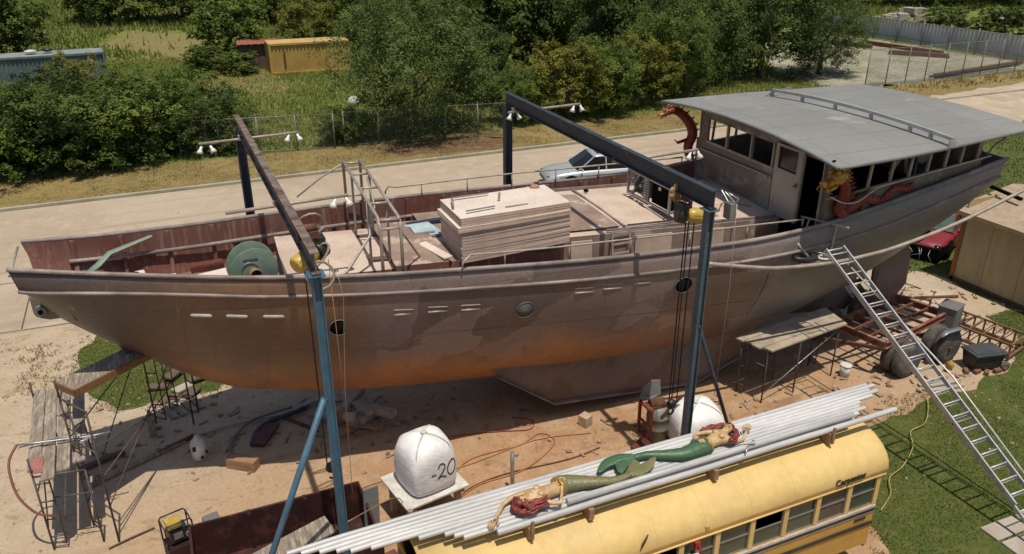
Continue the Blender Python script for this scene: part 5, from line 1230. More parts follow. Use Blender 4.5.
# ---------------------------------------------------------------- scaffolds
M['scaf'] = mat('scaffold_tube', (.10, .085, .07), (.07, .05, .04), 4, rough=.6, metal=.3)
M['scaf_blue'] = mat('blue_grey_scaffold_tube', (.09, .11, .125), (.10, .075, .06), 3, rough=.55, metal=.3)
def scaf_frame(parent, p, q, h, m=None, rungs=4, r=.021):
    """welded end frame between ground points p and q"""
    p = Vector(p); q = Vector(q); b = MB(); d = q - p
    b.tube([p, p + V3(0, 0, h)], r, 7); b.tube([q, q + V3(0, 0, h)], r, 7)
    b.tube([p + V3(0, 0, h), q + V3(0, 0, h)], r, 7); a, c = p + d * .28, p + d * .72
    b.tube([a + V3(0, 0, .12), a + V3(0, 0, h)], r * .8, 6)
    b.tube([p + V3(0, 0, .2), a + V3(0, 0, .12)], r * .8, 6)
    for k in range(rungs): z = h * (.18 + .72 * k / max(1, rungs - 1)); b.tube([p + V3(0, 0, z), a + V3(0, 0, z)], r * .7, 6)
    b.tube([a + V3(0, 0, h * .7), q + V3(0, 0, h * .7)], r * .7, 6)
    return b.build('end_frame', m or M['scaf'], parent)
def cross(parent, a, b_, m=None, r=.014):
    b = MB(); b.tube([a, b_], r, 6); return b.build('cross_brace', m or M['scaf'], parent)
def plank(parent, c, s, rz_, m, jig=0):
    b = MB(); n = 8; vs = []; rot = Matrix.Rotation(rz_, 3, 'Z'); rj = random.Random(c[0] * 7)
    w = rj.uniform(-.02, .02)
    for k in range(n + 1):
        f = k / n - .5
        for y, z in ((-.5, -.5), (.5, -.5), (.5, .5), (-.5, .5)):
            vs.append(rot @ Vector((y * s[0], f * s[1], z * s[2] + w * (1 - 4 * f * f) + y * .012)) + Vector(c))
    fs = [(4 * k + i, 4 * k + (i + 1) % 4, 4 * k + 4 + (i + 1) % 4, 4 * k + 4 + i) for k in range(n) for i in range(4)] + [(0, 1, 2, 3), (4 * n + 3, 4 * n + 2, 4 * n + 1, 4 * n)]
    b.add(vs, fs); return b.build('plank', m, parent, world=True if parent else False, bevel=.003)
s1 = thing('scaffold', 'scaffold with four weathered planks at the bottom left corner', 'scaffold', (-2.9, 16.6, 0))
scaf_frame(s1, (-3.32, 15.0, 0), (-2.42, 14.85, 0), 1.78, M['scaf_blue']); scaf_frame(s1, (-3.55, 18.1, 0), (-2.72, 18.1, 0), 1.76, M['scaf_blue'])
b = MB()
for p in ((-3.32, 15.0), (-3.55, 18.1)): b.cyl((*p, 1.7), (*p, 2.2), .02, n=7)
b.build('upright_pin', M['scaf_blue'], s1)
for (x, y, L_, mm) in ((-3.37, 16.75, 3.2, 'wood_grey'), (-3.12, 16.5, 3.55, 'wood_grey'), (-2.86, 16.6, 3.35, 'wood_grey'), (-2.59, 16.7, 3.2, 'wood_grey')):
    plank(s1, (x, y, 1.83), (.235, L_, .045), R(2.5) , M['wood_grey'])
b = MB(); b.box((-3.26, 15.25, 1.862), (.22, .55, .012), R(3)); b.build('red_paint_patch', mat('faded_red_paint', (.36, .14, .12), (.28, .12, .10), 5, rough=.8), s1)
cross(s1, (-3.32, 15.0, .5), (-3.55, 18.1, 1.4), M['scaf_blue']); cross(s1, (-3.32, 15.0, 1.4), (-3.55, 18.1, .5), M['scaf_blue'])
# tall scaffold frame tower supporting the bow plank
s2_ = thing('scaffold', 'tall scaffold with thick brown edged plank reaching under the bow', 'scaffold', (-1.6, 16.8, 0))
scaf_frame(s2_, (-2.62, 15.45, 0), (-2.14, 14.72, 0), 3.1, M['scaf'], 7); scaf_frame(s2_, (-1.3, 18.9, 0), (-.45, 18.45, 0), 3.08, M['scaf'], 6); scaf_frame(s2_, (-.95, 19.4, 0), (-.3, 19.0, 0), 2.2, M['scaf'], 5)
for a, c in (((-2.14, 14.72, .9), (-.45, 18.45, 2.4)), ((-2.14, 14.72, 2.3), (-.45, 18.45, .9)), ((-2.62, 15.45, 2.2), (-1.3, 18.9, 2.2)), ((-2.14, 14.72, 1.6), (-.45, 18.45, 1.6)), ((-2.62, 15.45, .6), (-1.3, 18.9, 2.3))): cross(s2_, a, c)
b = MB(); mid = V3(-1.76, 16.35, 3.14); dd = (V3(-1.1, 17.0, 0) - V3(-2.45, 16.0, 0)).normalized()
ang = math.atan2(dd.y, dd.x); 
b.box(mid, (1.95, .62, .05), ang); b.build('plank', M['wood_grey'], s2_)
b = MB(); sdv = V3(math.sin(ang), -math.cos(ang), 0); b.box(mid + sdv * .33 - V3(0, 0, .03), (1.95, .04, .16), ang); b.box(mid - dd * .98 - V3(0, 0, .03), (.04, .62, .14), ang); b.build('edge_board', mat('varnished_edge', (.22, .12, .055), (.16, .085, .04), 3, rough=.6), s2_)
b = MB(); b.cyl((-2.62, 15.45, 3.1), (-2.62, 15.45, 3.5), .02, n=7); b.build('upright_pin', M['scaf'], s2_)
b = MB(); b.box((-1.35, 16.95, 3.21), (.35, .5, .05), .3); tag(b.build('loose_board', M['wood_dark'], loc=(-1.35, 16.95, 3.21)), 'short dark board on the high plank under the bow', 'board')
# scaffold table on the right
s3 = thing('scaffold', 'scaffold table with wide weathered planks right of the keel', 'scaffold', (15.3, 14.2, 0))
T = [V3(12.75, 14.35, 0), V3(13.0, 13.38, 0), V3(15.95, 13.74, 0), V3(16.15, 14.75, 0)]
M['wood_pale'] = mat('dusty_pale_plank', (.42, .35, .27), (.31, .25, .19), 2.2, rough=.9, c3=(.22, .17, .13), s3=1.8, lo3=.58, hi3=.66)
for k in range(4):
    f0, f1 = k / 4 + .006, (k + 1) / 4 - .006
    q = [T[0].lerp(T[1], f0), T[0].lerp(T[1], f1), T[3].lerp(T[2], f1), T[3].lerp(T[2], f0)]
    e = (rnd.uniform(-.12, .12)); q = [q[0] - V3(e, 0, 0), q[1] - V3(e, 0, 0), q[2], q[3]]
    b = MB(); b.hexa([p + V3(0, 0, 1.55) for p in q] + [p + V3(0, 0, 1.60) for p in q]); b.build('plank', M['wood_pale'], s3, bevel=.004)
for p, q in (((12.85, 14.2, 0), (13.1, 13.5, 0)), ((13.95, 14.4, 0), (14.2, 13.55, 0)), ((15.6, 14.5, 0), (15.75, 13.8, 0))): scaf_frame(s3, p, q, 1.54, M['scaf'], 3)
cross(s3, (13.1, 13.5, .25), (15.75, 13.8, 1.45), M['galv']); cross(s3, (12.85, 14.2, 1.35), (13.95, 14.4, .25))
# two loose planks lying by the left scaffold, spray hoses and pipes over it
for c, s, a, lb in (((-1.75, 17.3, .03), (.14, 2.3, .05), R(-66), 'pale plank on the dirt beside the bottom left scaffold'), ((-2.5, 17.7, .05), (.16, 1.0, .08), R(-70), 'short dark beam beside the bottom left scaffold'), ((-1.9, 14.7, .02), (.04, .9, .03), R(-72), 'thin stick lying in front of the bottom left scaffold')):
    o = plank(None, (0, 0, 0), s, a, M['wood_grey'] if 'pale' in lb else M['wood_dark']); o.name = 'loose_plank'; o.location = c; tag(o, lb, 'plank')
b = MB(); b.tube([(-3.62, 15.9, 2.02), (-3.3, 15.92, 1.96), (-2.3, 15.75, 1.95), (-1.95, 15.75, 1.95)], .02, 7); b.tube([(-3.6, 15.9, 1.95), (-2.9, 15.95, 1.96), (-2.2, 15.6, 1.98)], .016, 6)
b.tube([(-2.5 + .18 * math.cos(a), 15.75 + .12 * math.sin(a), 1.95) for a in [k * PI / 8 for k in range(16)]], .016, 6, closed=True); tag(b.build('spray_lance', M['galv'], loc=(-3.0, 16, 1.95)), 'grey spray lance and hose lying across the bottom left scaffold', 'lance')
b = MB(); b.tube(spline([(-3.62, 15.9, 2.02), (-3.78, 15.6, 1.8), (-3.7, 15.2, 1.35), (-3.45, 14.98, 1.0), (-3.2, 14.95, .85), (-3.0, 15.1, .6)], 5), .025, 7); tag(b.build('hose', mat('red_brown_hose', (.20, .07, .04), rough=.6), loc=(-4, 15.5, 1.5)), 'red brown hose looping left of the bottom left scaffold', 'hose')
# ---------------------------------------------------------------- bulk bags
def bulk_bag(name, c, w, h, label, num=None, pallet=True, rz_=0, zb=0, lean=0):
    c = Vector(c); t = thing(name, label, 'bulk bag', c, rz_)
    rings = []; n = 40; rg = random.Random(int(c.x * 10))
    prof = [(.88, 0), (.97, .05), (1.0, .25), (1.0, .52), (.98, .68), (.91, .81), (.74, .92), (.45, .985), (.12, 1.01)]
    for r_, z in prof:
        ring = []
        for k in range(n):
            a = 2 * PI * k / n; ca, sa = math.cos(a), math.sin(a); e = lerp(.45, .8, max(0, z - .5) * 2)   # squarish low, rounder on top
            x = abs(ca) ** e * (1 if ca > 0 else -1); y = abs(sa) ** e * (1 if sa > 0 else -1)
            q = mn.noise(Vector((ca * 2.2, sa * 2.2, z * 3 + c.x))) * .05 + mn.noise(Vector((ca * 6, sa * 6, z * 9))) * .028
            rr2 = r_ * (1 + q); ring.append((x * rr2 * w / 2 + lean * z * h, y * rr2 * w / 2, z * h * (1 + .02 * math.sin(3 * a))))
        rings.append(ring)
    b = MB(); b.loft(rings, True, True, True); b.build('bag', M['bagw'], t, world=False, subsurf=1)
    b = MB()
    for a in (.78, 2.36, 3.93, 5.5):
        ca, sa = math.cos(a), math.sin(a); p = [(ca * w * .50 * k + lean * z, sa * w * .50 * k, z) for k, z in ((1.13, h * .55), (1.05, h * .72), (.90, h * .88), (.50, h * .99), (.12, h * 1.02))]
        b.tube(spline(p, 3), .016, 6, flat=(1.4, .4))
    b.ell((0, 0, h * 1.03), (.07, .06, .03)); b.build('strap', M['white'], t, world=False)
    return t
pl = thing('pallet', 'white board pallet on stub legs under the numbered white bag', 'pallet', (3.78, 12.95, 0), R(10))
b = MB(); b.box((0, 0, .87), (1.42, 1.24, .05)); b.build('deck_board', M['white'], pl, world=False, bevel=.01)
b = MB()
for x in (-.55, .55): b.box((x, 0, .80), (.12, 1.2, .09))
b.build('bearer', M['wood'], pl, world=False)
for x in (-.52, .52):
    for y in (-.45, .45): b = MB(); b.box((x, y, .378), (.12, .12, .755)); b.build('leg', M['concrete'], pl, world=False)
bag1 = bulk_bag('bulk_bag', (3.82, 12.95, .90), 1.08, 1.16, 'white woven bulk bag marked 20 standing on the pallet', rz_=R(10))
# hand painted 20 on the bag's near side, drawn as brush strokes following its surface
from mathutils.bvhtree import BVHTree
bag_o = [c_ for c_ in bag1.children if c_.name.startswith('bag')][0]
bpy.context.view_layer.update(); bvh = BVHTree.FromObject(bag_o, bpy.context.evaluated_depsgraph_get())
def bag_pt(x, z):
    hit = bvh.ray_cast(Vector((x, -2, z)), Vector((0, 1, 0)))[0]; return hit + V3(0, -.004, 0) if hit else V3(x, -.6, z)
b = MB()
for st_ in ([(-.16, .50), (-.06, .50)], [(-.0, .62), (.05, .70), (.13, .68), (.15, .60), (.08, .48), (-.02, .38), (.06, .41), (.17, .37)], [(.34, .70), (.26, .66), (.21, .55), (.22, .43), (.29, .37), (.37, .42), (.41, .54), (.39, .66), (.32, .70)]):
    b.tube([bag_pt(p.x + .02, p.z) for p in spline([(x, 0, z) for x, z in st_], 5)], .011, 6)
b.build('painted_number', M['ink'], bag1, world=False)
bulk_bag('bulk_bag', (10.5, 12.9, .05), 1.2, 1.0, 'slumped white bulk bag behind the right gantry post', rz_=R(-6), lean=.05)
# ---------------------------------------------------------------- pump barrel assembly left of the right post
dm = thing('pump_barrel', 'grey barrel with rusty pump and red frame left of the right gantry post', 'barrel', (9.75, 13.4, 0), 0)
b = MB(); b.lathe((9.78, 13.35, 0), [(.24, 0), (.27, .02), (.27, .3), (.28, .31), (.27, .33), (.27, .6), (.28, .61), (.27, .63), (.26, .9), (0, .9)], 24); b.build('drum', mat('grey_barrel', (.20, .21, .19), (.14, .14, .12), 3, rough=.5), dm)
b = MB(); b.cyl((9.52, 13.35, 1.0), (9.86, 13.3, 1.0), .12, n=14); b.box((9.7, 13.35, .93), (.5, .3, .08)); b.build('pump', M['rust'], dm)
b = MB()
for (x, y) in ((9.42, 13.1), (9.42, 13.6)): b.bar((x, y, 0), (x, y, 1.0), .07, .05)
for z in (.1, .5, .95): b.bar((9.42, 13.1, z), (9.42, 13.6, z), .05, .05)
b.bar((9.42, 13.1, .1), (9.25, 13.0, .1), .3, .05); b.build('frame', mat('red_frame', (.26, .045, .025), (.2, .04, .02), 4, rough=.6), dm)
b = MB(); b.bar((9.7, 13.1, .75), (10.15, 13.0, 1.25), .05, .05); b.build('handle', M['maroon'], dm)
b = MB(); b.poly([(9.3, 13.5, 1.12), (9.4, 13.5, 1.42), (9.65, 13.55, 1.5), (9.9, 13.55, 1.45), (9.92, 13.5, 1.1), (9.6, 13.45, 1.05)], (.02, .03, 0)); b.build('splash_plate', M['hull_blue'], dm)
b = MB(); b.box((8.45, 14.5, .14), (.26, .26, .28), .4); tag(b.build('concrete_block', mat('tan_block', (.5, .36, .25), rough=.9), loc=(8.45, 14.5, 0), bevel=.015), 'small square tan block on the dirt beside the keel', 'block')
b = MB(); b.box((9.15, 13.0, .1), (.5, .35, .2), .5); tag(b.build('tool_box', M['maroon'], loc=(9.15, 13, 0), bevel=.02), 'small dark red box beside the grey pump barrel', 'box')
# ---------------------------------------------------------------- maroon bin and the generator on it
bn = thing('steel_bin', 'big open dark maroon steel bin below the left gantry', 'bin', (.8, 12.4, 0))
x0, x1, y0, y1, hh = -.75, 2.5, 11.5, 13.4, .95
b = MB(); b.box(((x0 + x1) / 2, y1, hh / 2), (x1 - x0, .05, hh)); b.box(((x0 + x1) / 2, y0, hh / 2), (x1 - x0, .05, hh)); b.box((x0, (y0 + y1) / 2, hh / 2), (.05, y1 - y0 - .052, hh)); b.box((x1, (y0 + y1) / 2, hh / 2), (.05, y1 - y0 - .052, hh)); b.build('side', M['maroon_bin'], bn)
b = MB(); b.box(((x0 + x1) / 2, (y0 + y1) / 2, .05), (x1 - x0, y1 - y0, .04)); b.build('floor', M['maroon_bin'], bn)
for k in (1, 2):
    b = MB(); b.box((lerp(x0, x1, k / 3), y1 - .05, hh / 2), (.07, .05, hh * .96)); b.build('rib', M['maroon_bin'], bn)
    b = MB(); b.box((lerp(x0, x1, k / 3), y1 + .05, hh / 2), (.07, .05, hh * .96)); b.build('rib', M['maroon_bin'], bn)
b = MB(); b.tube([(x0, y1, hh), (x1, y1, hh)], .022, 6); b.tube([(x1, y0, hh), (x1, y1, hh)], .022, 6); b.tube([(x0, y0, hh), (x1, y0, hh)], .022, 6); b.build('rim', M['maroon_bin'], bn)
o = plank(None, (0, 0, 0), (.55, 2.4, .04), R(-78), M['wood_grey']); o.name = 'loose_plank'; o.location = (.55, 12.1, .84); o.rotation_euler = (0, R(-7), 0); tag(o, 'dusty plank lying aslant inside the maroon bin', 'plank')
gq = thing('portable_generator', 'small yellow and black portable generator in tube frame by the maroon bin', 'generator', (-.98, 13.6, .0), R(15)); gq.scale = (.82, .82, .9)
b = MB()
for y in (-.22, .22):
    b.tube([(-.3, y, .62), (-.3, y, 1.14), (-.26, y, 1.2), (.26, y, 1.2), (.3, y, 1.14), (.3, y, .62), (-.3, y, .62)], .02, 7)
for x in (-.3, .3): b.tube([(x, -.22, 1.14), (x, .22, 1.14)], .018, 6); b.tube([(x, -.22, .65), (x, .22, .65)], .018, 6)
b.build('frame', M['black'], gq, world=False)
b = MB(); b.box((-.06, 0, 1.1), (.32, .34, .13)); b.build('fuel_tank', M['hoist_y'], gq, world=False, bevel=.03)
b = MB(); b.box((0, 0, .83), (.42, .34, .3)); b.cyl((.18, -.1, .85), (.3, -.1, .85), .1); b.build('engine', M['black'], gq, world=False, bevel=.02)
b = MB(); b.box((-.03, -.19, .86), (.2, .02, .14)); b.cyl((.2, -.2, .8), (.2, -.14, .8), .07); b.build('panel', M['galv'], gq, world=False)
b = MB(); b.box((0, 0, .3), (.62, .5, .6)); b.build('plinth', M['maroon_bin'], gq, world=False, bevel=.01)
b = MB(); b.box((-.35, 13.75, .55), (.3, .3, .4), .2); b.cyl((-.35, 13.6, .62), (-.35, 13.5, .62), .12); b.box((-.35, 13.75, .18), (.26, .26, .36), .2); tag(b.build('motor', M['steel_grey'], loc=(-.35, 13.75, 0), bevel=.015), 'small grey motor behind the portable generator', 'motor')
# ---------------------------------------------------------------- bits on the dirt
def lying(name, label, cat, pts, r, m, n=7): b = MB(); b.tube(spline(pts, 5) if len(pts) > 2 else pts, r, n); return tag(b.build(name, m, loc=pts[0]), label, cat)
b = MB(); b.box((0, 0, .13), (.72, .26, .26)); o = b.build('timber_block', M['wood'], world=False, loc=(.46, 16.2, 0), bevel=.01); o.rotation_euler = (0, 0, R(-38)); tag(o, 'chunky fresh timber block on the sunlit dirt below the hull', 'block')
b = MB(); b.box((0, 0, .3), (.16, .16, .6)); b.box((0, 0, .66), (.08, .08, .14)); tag(b.build('wooden_post', M['wood_grey'], world=False, loc=(-1.38, 18.35, 0), bevel=.01), 'short grey wooden post standing under the bow', 'post')
jg = thing('paint_jug', 'white plastic jug with green and black marks on the dirt', 'jug', (-.42, 16.95, 0), .3)
b = MB(); b.lathe((0, 0, 0), [(.13, 0), (.16, .03), (.17, .4), (.14, .5), (.07, .56), (.06, .62), (0, .62)], 18); b.build('body', M['white'], jg, world=False)
b = MB(); b.box((-.12, -.12, .38), (.09, .06, .1), .6); b.box((.12, -.11, .2), (.07, .05, .06), -.6); b.cyl((0, -.17, .12), (0, -.178, .12), .04); b.build('marking', M['ink'], jg, world=False)
lying('steel_bar', 'long curved steel bar lying from the jug towards the hull shadow', 'bar', [(-1.15, 17.75, .04), (-.3, 17.9, .05), (.8, 18.0, .06), (1.9, 17.9, .05)], .03, M['tube'])
lying('steel_bar', 'rusty pipe on the dirt left of the white jug', 'bar', [(-1.3, 17.5, .04), (-.5, 17.9, .04)], .06, M['rust'])
lying('steel_bar', 'bright curved tube framing the dark scrap under the hull', 'bar', [(.25, 16.75, .06), (.35, 17.3, .08), (.9, 17.9, .1), (1.9, 18.1, .1)], .035, M['steel_grey'])
lying('steel_bar', 'dark channel lying right of the bright curved tube', 'bar', [(.75, 16.9, .06), (1.1, 17.6, .08), (2.2, 17.9, .1)], .06, M['navy'])
b = MB(); b.box((1.1, 17.2, .08), (.9, .35, .06), 1.0); tag(b.build('scrap_plate', M['maroon'], loc=(1.1, 17.2, 0)), 'dark red scrap plate beside the timber block', 'plate')
b = MB()
for k in range(12): b.box((2.1 + k * .055, 18.05 + .015 * k, .1), (.03, .12, .05), .2)
b.bar((2.05, 18.05, .08), (2.8, 18.2, .08), .10, .03); tag(b.build('perforated_strip', M['galv'], loc=(2.4, 18.1, 0)), 'pale ribbed strip lying in the hull shadow', 'strip')
b = MB(); b.cyl((1.6, 17.9, .03), (2.3, 16.9, .03), .045); tag(b.build('steel_bar', M['rust'], loc=(2, 17.4, 0)), 'straight rusty bar lying across the others in the hull shadow', 'bar')
r5 = random.Random(21)
wd = ['left end', 'front', 'standing at the back', 'flat on top', 'right end', 'middle', 'leaning', 'underneath', 'front right', 'back right', 'small', 'far left']
for i in range(12):
    x, y = 3.45 + r5.uniform(-.7, .7), 16.9 + r5.uniform(-.5, .5); b = MB(); b.box((0, 0, 0), (r5.uniform(.5, .85), r5.uniform(.16, .24), r5.uniform(.12, .18)))
    o = b.build('wood_offcut', M['wood_pale'] if i % 3 else M['wood'], world=False, loc=(x, y, .12 + .13 * (i % 3)), bevel=.006); o.rotation_euler = (r5.uniform(-.25, .25), r5.uniform(-.3, .3) + (1.2 if i in (2, 6) else 0), r5.uniform(0, 3)); tag(o, 'grey wood offcut in the pile right of the blue post, %s' % wd[i], 'offcut', 'wood offcuts under the hull')
for i, (x, y, a) in enumerate(((-.95, 19.9, .2), (-.6, 20.3, .6), (-1.2, 20.6, -.2), (-.4, 19.9, 1.0), (-.2, 20.6, .3), (-.8, 21.0, .9))):
    b = MB(); b.box((0, 0, .03), (.5, .3, .05)); o = b.build('stone_slab', M['concrete'] if i == 1 else M['wood_dark'], world=False, loc=(x, y, .005 + .02 * i)); o.rotation_euler = (0, .05, a); tag(o, 'broken flat slab under the bow, %s' % ['the left front one', 'the middle one', 'the left back one', 'the right front one', 'the right back one', 'the furthest one'][i], 'slab', 'broken slabs under the bow')
for i, (x, y) in enumerate(((-1.0, 19.3), (-.78, 19.35), (-.55, 19.42), (-.33, 19.5))):
    b = MB(); b.box((0, 0, .03), (.16, .85, .05)); o = b.build('loose_plank', M['wood_grey'], world=False, loc=(x, y, .0)); o.rotation_euler = (0, 0, .35); tag(o, 'short weathered plank on the dirt beneath the scaffold, %s' % ['leftmost of four', 'second from left', 'third from left', 'rightmost of four'][i], 'plank', 'planks beneath the bow scaffold')
# timbers under the keels
for i, (x, v) in enumerate(((8.9, -1.36), (11.9, -1.36), (8.3, 1.36), (11.9, 1.36))):
    if i == 0: continue
    p = Matrix.Rotation(-YA, 3, 'Z') @ Vector((x + 3.1, v, 0)) + B0; hh_ = .40 if x < 9 else .055; p = p + (B0 + V3(x + 3.1, 0, 0) - p) * .12
    b = MB(); b.box((0, 0, hh_ / 2), (.28, .5, hh_)); o = b.build('keel_timber', M['wood_dark'], world=False, loc=p); o.rotation_euler = (0, 0, -YA); tag(o, 'dark timber block under the boat, %s' % ['front of the keel nearest the bus', 'rear of the keel nearest the bus', 'front of the keel on the street side', 'rear of the keel on the street side'][i], 'timber', 'timbers under the keels')
# hoses and cords on the dirt
lying('air_hose', 'orange air hose looping over the dirt between the bag and the keel', 'hose', [(4.6, 13.75, .03), (5.3, 14.33, .02), (6.6, 14.38, .02), (7.25, 14.6, .02), (7.45, 14.2, .02), (7.0, 13.8, .02), (6.2, 13.45, .02), (5.2, 13.4, .02), (4.5, 13.1, .02)], .016, mat('orange_hose', (.48, .19, .07), rough=.5), 6)
lying('power_cord', 'thin red cord on the dirt between the bag and the keel', 'cord', [(3.6, 15.2, .02), (5.2, 15.35, .02), (6.4, 15.06, .02), (7.1, 14.85, .02), (7.3, 15.2, .02), (6.9, 15.5, .02)], .012, mat('red_cord', (.35, .04, .03), rough=.5), 5)
lying('air_hose', 'tan hose running along the dirt behind the maroon bin', 'hose', [(-.6, 13.9, .03), (.6, 13.8, .02), (2.0, 14.1, .02), (3.2, 14.4, .02), (5.0, 14.15, .02), (7.0, 14.4, .02), (8.4, 14.1, .02)], .014, mat('tan_hose', (.42, .24, .14), rough=.6), 5)
lying('air_hose', 'dark hose curving beside the tubes on the bus', 'hose', [(4.2, 12.7, .02), (4.8, 13.3, .02), (5.8, 13.5, .02), (7.4, 13.4, .02), (8.3, 13.5, .02)], .016, M['rust'], 5)
lying('power_cord', 'black cord trailing left from the portable generator', 'cord', [(-1.2, 13.3, .5), (-1.5, 13.7, .05), (-2.0, 13.9, .02), (-2.6, 13.4, .02)], .014, M['black'], 5)
lying('rope', 'thin yellow rope lying over the lawn beside the ladder', 'rope', [(17.3, 12.3, .04), (17.1, 11.8, .09), (16.16, 11.04, .09), (15.5, 10.9, .09), (15.02, 10.42, .09), (14.2, 9.98, .09), (13.6, 9.8, .09), (13.2, 9.4, .09), (12.6, 9.1, .06)], .014, mat('yellow_rope', (.40, .32, .10), rough=.8), 5)
lying('guy_wire', 'thin pale rope from the blue post to the white bag pallet', 'rope', [(1.85, 11.2, 1.9), (2.9, 12.2, 1.3), (3.2, 12.5, .86)], .010, M['wood'], 5)
# clutter at the front end of the bus
for i, (x, y, s, a, mm, lb) in enumerate(((2.55, 12.6, (.32, .05, 1.25), .2, 'hull_blue', 'grey blue sheet standing left of the bus front'), (3.1, 11.9, (.1, .1, 1.1), .1, 'wood_grey', 'grey post left of the bus front'), (2.2, 11.0, (.12, .3, .9), .4, 'wood', 'timber offcut leaning beside the bus front'), (2.75, 10.9, (.5, .1, .8), .7, 'wood_dark', 'dark board leaning beside the bus front'), (2.6, 11.6, (.3, .3, .5), .3, 'rust', 'rusty crate beside the bus front'))):
    b = MB(); b.box((0, 0, s[2] / 2), s); o = b.build('scrap_piece', M[mm], world=False, loc=(x, y, 0), bevel=.008); o.rotation_euler = (.06 * (i - 2), .08, a); tag(o, lb, 'scrap')
# ---------------------------------------------------------------- stub posts near the tubes
b = MB(); b.cyl((5.75, 12.9, 0), (5.75, 12.9, 1.05), .045, n=10); tag(b.build('stub_post', M['galv'], loc=(5.75, 12.9, 0)), 'grey stub post standing behind the tubes left of the mermaids', 'post')
b = MB(); b.cyl((15.3, 12.4, 0), (15.3, 12.4, .55), .05, n=10); tag(b.build('stub_post', M['galv'], loc=(15.3, 12.4, 0)), 'short pale stub post behind the bus rear', 'post')
bk = thing('paint_bucket', 'white plastic bucket with lid beside the scaffold table', 'bucket', (16.1, 13.65, 0))
b = MB(); b.lathe((16.1, 13.65, 0), [(.13, 0), (.15, .32), (0, .32)], 20); b.build('body', M['white'], bk)
b = MB(); b.lathe((16.1, 13.65, .32), [(.16, 0), (.165, .03), (.13, .04), (0, .035)], 20); b.build('lid', M['white'], bk)
b = MB(); b.tube([(16.1 + .16 * math.cos(a), 13.65 - .05 - .05 * math.sin(a), .27 - .12 * math.sin(a)) for a in [k * PI / 8 for k in range(9)]], .006, 5); b.build('handle', M['galv'], bk)
# ---------------------------------------------------------------- trailer
tr = thing('flat_trailer', 'rusty red open frame trailer with big tyres behind the ladder', 'trailer', (18.4, 13.9, 0))
A_, B_, C_, D_ = V3(16.9, 13.2, .98), V3(20.0, 13.85, .98), V3(19.6, 15.3, .98), V3(16.6, 14.75, .98)
for p, q in ((A_, B_), (B_, C_), (C_, D_), (D_, A_)):
    b = MB(); ibeam(b, p, q, .2, .09, .02); b.build('side_rail', mat('red_rust', (.20, .065, .04), (.13, .05, .035), 3, rough=.8, c3=(.3, .16, .1), s3=3), tr)
b = MB()
for k in range(1, 6): f = k / 6; b.bar(A_.lerp(B_, f), D_.lerp(C_, f), .05, .08)
b.bar(A_.lerp(D_, .35), B_.lerp(C_, .35), .06, .1); b.bar(A_.lerp(D_, .65), B_.lerp(C_, .65), .06, .1); b.build('cross_member', M['rust'], tr)
b = MB(); b.bar(D_ - V3(0, 0, .1), D_ - V3(.7, -.5, .45), .08, .1); b.bar(A_ - V3(0, 0, .1), D_ - V3(.7, -.5, .45), .08, .1); b.build('drawbar', M['rust'], tr)
b = MB()
for x in (17.75, 19.2): b.bar((x, 12.9, .5), (x - .25, 15.6, .5), .1, .1)
b.build('axle', M['rust'], tr)
def tyre(c, dirv, r=.5, w=.27):
    b = MB(); q = Vector((0, 1, 0)).rotation_difference(Vector(dirv)).to_matrix()
    b.lathe(c, [(r * .56, -w / 2), (r * .62, -w / 2 - .01), (r * .9, -w / 2), (r * .99, -w * .34), (r, 0), (r * .99, w * .34), (r * .9, w / 2), (r * .62, w / 2 + .01), (r * .56, w / 2)], 32, axis='Y', rot=q)
    wh = b.build('wheel', M['rubber'], tr)
    b = MB(); b.lathe(c, [(0, -.03), (r * .2, -.05), (r * .25, 0), (r * .5, .02), (r * .56, -w * .4), (r * .58, -w * .4), (r * .58, w * .4), (r * .5, w * .3), (r * .25, .05), (0, .05)], 24, axis='Y', rot=q); b.build('rim', M['steel_grey'], wh)
    b = MB()
    for yy in (-.3, -.1, .1, .3): b.tube([Vector(c) + q @ Vector((math.cos(a) * (r + .002), yy * w, math.sin(a) * (r + .002))) for a in [k_ * PI / 16 for k_ in range(32)]], .012, 5, closed=True)
    b.build('tread', M['rubber'], wh)
dv = V3(.10, -1, 0).normalized()
for (x, y) in ((17.6, 13.0), (19.25, 13.1), (17.55, 13.35), (19.2, 13.45), (17.2, 15.5), (18.9, 15.9)): tyre((x, y, .5), dv)
b = MB(); 
for x in (19.25,): b.tube([(x - .6, 12.95, 1.0), (x - .4, 12.93, 1.1), (x + .2, 12.95, 1.1), (x + .55, 13.0, .9)], .03, 7, flat=(3, .6))
b.build('mudguard', M['galv'], tr)
cb = thing('steel_cabinet', 'grey steel electrical cabinet standing behind the trailer wheels', 'cabinet', (20.2, 13.9, 0), R(20))
b = MB(); b.box((0, 0, .62), (.62, .5, 1.2)); b.build('body', mat('cabinet_grey', (.24, .23, .21), (.19, .175, .155), 2, rough=.55), cb, world=False, bevel=.01)
b = MB(); b.box((0, 0, 1.235), (.66, .54, .03)); b.build('top', M['steel_grey'], cb, world=False)
b = MB(); b.box((0, -.258, .62), (.54, .015, 1.08)); b.box((.2, -.28, .65), (.03, .03, .14)); b.build('door', M['steel_grey'], cb, world=False, bevel=.005)
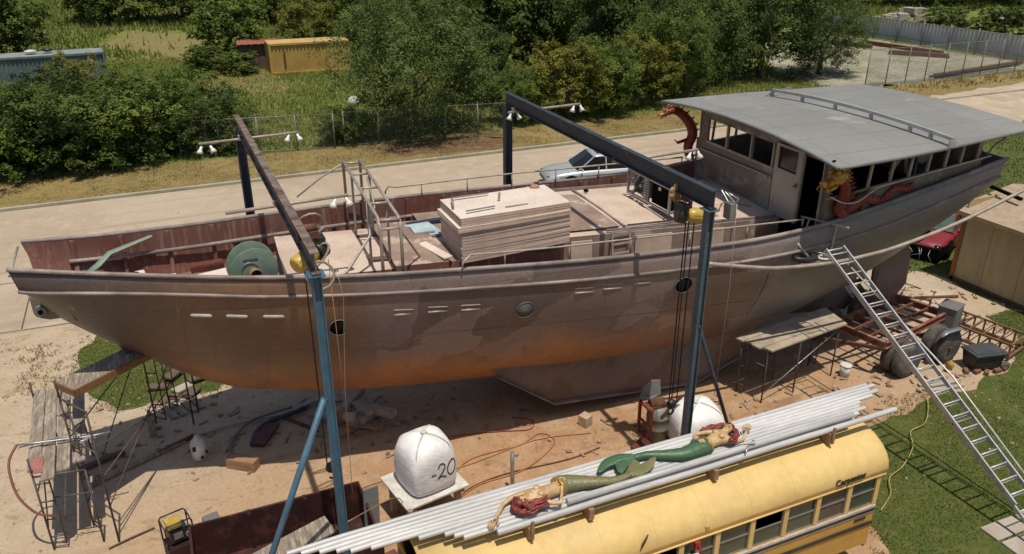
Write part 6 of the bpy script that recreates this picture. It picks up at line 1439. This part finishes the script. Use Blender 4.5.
# rusty lattice frame on the ground
lt = thing('lattice_frame', 'rusty brown lattice steel frame lying beyond the black tote', 'lattice', (20.9, 13.4, 0))
b = MB(); P_ = [V3(21.5, 14.6, .12), V3(21.9, 12.6, .12), V3(20.9, 12.35, .12), V3(20.5, 14.3, .12)]
for p, q in ((P_[0], P_[1]), (P_[1], P_[2]), (P_[2], P_[3]), (P_[3], P_[0])): b.bar(p, q, .06, .08); b.bar(p + V3(0, 0, .4), q + V3(0, 0, .4), .05, .05)
for p, q in ((P_[0], P_[1]), (P_[3], P_[2])):
    for k in range(8):
        a, c = p.lerp(q, k / 7), p.lerp(q, min(1, (k + 1) / 7)); b.bar(a, a + V3(0, 0, .4), .04, .04); b.bar(a, c + V3(0, 0, .4), .025, .025)
for k in range(6): b.bar(P_[0].lerp(P_[1], k / 5) + V3(0, 0, .4), P_[3].lerp(P_[2], k / 5) + V3(0, 0, .4), .03, .03)
b.build('lattice', mat('brown_lattice', (.22, .11, .06), (.15, .075, .04), 4, rough=.85), lt)
fr = thing('rusty_rack', 'small rusty pipe rack on the pale slab behind the trailer', 'rack', (21.2, 15.9, 0))
b = MB()
for k in range(3): x, y = lerp(20.4, 21.6, k / 2), lerp(16.9, 15.6, k / 2); b.bar((x, y, 0), (x, y, .4), .04, .04); b.bar((x, y, .38), (x + .4, y + .2, .5), .03, .03)
b.bar((20.4, 16.9, .35), (21.6, 15.6, .35), .04, .04); b.bar((20.4, 16.9, .1), (21.6, 15.6, .1), .04, .04); b.build('rack_bars', M['rust'], fr)
lying('rust_bar', 'rusty bar lying on the slab towards the tan shed', 'bar', [(21.9, 16.4, .04), (23.3, 15.9, .04)], .05, M['rust'])
# black tote, yellow tin, bricks
tt = thing('storage_tote', 'black plastic tote with grey lid at the lawn edge', 'tote', (19.95, 12.45, 0), R(-12))
b = MB(); rings = [[(x * s, y * s2, z) for x, y in ((-.5, -.3), (.5, -.3), (.5, .3), (-.5, .3))] for s, s2, z in ((.82, .82, .08), (.95, .95, .5))]
b.loft(rings, True, True, False); b.build('body', M['black'], tt, world=False, bevel=.03)
b = MB(); b.box((0, 0, .53), (1.02, .66, .06)); b.box((0, 0, .57), (.86, .5, .03)); b.build('lid', mat('dark_grey_lid', (.05, .055, .06), (.07, .075, .08), 2, rough=.5), tt, world=False, bevel=.02)
b = MB(); b.lathe((.5, -.3, .14), [(.04, -.03), (.14, -.03), (.14, .03), (.04, .03)], 18, axis='Y'); b.build('wheel', M['rubber'], tt, world=False)
for i, (x, y, a) in enumerate(((19.55, 12.25, .1), (19.75, 12.1, .5), (20.1, 12.05, -.1), (19.3, 12.4, .9), (20.4, 12.05, .2))):
    b = MB(); b.box((0, 0, .05), (.22, .11, .09)); o = b.build('brick', mat('brick_%d' % i, (.20, .10, .06), rough=.9) if i == 0 else bpy.data.materials['brick_0'], world=False, loc=(x, y, .01)); o.rotation_euler = (0, 0, a); tag(o, 'red brick under the black tote, %s' % ['front left', 'front middle', 'front right', 'far left', 'far right'][i], 'brick', 'bricks under the tote')
b = MB(); b.lathe((0, 0, 0), [(.09, 0), (.09, .22), (.07, .25), (.03, .27), (.03, .3), (0, .3)], 16); b.box((0, 0, .15), (.12, .2, .08)); tag(b.build('fuel_can', mat('old_yellow', (.38, .25, .05), (.3, .2, .05), 4), world=False, loc=(19.0, 12.7, .0)), 'yellow fuel can between the trailer wheel and the tote', 'can')
b = MB()
for (x, y, L_) in ((17.9, 12.35, .8), (18.2, 12.2, .9), (18.1, 12.0, 1.0)): b.box((x, y, .04), (L_, .12, .05), -.15)
tag(b.build('flat_boards', M['concrete'], loc=(18.1, 12.2, 0)), 'bundle of pale flat boards behind the ladder', 'boards')
# ---------------------------------------------------------------- school bus
bus = thing('school_bus', 'old yellow school bus parked with a load of pale pipes on its roof', 'bus', (6.8, 9.15, 0))
XB0, XB1 = 2.45, 11.08; YN, YF = 8.15, 10.2; YC = (YN + YF) / 2
def bus_y(t): return YC + t
prof = [(-1.025, 2.17), (-1.03, 2.28), (-1.0, 2.42), (-.93, 2.54), (-.80, 2.66), (-.6, 2.76), (-.35, 2.82), (0, 2.845)]
prof = prof + [(-y, z) for y, z in prof[-2::-1]]
b = MB(); rings = []
for x in list(np.linspace(XB0, XB1 - .05, 12)):
    s = 1.0; rings.append([(x, YC + y * s, z) for y, z in prof])
for k in range(1, 5):
    f = k / 4; rings.append([(XB1 - .05 + .22 * f, YC + y * (1 - .02 * f), z - .03 * f * f) for y, z in prof])
b.loft(rings, closed=False, cap=False); roof_b = b.build('roof', M['bus_yellow'], bus, recalc=True); so2 = roof_b.modifiers.new('s', 'SOLIDIFY'); so2.thickness = .03; so2.offset = -1
b = MB()
for x in np.linspace(XB0 + .9, XB1 - 1.1, 8):
    b.tube([(x, YC + y * 1.0, z + .001) for y, z in prof], .004, 5)
b.build('roof_seam', M['bus_yellow'], bus)
b = MB(); b.tube([(XB0, YN - .01, 2.16), (XB1 + .1, YN - .01, 2.16)], .018, 6); b.tube([(XB0, YF + .01, 2.16), (XB1 + .1, YF + .01, 2.16)], .018, 6); b.build('drip_rail', M['bus_yellow'], bus)
pill = [XB0 + .05] + [10.36 - .735 * k for k in range(10)][::-1] + [XB1]
b = MB()
for Y in (YN, YF):
    b.box(((XB0 + XB1) / 2, Y + (.02 if Y == YN else -.02), 1.02), (XB1 - XB0, .04, .95)); 
b.build('side_panel', M['bus_orange'], bus)
b = MB()
for Y, sg in ((YN, 1), (YF, -1)):
    for x in pill: b = MB(); b.box((x + (0 if x < XB1 else -.03), Y + sg * .021, 1.82), (.10, .042, .70)); b.build('window_pillar', M['bus_yellow'], bus, bevel=.006)
for Y, sg in ((YN, 1), (YF, -1)):
    for i in range(len(pill) - 1):
        a, c = pill[i] + .05, pill[i + 1] - .05; m_ = (a + c) / 2
        if c - a < .3: continue
        fb_ = MB(); 
        for z in (1.505, 1.83, 2.135): fb_.box((m_, Y + sg * .035, z), (c - a, .025, .025))
        for x in (a + .012, c - .012): fb_.box((x, Y + sg * .036, 1.82), (.024, .024, .63))
        fr_ = fb_.build('window_frame', M['bus_yellow'] if 0 else M['steel_grey'], bus)
        pb = MB(); pb.box((m_, Y + sg * .045, 1.67), (c - a - .03, .006, .30)); 
        lowered = (sg == 1 and i in (4, 7))
        if not lowered: pb.box((m_, Y + sg * .055, 1.98), (c - a - .03, .006, .28))
        pb.build('pane', M['glass_green'] if i != 9 else mat('brown_board', (.13, .10, .075), rough=.7), fr_)
b = MB()
for Y, sg in ((YN, -1), (YF, 1)): b.box(((XB0 + XB1) / 2, Y + sg * .008, 1.455), (XB1 - XB0, .03, .06)); b.box(((XB0 + XB1) / 2, Y + sg * .008, 1.34), (XB1 - XB0, .022, .022))
b.build('chrome_strip', M['alu'], bus, bevel=.004)
b = MB()
for Y, sg in ((YN, -1), (YF, 1)):
    for z, w in ((1.395, .05), (1.07, .06)): b.box(((XB0 + XB1) / 2, Y + sg * .012, z), (XB1 - XB0 - .02, .035, w))
b.box((10.75, YN - .012, 1.24), (.28, .02, .04)); b.build('rub_strip', M['black'], bus, bevel=.005)
b = MB(); b.box((XB1 - .02, YC, 1.25), (.04, YF - YN - .05, 1.6)); b.box((XB0 + .02, YC, 1.35), (.04, YF - YN - .05, 1.6)); b.build('end_wall', M['bus_orange'], bus)
b = MB(); b.box((XB1 + .004, YC, 1.85), (.02, 1.5, .45)); b.box((XB0 - .004, YC, 1.85), (.02, 1.7, .5)); b.build('end_window', M['glass_green'], bus)
b = MB(); b.box(((XB0 + XB1) / 2, YC, .60), (XB1 - XB0 - .1, YF - YN - .2, .1)); b.box(((XB0 + XB1) / 2, YC, 1.2), (XB1 - XB0 - .2, .6, .6)); b.build('floor', M['void'], bus)
for x in (4.0, 9.2):
    for Y in (YN + .12, YF - .12):
        b = MB(); b.lathe((x, Y, .48), [(.22, -.12), (.42, -.13), (.48, -.08), (.48, .08), (.42, .13), (.22, .12)], 24, axis='Y'); w_ = b.build('wheel', M['rubber'], bus)
        b = MB(); b.lathe((x, Y, .48), [(0, -.05), (.1, -.08), (.22, -.1), (.24, -.1), (.24, .1), (0, .1)], 18, axis='Y'); b.build('rim', M['bus_orange'], w_)
b = MB()
for x in list(np.linspace(XB0 + .9, XB1 - 1.1, 8)):
    for y, z in prof[1:-1]:
        for f in (-.05, .05): b.ell((x + f, YC + y, z + .002), (.008, .008, .006), None, 6, 4)
for k in range(110):
    for zz_ in (1.29, 1.16): b.ell((XB0 + .1 + k * .078, YN - .002, zz_), (.006, .004, .006), None, 6, 4)
b.build('rivet', M['bus_yellow'], bus)['kind'] = 'stuff'
# red lamp, small blade vent and a pale panel hanging by a window
b = MB(); b.box((6.95, YN - .05, 2.06), (.10, .05, .16)); b.tube([(6.95, YN - .08, 2.1), (7.02, YN - .1, 1.95), (6.96, YN - .08, 1.82)], .02, 6); b.build('marker_lamp', mat('red_lamp', (.35, .03, .02), rough=.3), bus)
b = MB(); b.box((7.15, YN - .0, 2.33), (.07, .06, .07)); b.build('lamp_housing', M['bus_orange'], bus)
b = MB(); b.poly([(5.85, YN + .02, 2.3), (5.98, YN + .06, 2.42), (6.02, YN + .06, 2.56), (5.9, YN + .02, 2.45)], (0, -.03, 0)); b.build('sign_bracket', M['rust'], bus)
b = MB(); b.poly([(6.5, YN - .06, 1.9), (7.0, YN - .06, 1.92), (7.02, YN - .25, 1.38), (6.52, YN - .25, 1.36)], (0, -.02, 0)); b.build('hanging_panel', M['white'], bus)
# maker's name on the shoulder
def text_mesh(name, s, size, mat_, M4, parent, ext=.004):
    cu = bpy.data.curves.new(name, 'FONT'); cu.body = s; cu.size = size; cu.extrude = ext; cu.offset = .004
    to = bpy.data.objects.new(name + '_c', cu); COL.objects.link(to)
    dg = bpy.context.evaluated_depsgraph_get(); me = bpy.data.meshes.new_from_object(to.evaluated_get(dg)); bpy.data.objects.remove(to)
    o = bpy.data.objects.new(name, me); COL.objects.link(o); me.materials.clear(); me.materials.append(mat_)
    me.transform(wm(parent).inverted() @ M4); o.parent = parent; o['label'] = 'black painted lettering'; return o
tilt = math.atan2(2.50 - 2.26, .10) 
M4 = Matrix.Translation((9.93, YN - .03, 2.26)) @ Matrix.Rotation(math.atan2(.22, .055), 4, 'X')
text_mesh('lettering', 'Carpenter', .17, M['ink'], M4, bus)
# ---------------------------------------------------------------- pipes and bearers on the bus roof
bearers = [3.2, 5.2, 7.6, 10.2]
for i, x in enumerate(bearers):
    b = MB(); b.box((0, 0, .105), (.09, 1.0, .21))
    if i in (0, 3): b.box((0, -.53, .2), (.05, .04, .34))
    o = b.build('timber_bearer', M['wood'], world=False, loc=(x if i not in (0, 3) else (4.15, 0, 0, 10.12)[i], 9.08, 2.83), bevel=.006); tag(o, 'timber bearer on the bus roof, %s' % ['at the front below the red haired mermaid', 'below the first tail', 'below the second figure', 'nearest the painted lettering'][i], 'bearer', 'timber bearers under the pipes')
zt = 3.04 + .045
M['pipe_grey'] = mat('grey_pipe', (.50, .50, .50), (.42, .42, .42), 2, rough=.4, bm=.05, c3=(.30, .29, .27), s3=3, lo3=.6, hi3=.72, vs=(.4, 3, 3))
pipes = [(9.545, .66, 11.9, .040, 'furthest of the bundle, longest to the left'), (9.46, .85, 12.02, .040, 'second from the yard side'), (9.375, 1.1, 11.8, .040, 'third from the yard side'), (9.29, 1.33, 11.93, .040, 'fourth from the yard side'), (9.205, 1.52, 11.7, .040, 'fifth from the yard side'),
         (9.12, 1.8, 11.3, .040, 'sixth from the yard side'), (9.035, 2.5, 11.2, .040, 'seventh from the yard side'), (8.95, 2.88, 11.25, .040, 'eighth from the yard side'), (8.865, 3.0, 11.0, .040, 'ninth from the yard side'), (8.78, 3.12, 10.8, .040, 'tenth from the yard side'), (8.67, 3.62, 11.75, .052, 'thick one nearest the bus windows')]
for y, xa, xb, r, lb in pipes:
    b = MB(); n = 14; pts = [(lerp(xa, xb, k / n), y + .006 * math.sin(k * 1.3 + y * 9), zt + .004 * math.sin(k * .8 + y * 5) - (.03 if xa < 1.6 and k == 0 else 0)) for k in range(n + 1)]
    b.tube(pts, r, 14, caps=False); b.tube([pts[0], Vector(pts[0]) + V3(.25, 0, 0)], r * .8, 12, caps=True); 
    tag(b.build('white_pipe', M['pipe'] if int(y * 100) % 3 else M['pipe_grey'], loc=pts[0], recalc=False), 'long pale pipe on the bus roof, %s' % lb, 'pipe', 'pale pipes laid along the bus roof')
b = MB(); b.tube([(4.84, 8.76, zt + .095), (7.0, 8.765, zt + .095), (8.9, 8.765, zt + .095), (10.75, 8.76, zt + .095)], .055, 16); b.tube([(8.3, 8.765, zt + .095), (8.36, 8.765, zt + .095)], .062, 16)
tag(b.build('white_pipe', M['pipe_grey'], loc=(4.84, 8.76, zt + .1)), 'thick grey white pipe resting on top of the others beside the mermaids', 'pipe', 'pale pipes laid along the bus roof')
b = MB(); b.tube(spline([(8.1, 8.85, zt + .08), (8.25, 8.8, zt + .17), (8.45, 8.72, zt + .15), (8.6, 8.9, zt + .06), (8.3, 8.7, zt + .16), (8.2, 8.62, zt + .1)], 4), .014, 6); tag(b.build('tie_wire', M['galv'], loc=(8.3, 8.8, zt + .1)), 'twisted tie wire around the thick pipe beside the green mermaid', 'wire')

# ---------------------------------------------------------------- mermaid figures
def skin_body(name, pts, edges, rad, mat_, parent, root=0):
    """one continuous body: joints with radii, grown by Skin and smoothed"""
    me = bpy.data.meshes.new(name); inv = wm(parent).inverted()
    me.from_pydata([tuple(inv @ Vector(p)) for p in pts], edges, []); me.materials.append(mat_)
    o = bpy.data.objects.new(name, me); COL.objects.link(o); o.parent = parent
    sk = o.modifiers.new('skin', 'SKIN'); sk.use_smooth_shade = True
    if not me.skin_vertices: 
        bm = bmesh.new(); bm.from_mesh(me); bm.verts.layers.skin.verify(); bm.to_mesh(me); bm.free()
    sv = me.skin_vertices[0].data
    for i, r in enumerate(rad): sv[i].radius = r if isinstance(r, tuple) else (r, r); sv[i].use_root = (i == root)
    ss = o.modifiers.new('sub', 'SUBSURF'); ss.levels = ss.render_levels = 2
    dg = bpy.context.evaluated_depsgraph_get(); me2 = bpy.data.meshes.new_from_object(o.evaluated_get(dg))
    o.modifiers.clear(); o.data = me2
    return o
def hand(body_bm, p, d, up, s):
    p = Vector(p); d = Vector(d).normalized(); sd = d.cross(Vector(up)).normalized(); u = sd.cross(d)
    for k, (o_, L_) in enumerate(((-.03, .075), (-.01, .09), (.012, .085), (.033, .068))):
        a = p + (sd * o_ + d * .07) * s; body_bm.tube([a - d * .03 * s, a + (d * L_ * .55 + u * .012) * s, a + (d * L_ - u * .02) * s], [.013 * s, .012 * s, .008 * s], 6)
    body_bm.tube([p + sd * -.03 * s, p + (sd * -.065 + d * .04) * s, p + (sd * -.06 + d * .08) * s], [.016 * s, .013 * s, .009 * s], 6)
def mermaid(label, loc, spine, sh1, arm1, sh2, arm2, head, face_dir, tail, flk, mt, hair_pts, neck):
    t = thing('mermaid_figure', label, 'statue', loc)
    pts = [spine[0], spine[1], spine[2], spine[3]]; rad = [(.155, .12), (.115, .095), (.13, .11), (.15, .11)]
    edges = [(0, 1), (1, 2), (2, 3)]
    # neck, head
    pts += [neck, head]; rad += [.055, .085]; edges += [(3, 4), (4, 5)]
    hd = (Vector(head) - Vector(neck)).normalized(); pts.append(Vector(head) + hd * .09); rad.append(.07); edges.append((5, 6))
    for sh, arm in ((sh1, arm1), (sh2, arm2)):
        i = len(pts); pts.append(sh); rad.append(.062); edges.append((3, i))
        rs_ = [.044, .034, .028]
        for k, p in enumerate(arm): pts.append(p); rad.append(rs_[min(k, 2)] if k < len(arm) - 1 else .03); edges.append((len(pts) - 2, len(pts) - 1))
    body = skin_body('body', pts, edges, rad, M['skin'], t)
    for arm in (arm1, arm2): b = MB(); hand(b, arm[-1], Vector(arm[-1]) - Vector(arm[-2]), (0, 0, 1), 1.3); b.build('hand', M['skin'], body)
    # bust band and face
    fd = Vector(face_dir).normalized(); hp = Vector(head) + hd * .03; sx = fd.cross(hd).normalized()
    b = MB(); q = Matrix((sx, hd, fd)).transposed()
    b.ell(hp + fd * .085 - hd * .0, (.014, .03, .02), q, 8, 6); b.ell(hp + fd * .07 - hd * .055, (.028, .01, .012), q, 8, 6, 1)
    for sg in (-1, 1): b.ell(hp + fd * .072 + hd * .028 + sx * sg * .034, (.015, .009, .01), q, 8, 6, 1); b.ell(hp + sx * sg * .085, (.012, .028, .02), q, 8, 6); b.ell(hp + fd * .076 + hd * .048 + sx * sg * .034, (.024, .006, .008), q, 8, 6)
    b.build('face', [M['skin'], M['hair_red']], body)
    up = Vector((0, 0, 1)); ax = (Vector(spine[3]) - Vector(spine[1])).normalized(); sy = up.cross(ax)
    b = MB(); 
    for sg in (-1, 1): b.ell(Vector(spine[2]).lerp(Vector(spine[3]), .45) + up * .085 + sy * sg * .07, (.064, .06, .046), None, 14, 10)
    b.build('chest', M['skin'], body)
    # hair
    b = MB(); b.ell(hp - fd * .035 + hd * .03, (.100, .105, .088), q, 16, 10)
    for j, hpts in enumerate(hair_pts):
        hs = spline(hpts, 5); n = len(hs)
        for k in range(5):
            a = 2 * PI * k / 5 + j; off = V3(.028 * math.cos(a), .028 * math.sin(a), .02 * math.sin(a * 2))
            b.tube([p + off * (1 + .5 * math.sin(i * .9 + k)) for i, p in enumerate(hs)], [.034 * (1 - .55 * (i / n) ** 2) for i in range(n)], 8)
    b.build('hair', M['hair_red'], t)
    # tail
    tp = spline(tail, 6); n = len(tp); rr = [lerp(1, 0, 0) for _ in tp]
    def tr_(f): return interp(f, [0, .06, .2, .45, .75, 1], [.155, .175, .16, .12, .075, .05])
    b = MB(); b.tube(tp, [tr_(i / (n - 1)) * (1 + .03 * math.sin(i * 1.9)) for i in range(n)], 18, flat=(1, .82))
    tl = b.build('tail', mt, t)
    b = MB(); d0 = (tp[1] - tp[0]).normalized(); b.tube([tp[0] - d0 * .02, tp[0] + d0 * .02], [.172, .18], 18, flat=(1, .85)); b.build('waist_band', M['gold'], tl)
    # two fluke lobes, thick in the middle and ribbed
    e = tp[-1]
    for lobe in flk:
        hs = spline([e - (tp[-1] - tp[-2]).normalized() * .05] + list(lobe), 6); m_ = len(hs); b = MB(); rings = []
        for i, p in enumerate(hs):
            f = i / (m_ - 1); w = interp(f, [0, .25, .6, .9, 1], [.06, .11, .105, .05, .008]); th = interp(f, [0, .5, 1], [.05, .03, .008])
            d = (hs[min(i + 1, m_ - 1)] - hs[max(i - 1, 0)]).normalized(); s = d.cross(V3(0, 0, 1)).normalized(); u = s.cross(d)
            rings.append([p + s * (w * math.cos(a)) + u * (th * math.sin(a) * (1 + .25 * math.cos(a * 9))) for a in [2 * PI * k / 28 for k in range(28)]])
        b.loft(rings, True, True, True); b.build('fluke', mt, tl)
    return t
Z = 3.22
mermaid('painted mermaid statue with olive tail and red hair lying towards the bus front', (5.1, 9.0, 3.1),
        [(4.93, 9.10, Z), (4.73, 9.06, Z + .0), (4.55, 9.03, Z + .01), (4.40, 9.03, Z + .02)], (4.32, 9.15, Z + .02), [(4.08, 9.16, Z), (3.9, 9.10, Z - .03), (3.74, 8.94, Z - .05), (3.66, 8.86, Z - .05)],
        (4.42, 8.88, Z + .03), [(4.56, 8.76, Z + .04), (4.70, 8.70, Z + .03), (4.80, 8.86, Z + .06), (4.87, 9.0, Z + .09)],
        (4.17, 8.98, Z + .05), (-.1, .5, 1), [(4.86, 9.10, Z), (5.0, 9.12, Z), (5.25, 9.04, Z), (5.5, 8.95, Z), (5.8, 8.88, Z - .01), (6.1, 8.9, Z)],
        [[(6.2, 8.98, Z), (6.28, 9.1, Z + .01), (6.3, 9.2, Z + .02)], [(6.28, 8.92, Z), (6.45, 8.96, Z + .02), (6.64, 9.03, Z + .08)]], M['scale_olive'],
        [[(4.1, 9.08, Z), (4.02, 8.95, Z), (4.04, 8.82, Z), (4.16, 8.75, Z), (4.3, 8.76, Z + .02), (4.5, 8.76, Z + .06)], [(4.16, 8.88, Z + .08), (4.2, 8.8, Z + .05), (4.34, 8.82, Z + .08), (4.52, 8.82, Z + .1)]], (4.28, 9.0, Z + .03))
mermaid('painted mermaid statue with deep green tail and red hair lying towards the bus rear', (7.3, 9.1, 3.1),
        [(7.62, 9.05, Z), (7.78, 9.08, Z + .0), (7.94, 9.11, Z + .01), (8.06, 9.13, Z + .02)], (8.12, 9.0, Z + .02), [(8.24, 8.92, Z), (8.36, 8.92, Z - .01), (8.48, 9.0, Z), (8.58, 9.08, Z + .02)],
        (8.02, 9.27, Z + .02), [(7.86, 9.33, Z + .03), (7.66, 9.34, Z + .03), (7.56, 9.24, Z + .06), (7.56, 9.16, Z + .09)],
        (8.28, 9.22, Z + .06), (.1, -.35, 1), [(7.68, 9.05, Z), (7.5, 9.02, Z), (7.2, 9.0, Z), (6.9, 9.1, Z), (6.6, 9.22, Z + .01), (6.3, 9.24, Z + .02)],
        [[(6.15, 9.22, Z + .02), (6.02, 9.1, Z + .02), (5.95, 8.98, Z)], [(6.1, 9.3, Z + .03), (5.85, 9.28, Z + .02), (5.62, 9.15, Z)]], M['scale_green'],
        [[(8.36, 9.18, Z + .04), (8.34, 9.06, Z + .04), (8.22, 8.96, Z + .05), (8.08, 8.9, Z + .07)], [(8.26, 9.3, Z + .05), (8.14, 9.36, Z + .05), (7.98, 9.38, Z + .04), (7.86, 9.4, Z + .04)]], (8.17, 9.18, Z + .04))

# ---------------------------------------------------------------- cars
def car(name, label, loc, rz_, paint, Ln=4.4, Wd=1.78, Hh=1.42, hood_open=False, front_missing=False):
    """sedan, local x forward; lofted body, glasshouse with pillars, wheels with tyre and rim"""
    t = thing(name, label, 'car', loc, rz_); L2 = Ln / 2; w2 = Wd / 2
    def ring(x, w, zb, zw, zt_, crown):
        return [(x, -w * .93, zb), (x, -w, zb + .14), (x, -w * 1.0, zw), (x, -w * .93, zt_ - .03), (x, -w * .82, zt_), (x, -w * .4, zt_ + crown), (x, 0, zt_ + crown * 1.25),
                (x, w * .4, zt_ + crown), (x, w * .82, zt_), (x, w * .93, zt_ - .03), (x, w, zw), (x, w, zb + .14), (x, w * .93, zb)]
    st = [(-L2, .78, .42, .55, .74, .01), (-L2 + .06, .86, .30, .6, .86, .02), (-L2 + .35, .97, .22, .64, .92, .02), (-L2 + .9, 1, .2, .66, .93, .0), (-.4, 1, .2, .66, .92, .0), (.5, 1, .2, .66, .90, .0), (.95, 1, .2, .65, .88, .02),
          (L2 - .7, .98, .2, .60, .80, .04), (L2 - .3, .93, .22, .54, .72, .04), (L2 - .06, .84, .28, .48, .62, .03), (L2, .72, .36, .44, .52, .01)]
    b = MB(); b.loft([ring(x, w * w2, zb, zw, zt_, cr) for x, w, zb, zw, zt_, cr in st], True, True, True); body = b.build('body', paint, t, world=False, bevel=0)
    for x in (-1.32, 1.35):
        for sg in (-1, 1): b = MB(); b.lathe((x, sg * (w2 - .04), .35), [(0, -.07), (.37, -.07), (.37, .07), (0, .07)], 20, axis='Y'); b.build('wheel_arch', M['void'], body, world=False)
    gx = [(-1.55, .92), (-.95, Hh - .06), (-.3, Hh), (.25, Hh - .03), (1.05, .90)]   # profile of the glasshouse
    b = MB(); rings = []
    for x, z in gx: wb = w2 * .90; f = (z - .9) / (Hh - .9); wt_ = wb - .20 * max(0, f); rings.append([(x, -wb if z < .95 else -lerp(wb, wt_, 1), z), (x, wt_ * -1, z + .0), (x, 0, z + .02), (x, wt_, z), (x, wb if z < .95 else wt_, z)])
    wb = w2 * .9; wt_ = wb - .19
    # side glass, screens
    sgl = []
    for sg in (-1, 1):
        p = [(-1.45, sg * wb, .92), (-.95, sg * wt_, Hh - .09), (.22, sg * wt_, Hh - .07), (.98, sg * wb, .91)]
        g_ = MB(); g_.poly(p, (0, -.03 * sg, 0)); g_.build('side_window', M['glass_dark'], t, world=False)
        pl_ = MB(); pl_.bar((-.33, sg * (wb + .005), .9), (-.33, sg * (wt_ + .012), Hh - .06), .06, .03, up=(0, 1, 0)); pl_.bar((-1.5, sg * (wb + .004), .91), (-.97, sg * (wt_ + .01), Hh - .06), .09, .03, up=(0, 1, 0)); pl_.bar((1.02, sg * (wb + .004), .89), (.24, sg * (wt_ + .01), Hh - .05), .06, .03, up=(0, 1, 0)); pl_.bar((-.97, sg * (wt_ + .01), Hh - .06), (.26, sg * (wt_ + .01), Hh - .045), .03, .05, up=(0, 1, 0)); pl_.build('pillar', paint, body, world=False)
    g_ = MB(); g_.poly([(1.0, -wb * .97, .90), (1.06, 0, .90), (1.0, wb * .97, .90), (.25, wt_ * .97, Hh - .05), (.28, 0, Hh - .035), (.25, -wt_ * .97, Hh - .05)], (.02, 0, .02)); g_.build('windscreen', M['glass_dark'] if not front_missing else mat('green_screen', (.07, .11, .10), rough=.2, bm=0), t, world=False)
    g_ = MB(); g_.poly([(-1.5, -wb * .95, .93), (-1.5, wb * .95, .93), (-.97, wt_ * .96, Hh - .07), (-.97, -wt_ * .96, Hh - .07)], (-.02, 0, .02)); g_.build('rear_window', M['glass_dark'], t, world=False)
    b = MB(); rings = [[(x, y, z + (1 - (y / wt_) ** 2) * .03) for y in np.linspace(-wt_ - .01, wt_ + .01, 7)] for x, z in ((-1.0, Hh - .08), (-.85, Hh - .035), (-.3, Hh), (.1, Hh - .02), (.28, Hh - .055))]
    b.loft(rings, closed=False, cap=False); ro = b.build('roof', paint, t, world=False); sm = ro.modifiers.new('s', 'SOLIDIFY'); sm.thickness = .03
    if not front_missing: b = MB(); b.box((-.25, 0, Hh + .03), (.5, .75, .012)); b.build('sunroof', M['glass_dark'], ro, world=False)
    for x in (-1.32, 1.35):
        for sg in (-1, 1):
            b = MB(); b.lathe((x, sg * (w2 - .08), .32), [(.2, -.1), (.29, -.11), (.325, -.07), (.325, .07), (.29, .11), (.2, .1)], 24, axis='Y'); wh = b.build('wheel', M['rubber'], t, world=False)
            b = MB(); b.lathe((x, sg * (w2 - .05), .32), [(0, -.07), (.06, -.08), (.2, -.06), (.2, .06), (0, .07)], 18, axis='Y'); b.build('rim', M['alu'], wh, world=False)
    for sg in (-1, 1):
        b = MB(); b.ell((L2 - .2, sg * w2 * .66, .60), (.16, .18, .075)); b.build('headlight', M['glass_dark'] if front_missing else M['chrome'], t, world=False)
        b = MB(); b.ell((-L2 + .06, sg * w2 * .68, .72), (.05, .17, .08)); b.build('tail_light', mat('tail_lamp', (.25, .02, .015), rough=.3) if 'tail_lamp' not in bpy.data.materials else bpy.data.materials['tail_lamp'], t, world=False)
        b = MB(); b.ell((.85, sg * (w2 + .08), .95), (.06, .09, .06)); b.build('mirror', paint, t, world=False)
        b = MB(); b.tube([(-1.9, sg * w2 * 1.003, .72), (1.9, sg * w2 * .985, .66)], .008, 5); b.build('door_trim', M['void'], body, world=False)
    b = MB(); b.box((L2 - .03, 0, .44), (.06, 1.0, .14)); b.build('grille', M['void'], t, world=False, bevel=.02)
    b = MB(); b.box((0, 0, .24), (Ln * .86, Wd * .86, .12)); b.build('underbody', M['void'], t, world=False)
    if front_missing:
        b = MB(); b.box((L2 - .1, 0, .38), (.32, Wd * .92, .42)); b.box((L2 - .42, 0, .45), (.5, Wd * .96, .36)); b.build('bare_front', M['void'], t, world=False, bevel=.03)
        b = MB(); rj = random.Random(3)
        for k in range(7): y = rj.uniform(-.7, .7); b.tube([(L2 + .02, y, .55), (L2 + .2, y + rj.uniform(-.3, .3), .35), (L2 + .25, y + rj.uniform(-.5, .5), .15)], .012, 5)
        b.build('loose_trim', M['galv'], t, world=False)
    return t
M['silver'] = mat('silver_paint', (.40, .43, .45), (.38, .41, .43), 2, rough=.3, metal=.2, bm=0, speck=.02)
M['carred'] = mat('faded_red_car_paint', (.24, .022, .032), (.20, .02, .028), 2, rough=.35, bm=0, speck=.03)
car('parked_car', 'silver sedan parked on the street beyond the boat', (18.45, 31.9, 0), R(180 - 13), M['silver'], 5.0, 1.95, 1.52)
car('parked_car', 'red sedan with its front bumper missing between the stern and the shed', (26.7, 19.75, 0), R(180 + 24), M['carred'], 4.4, 1.78, 1.38, front_missing=True)
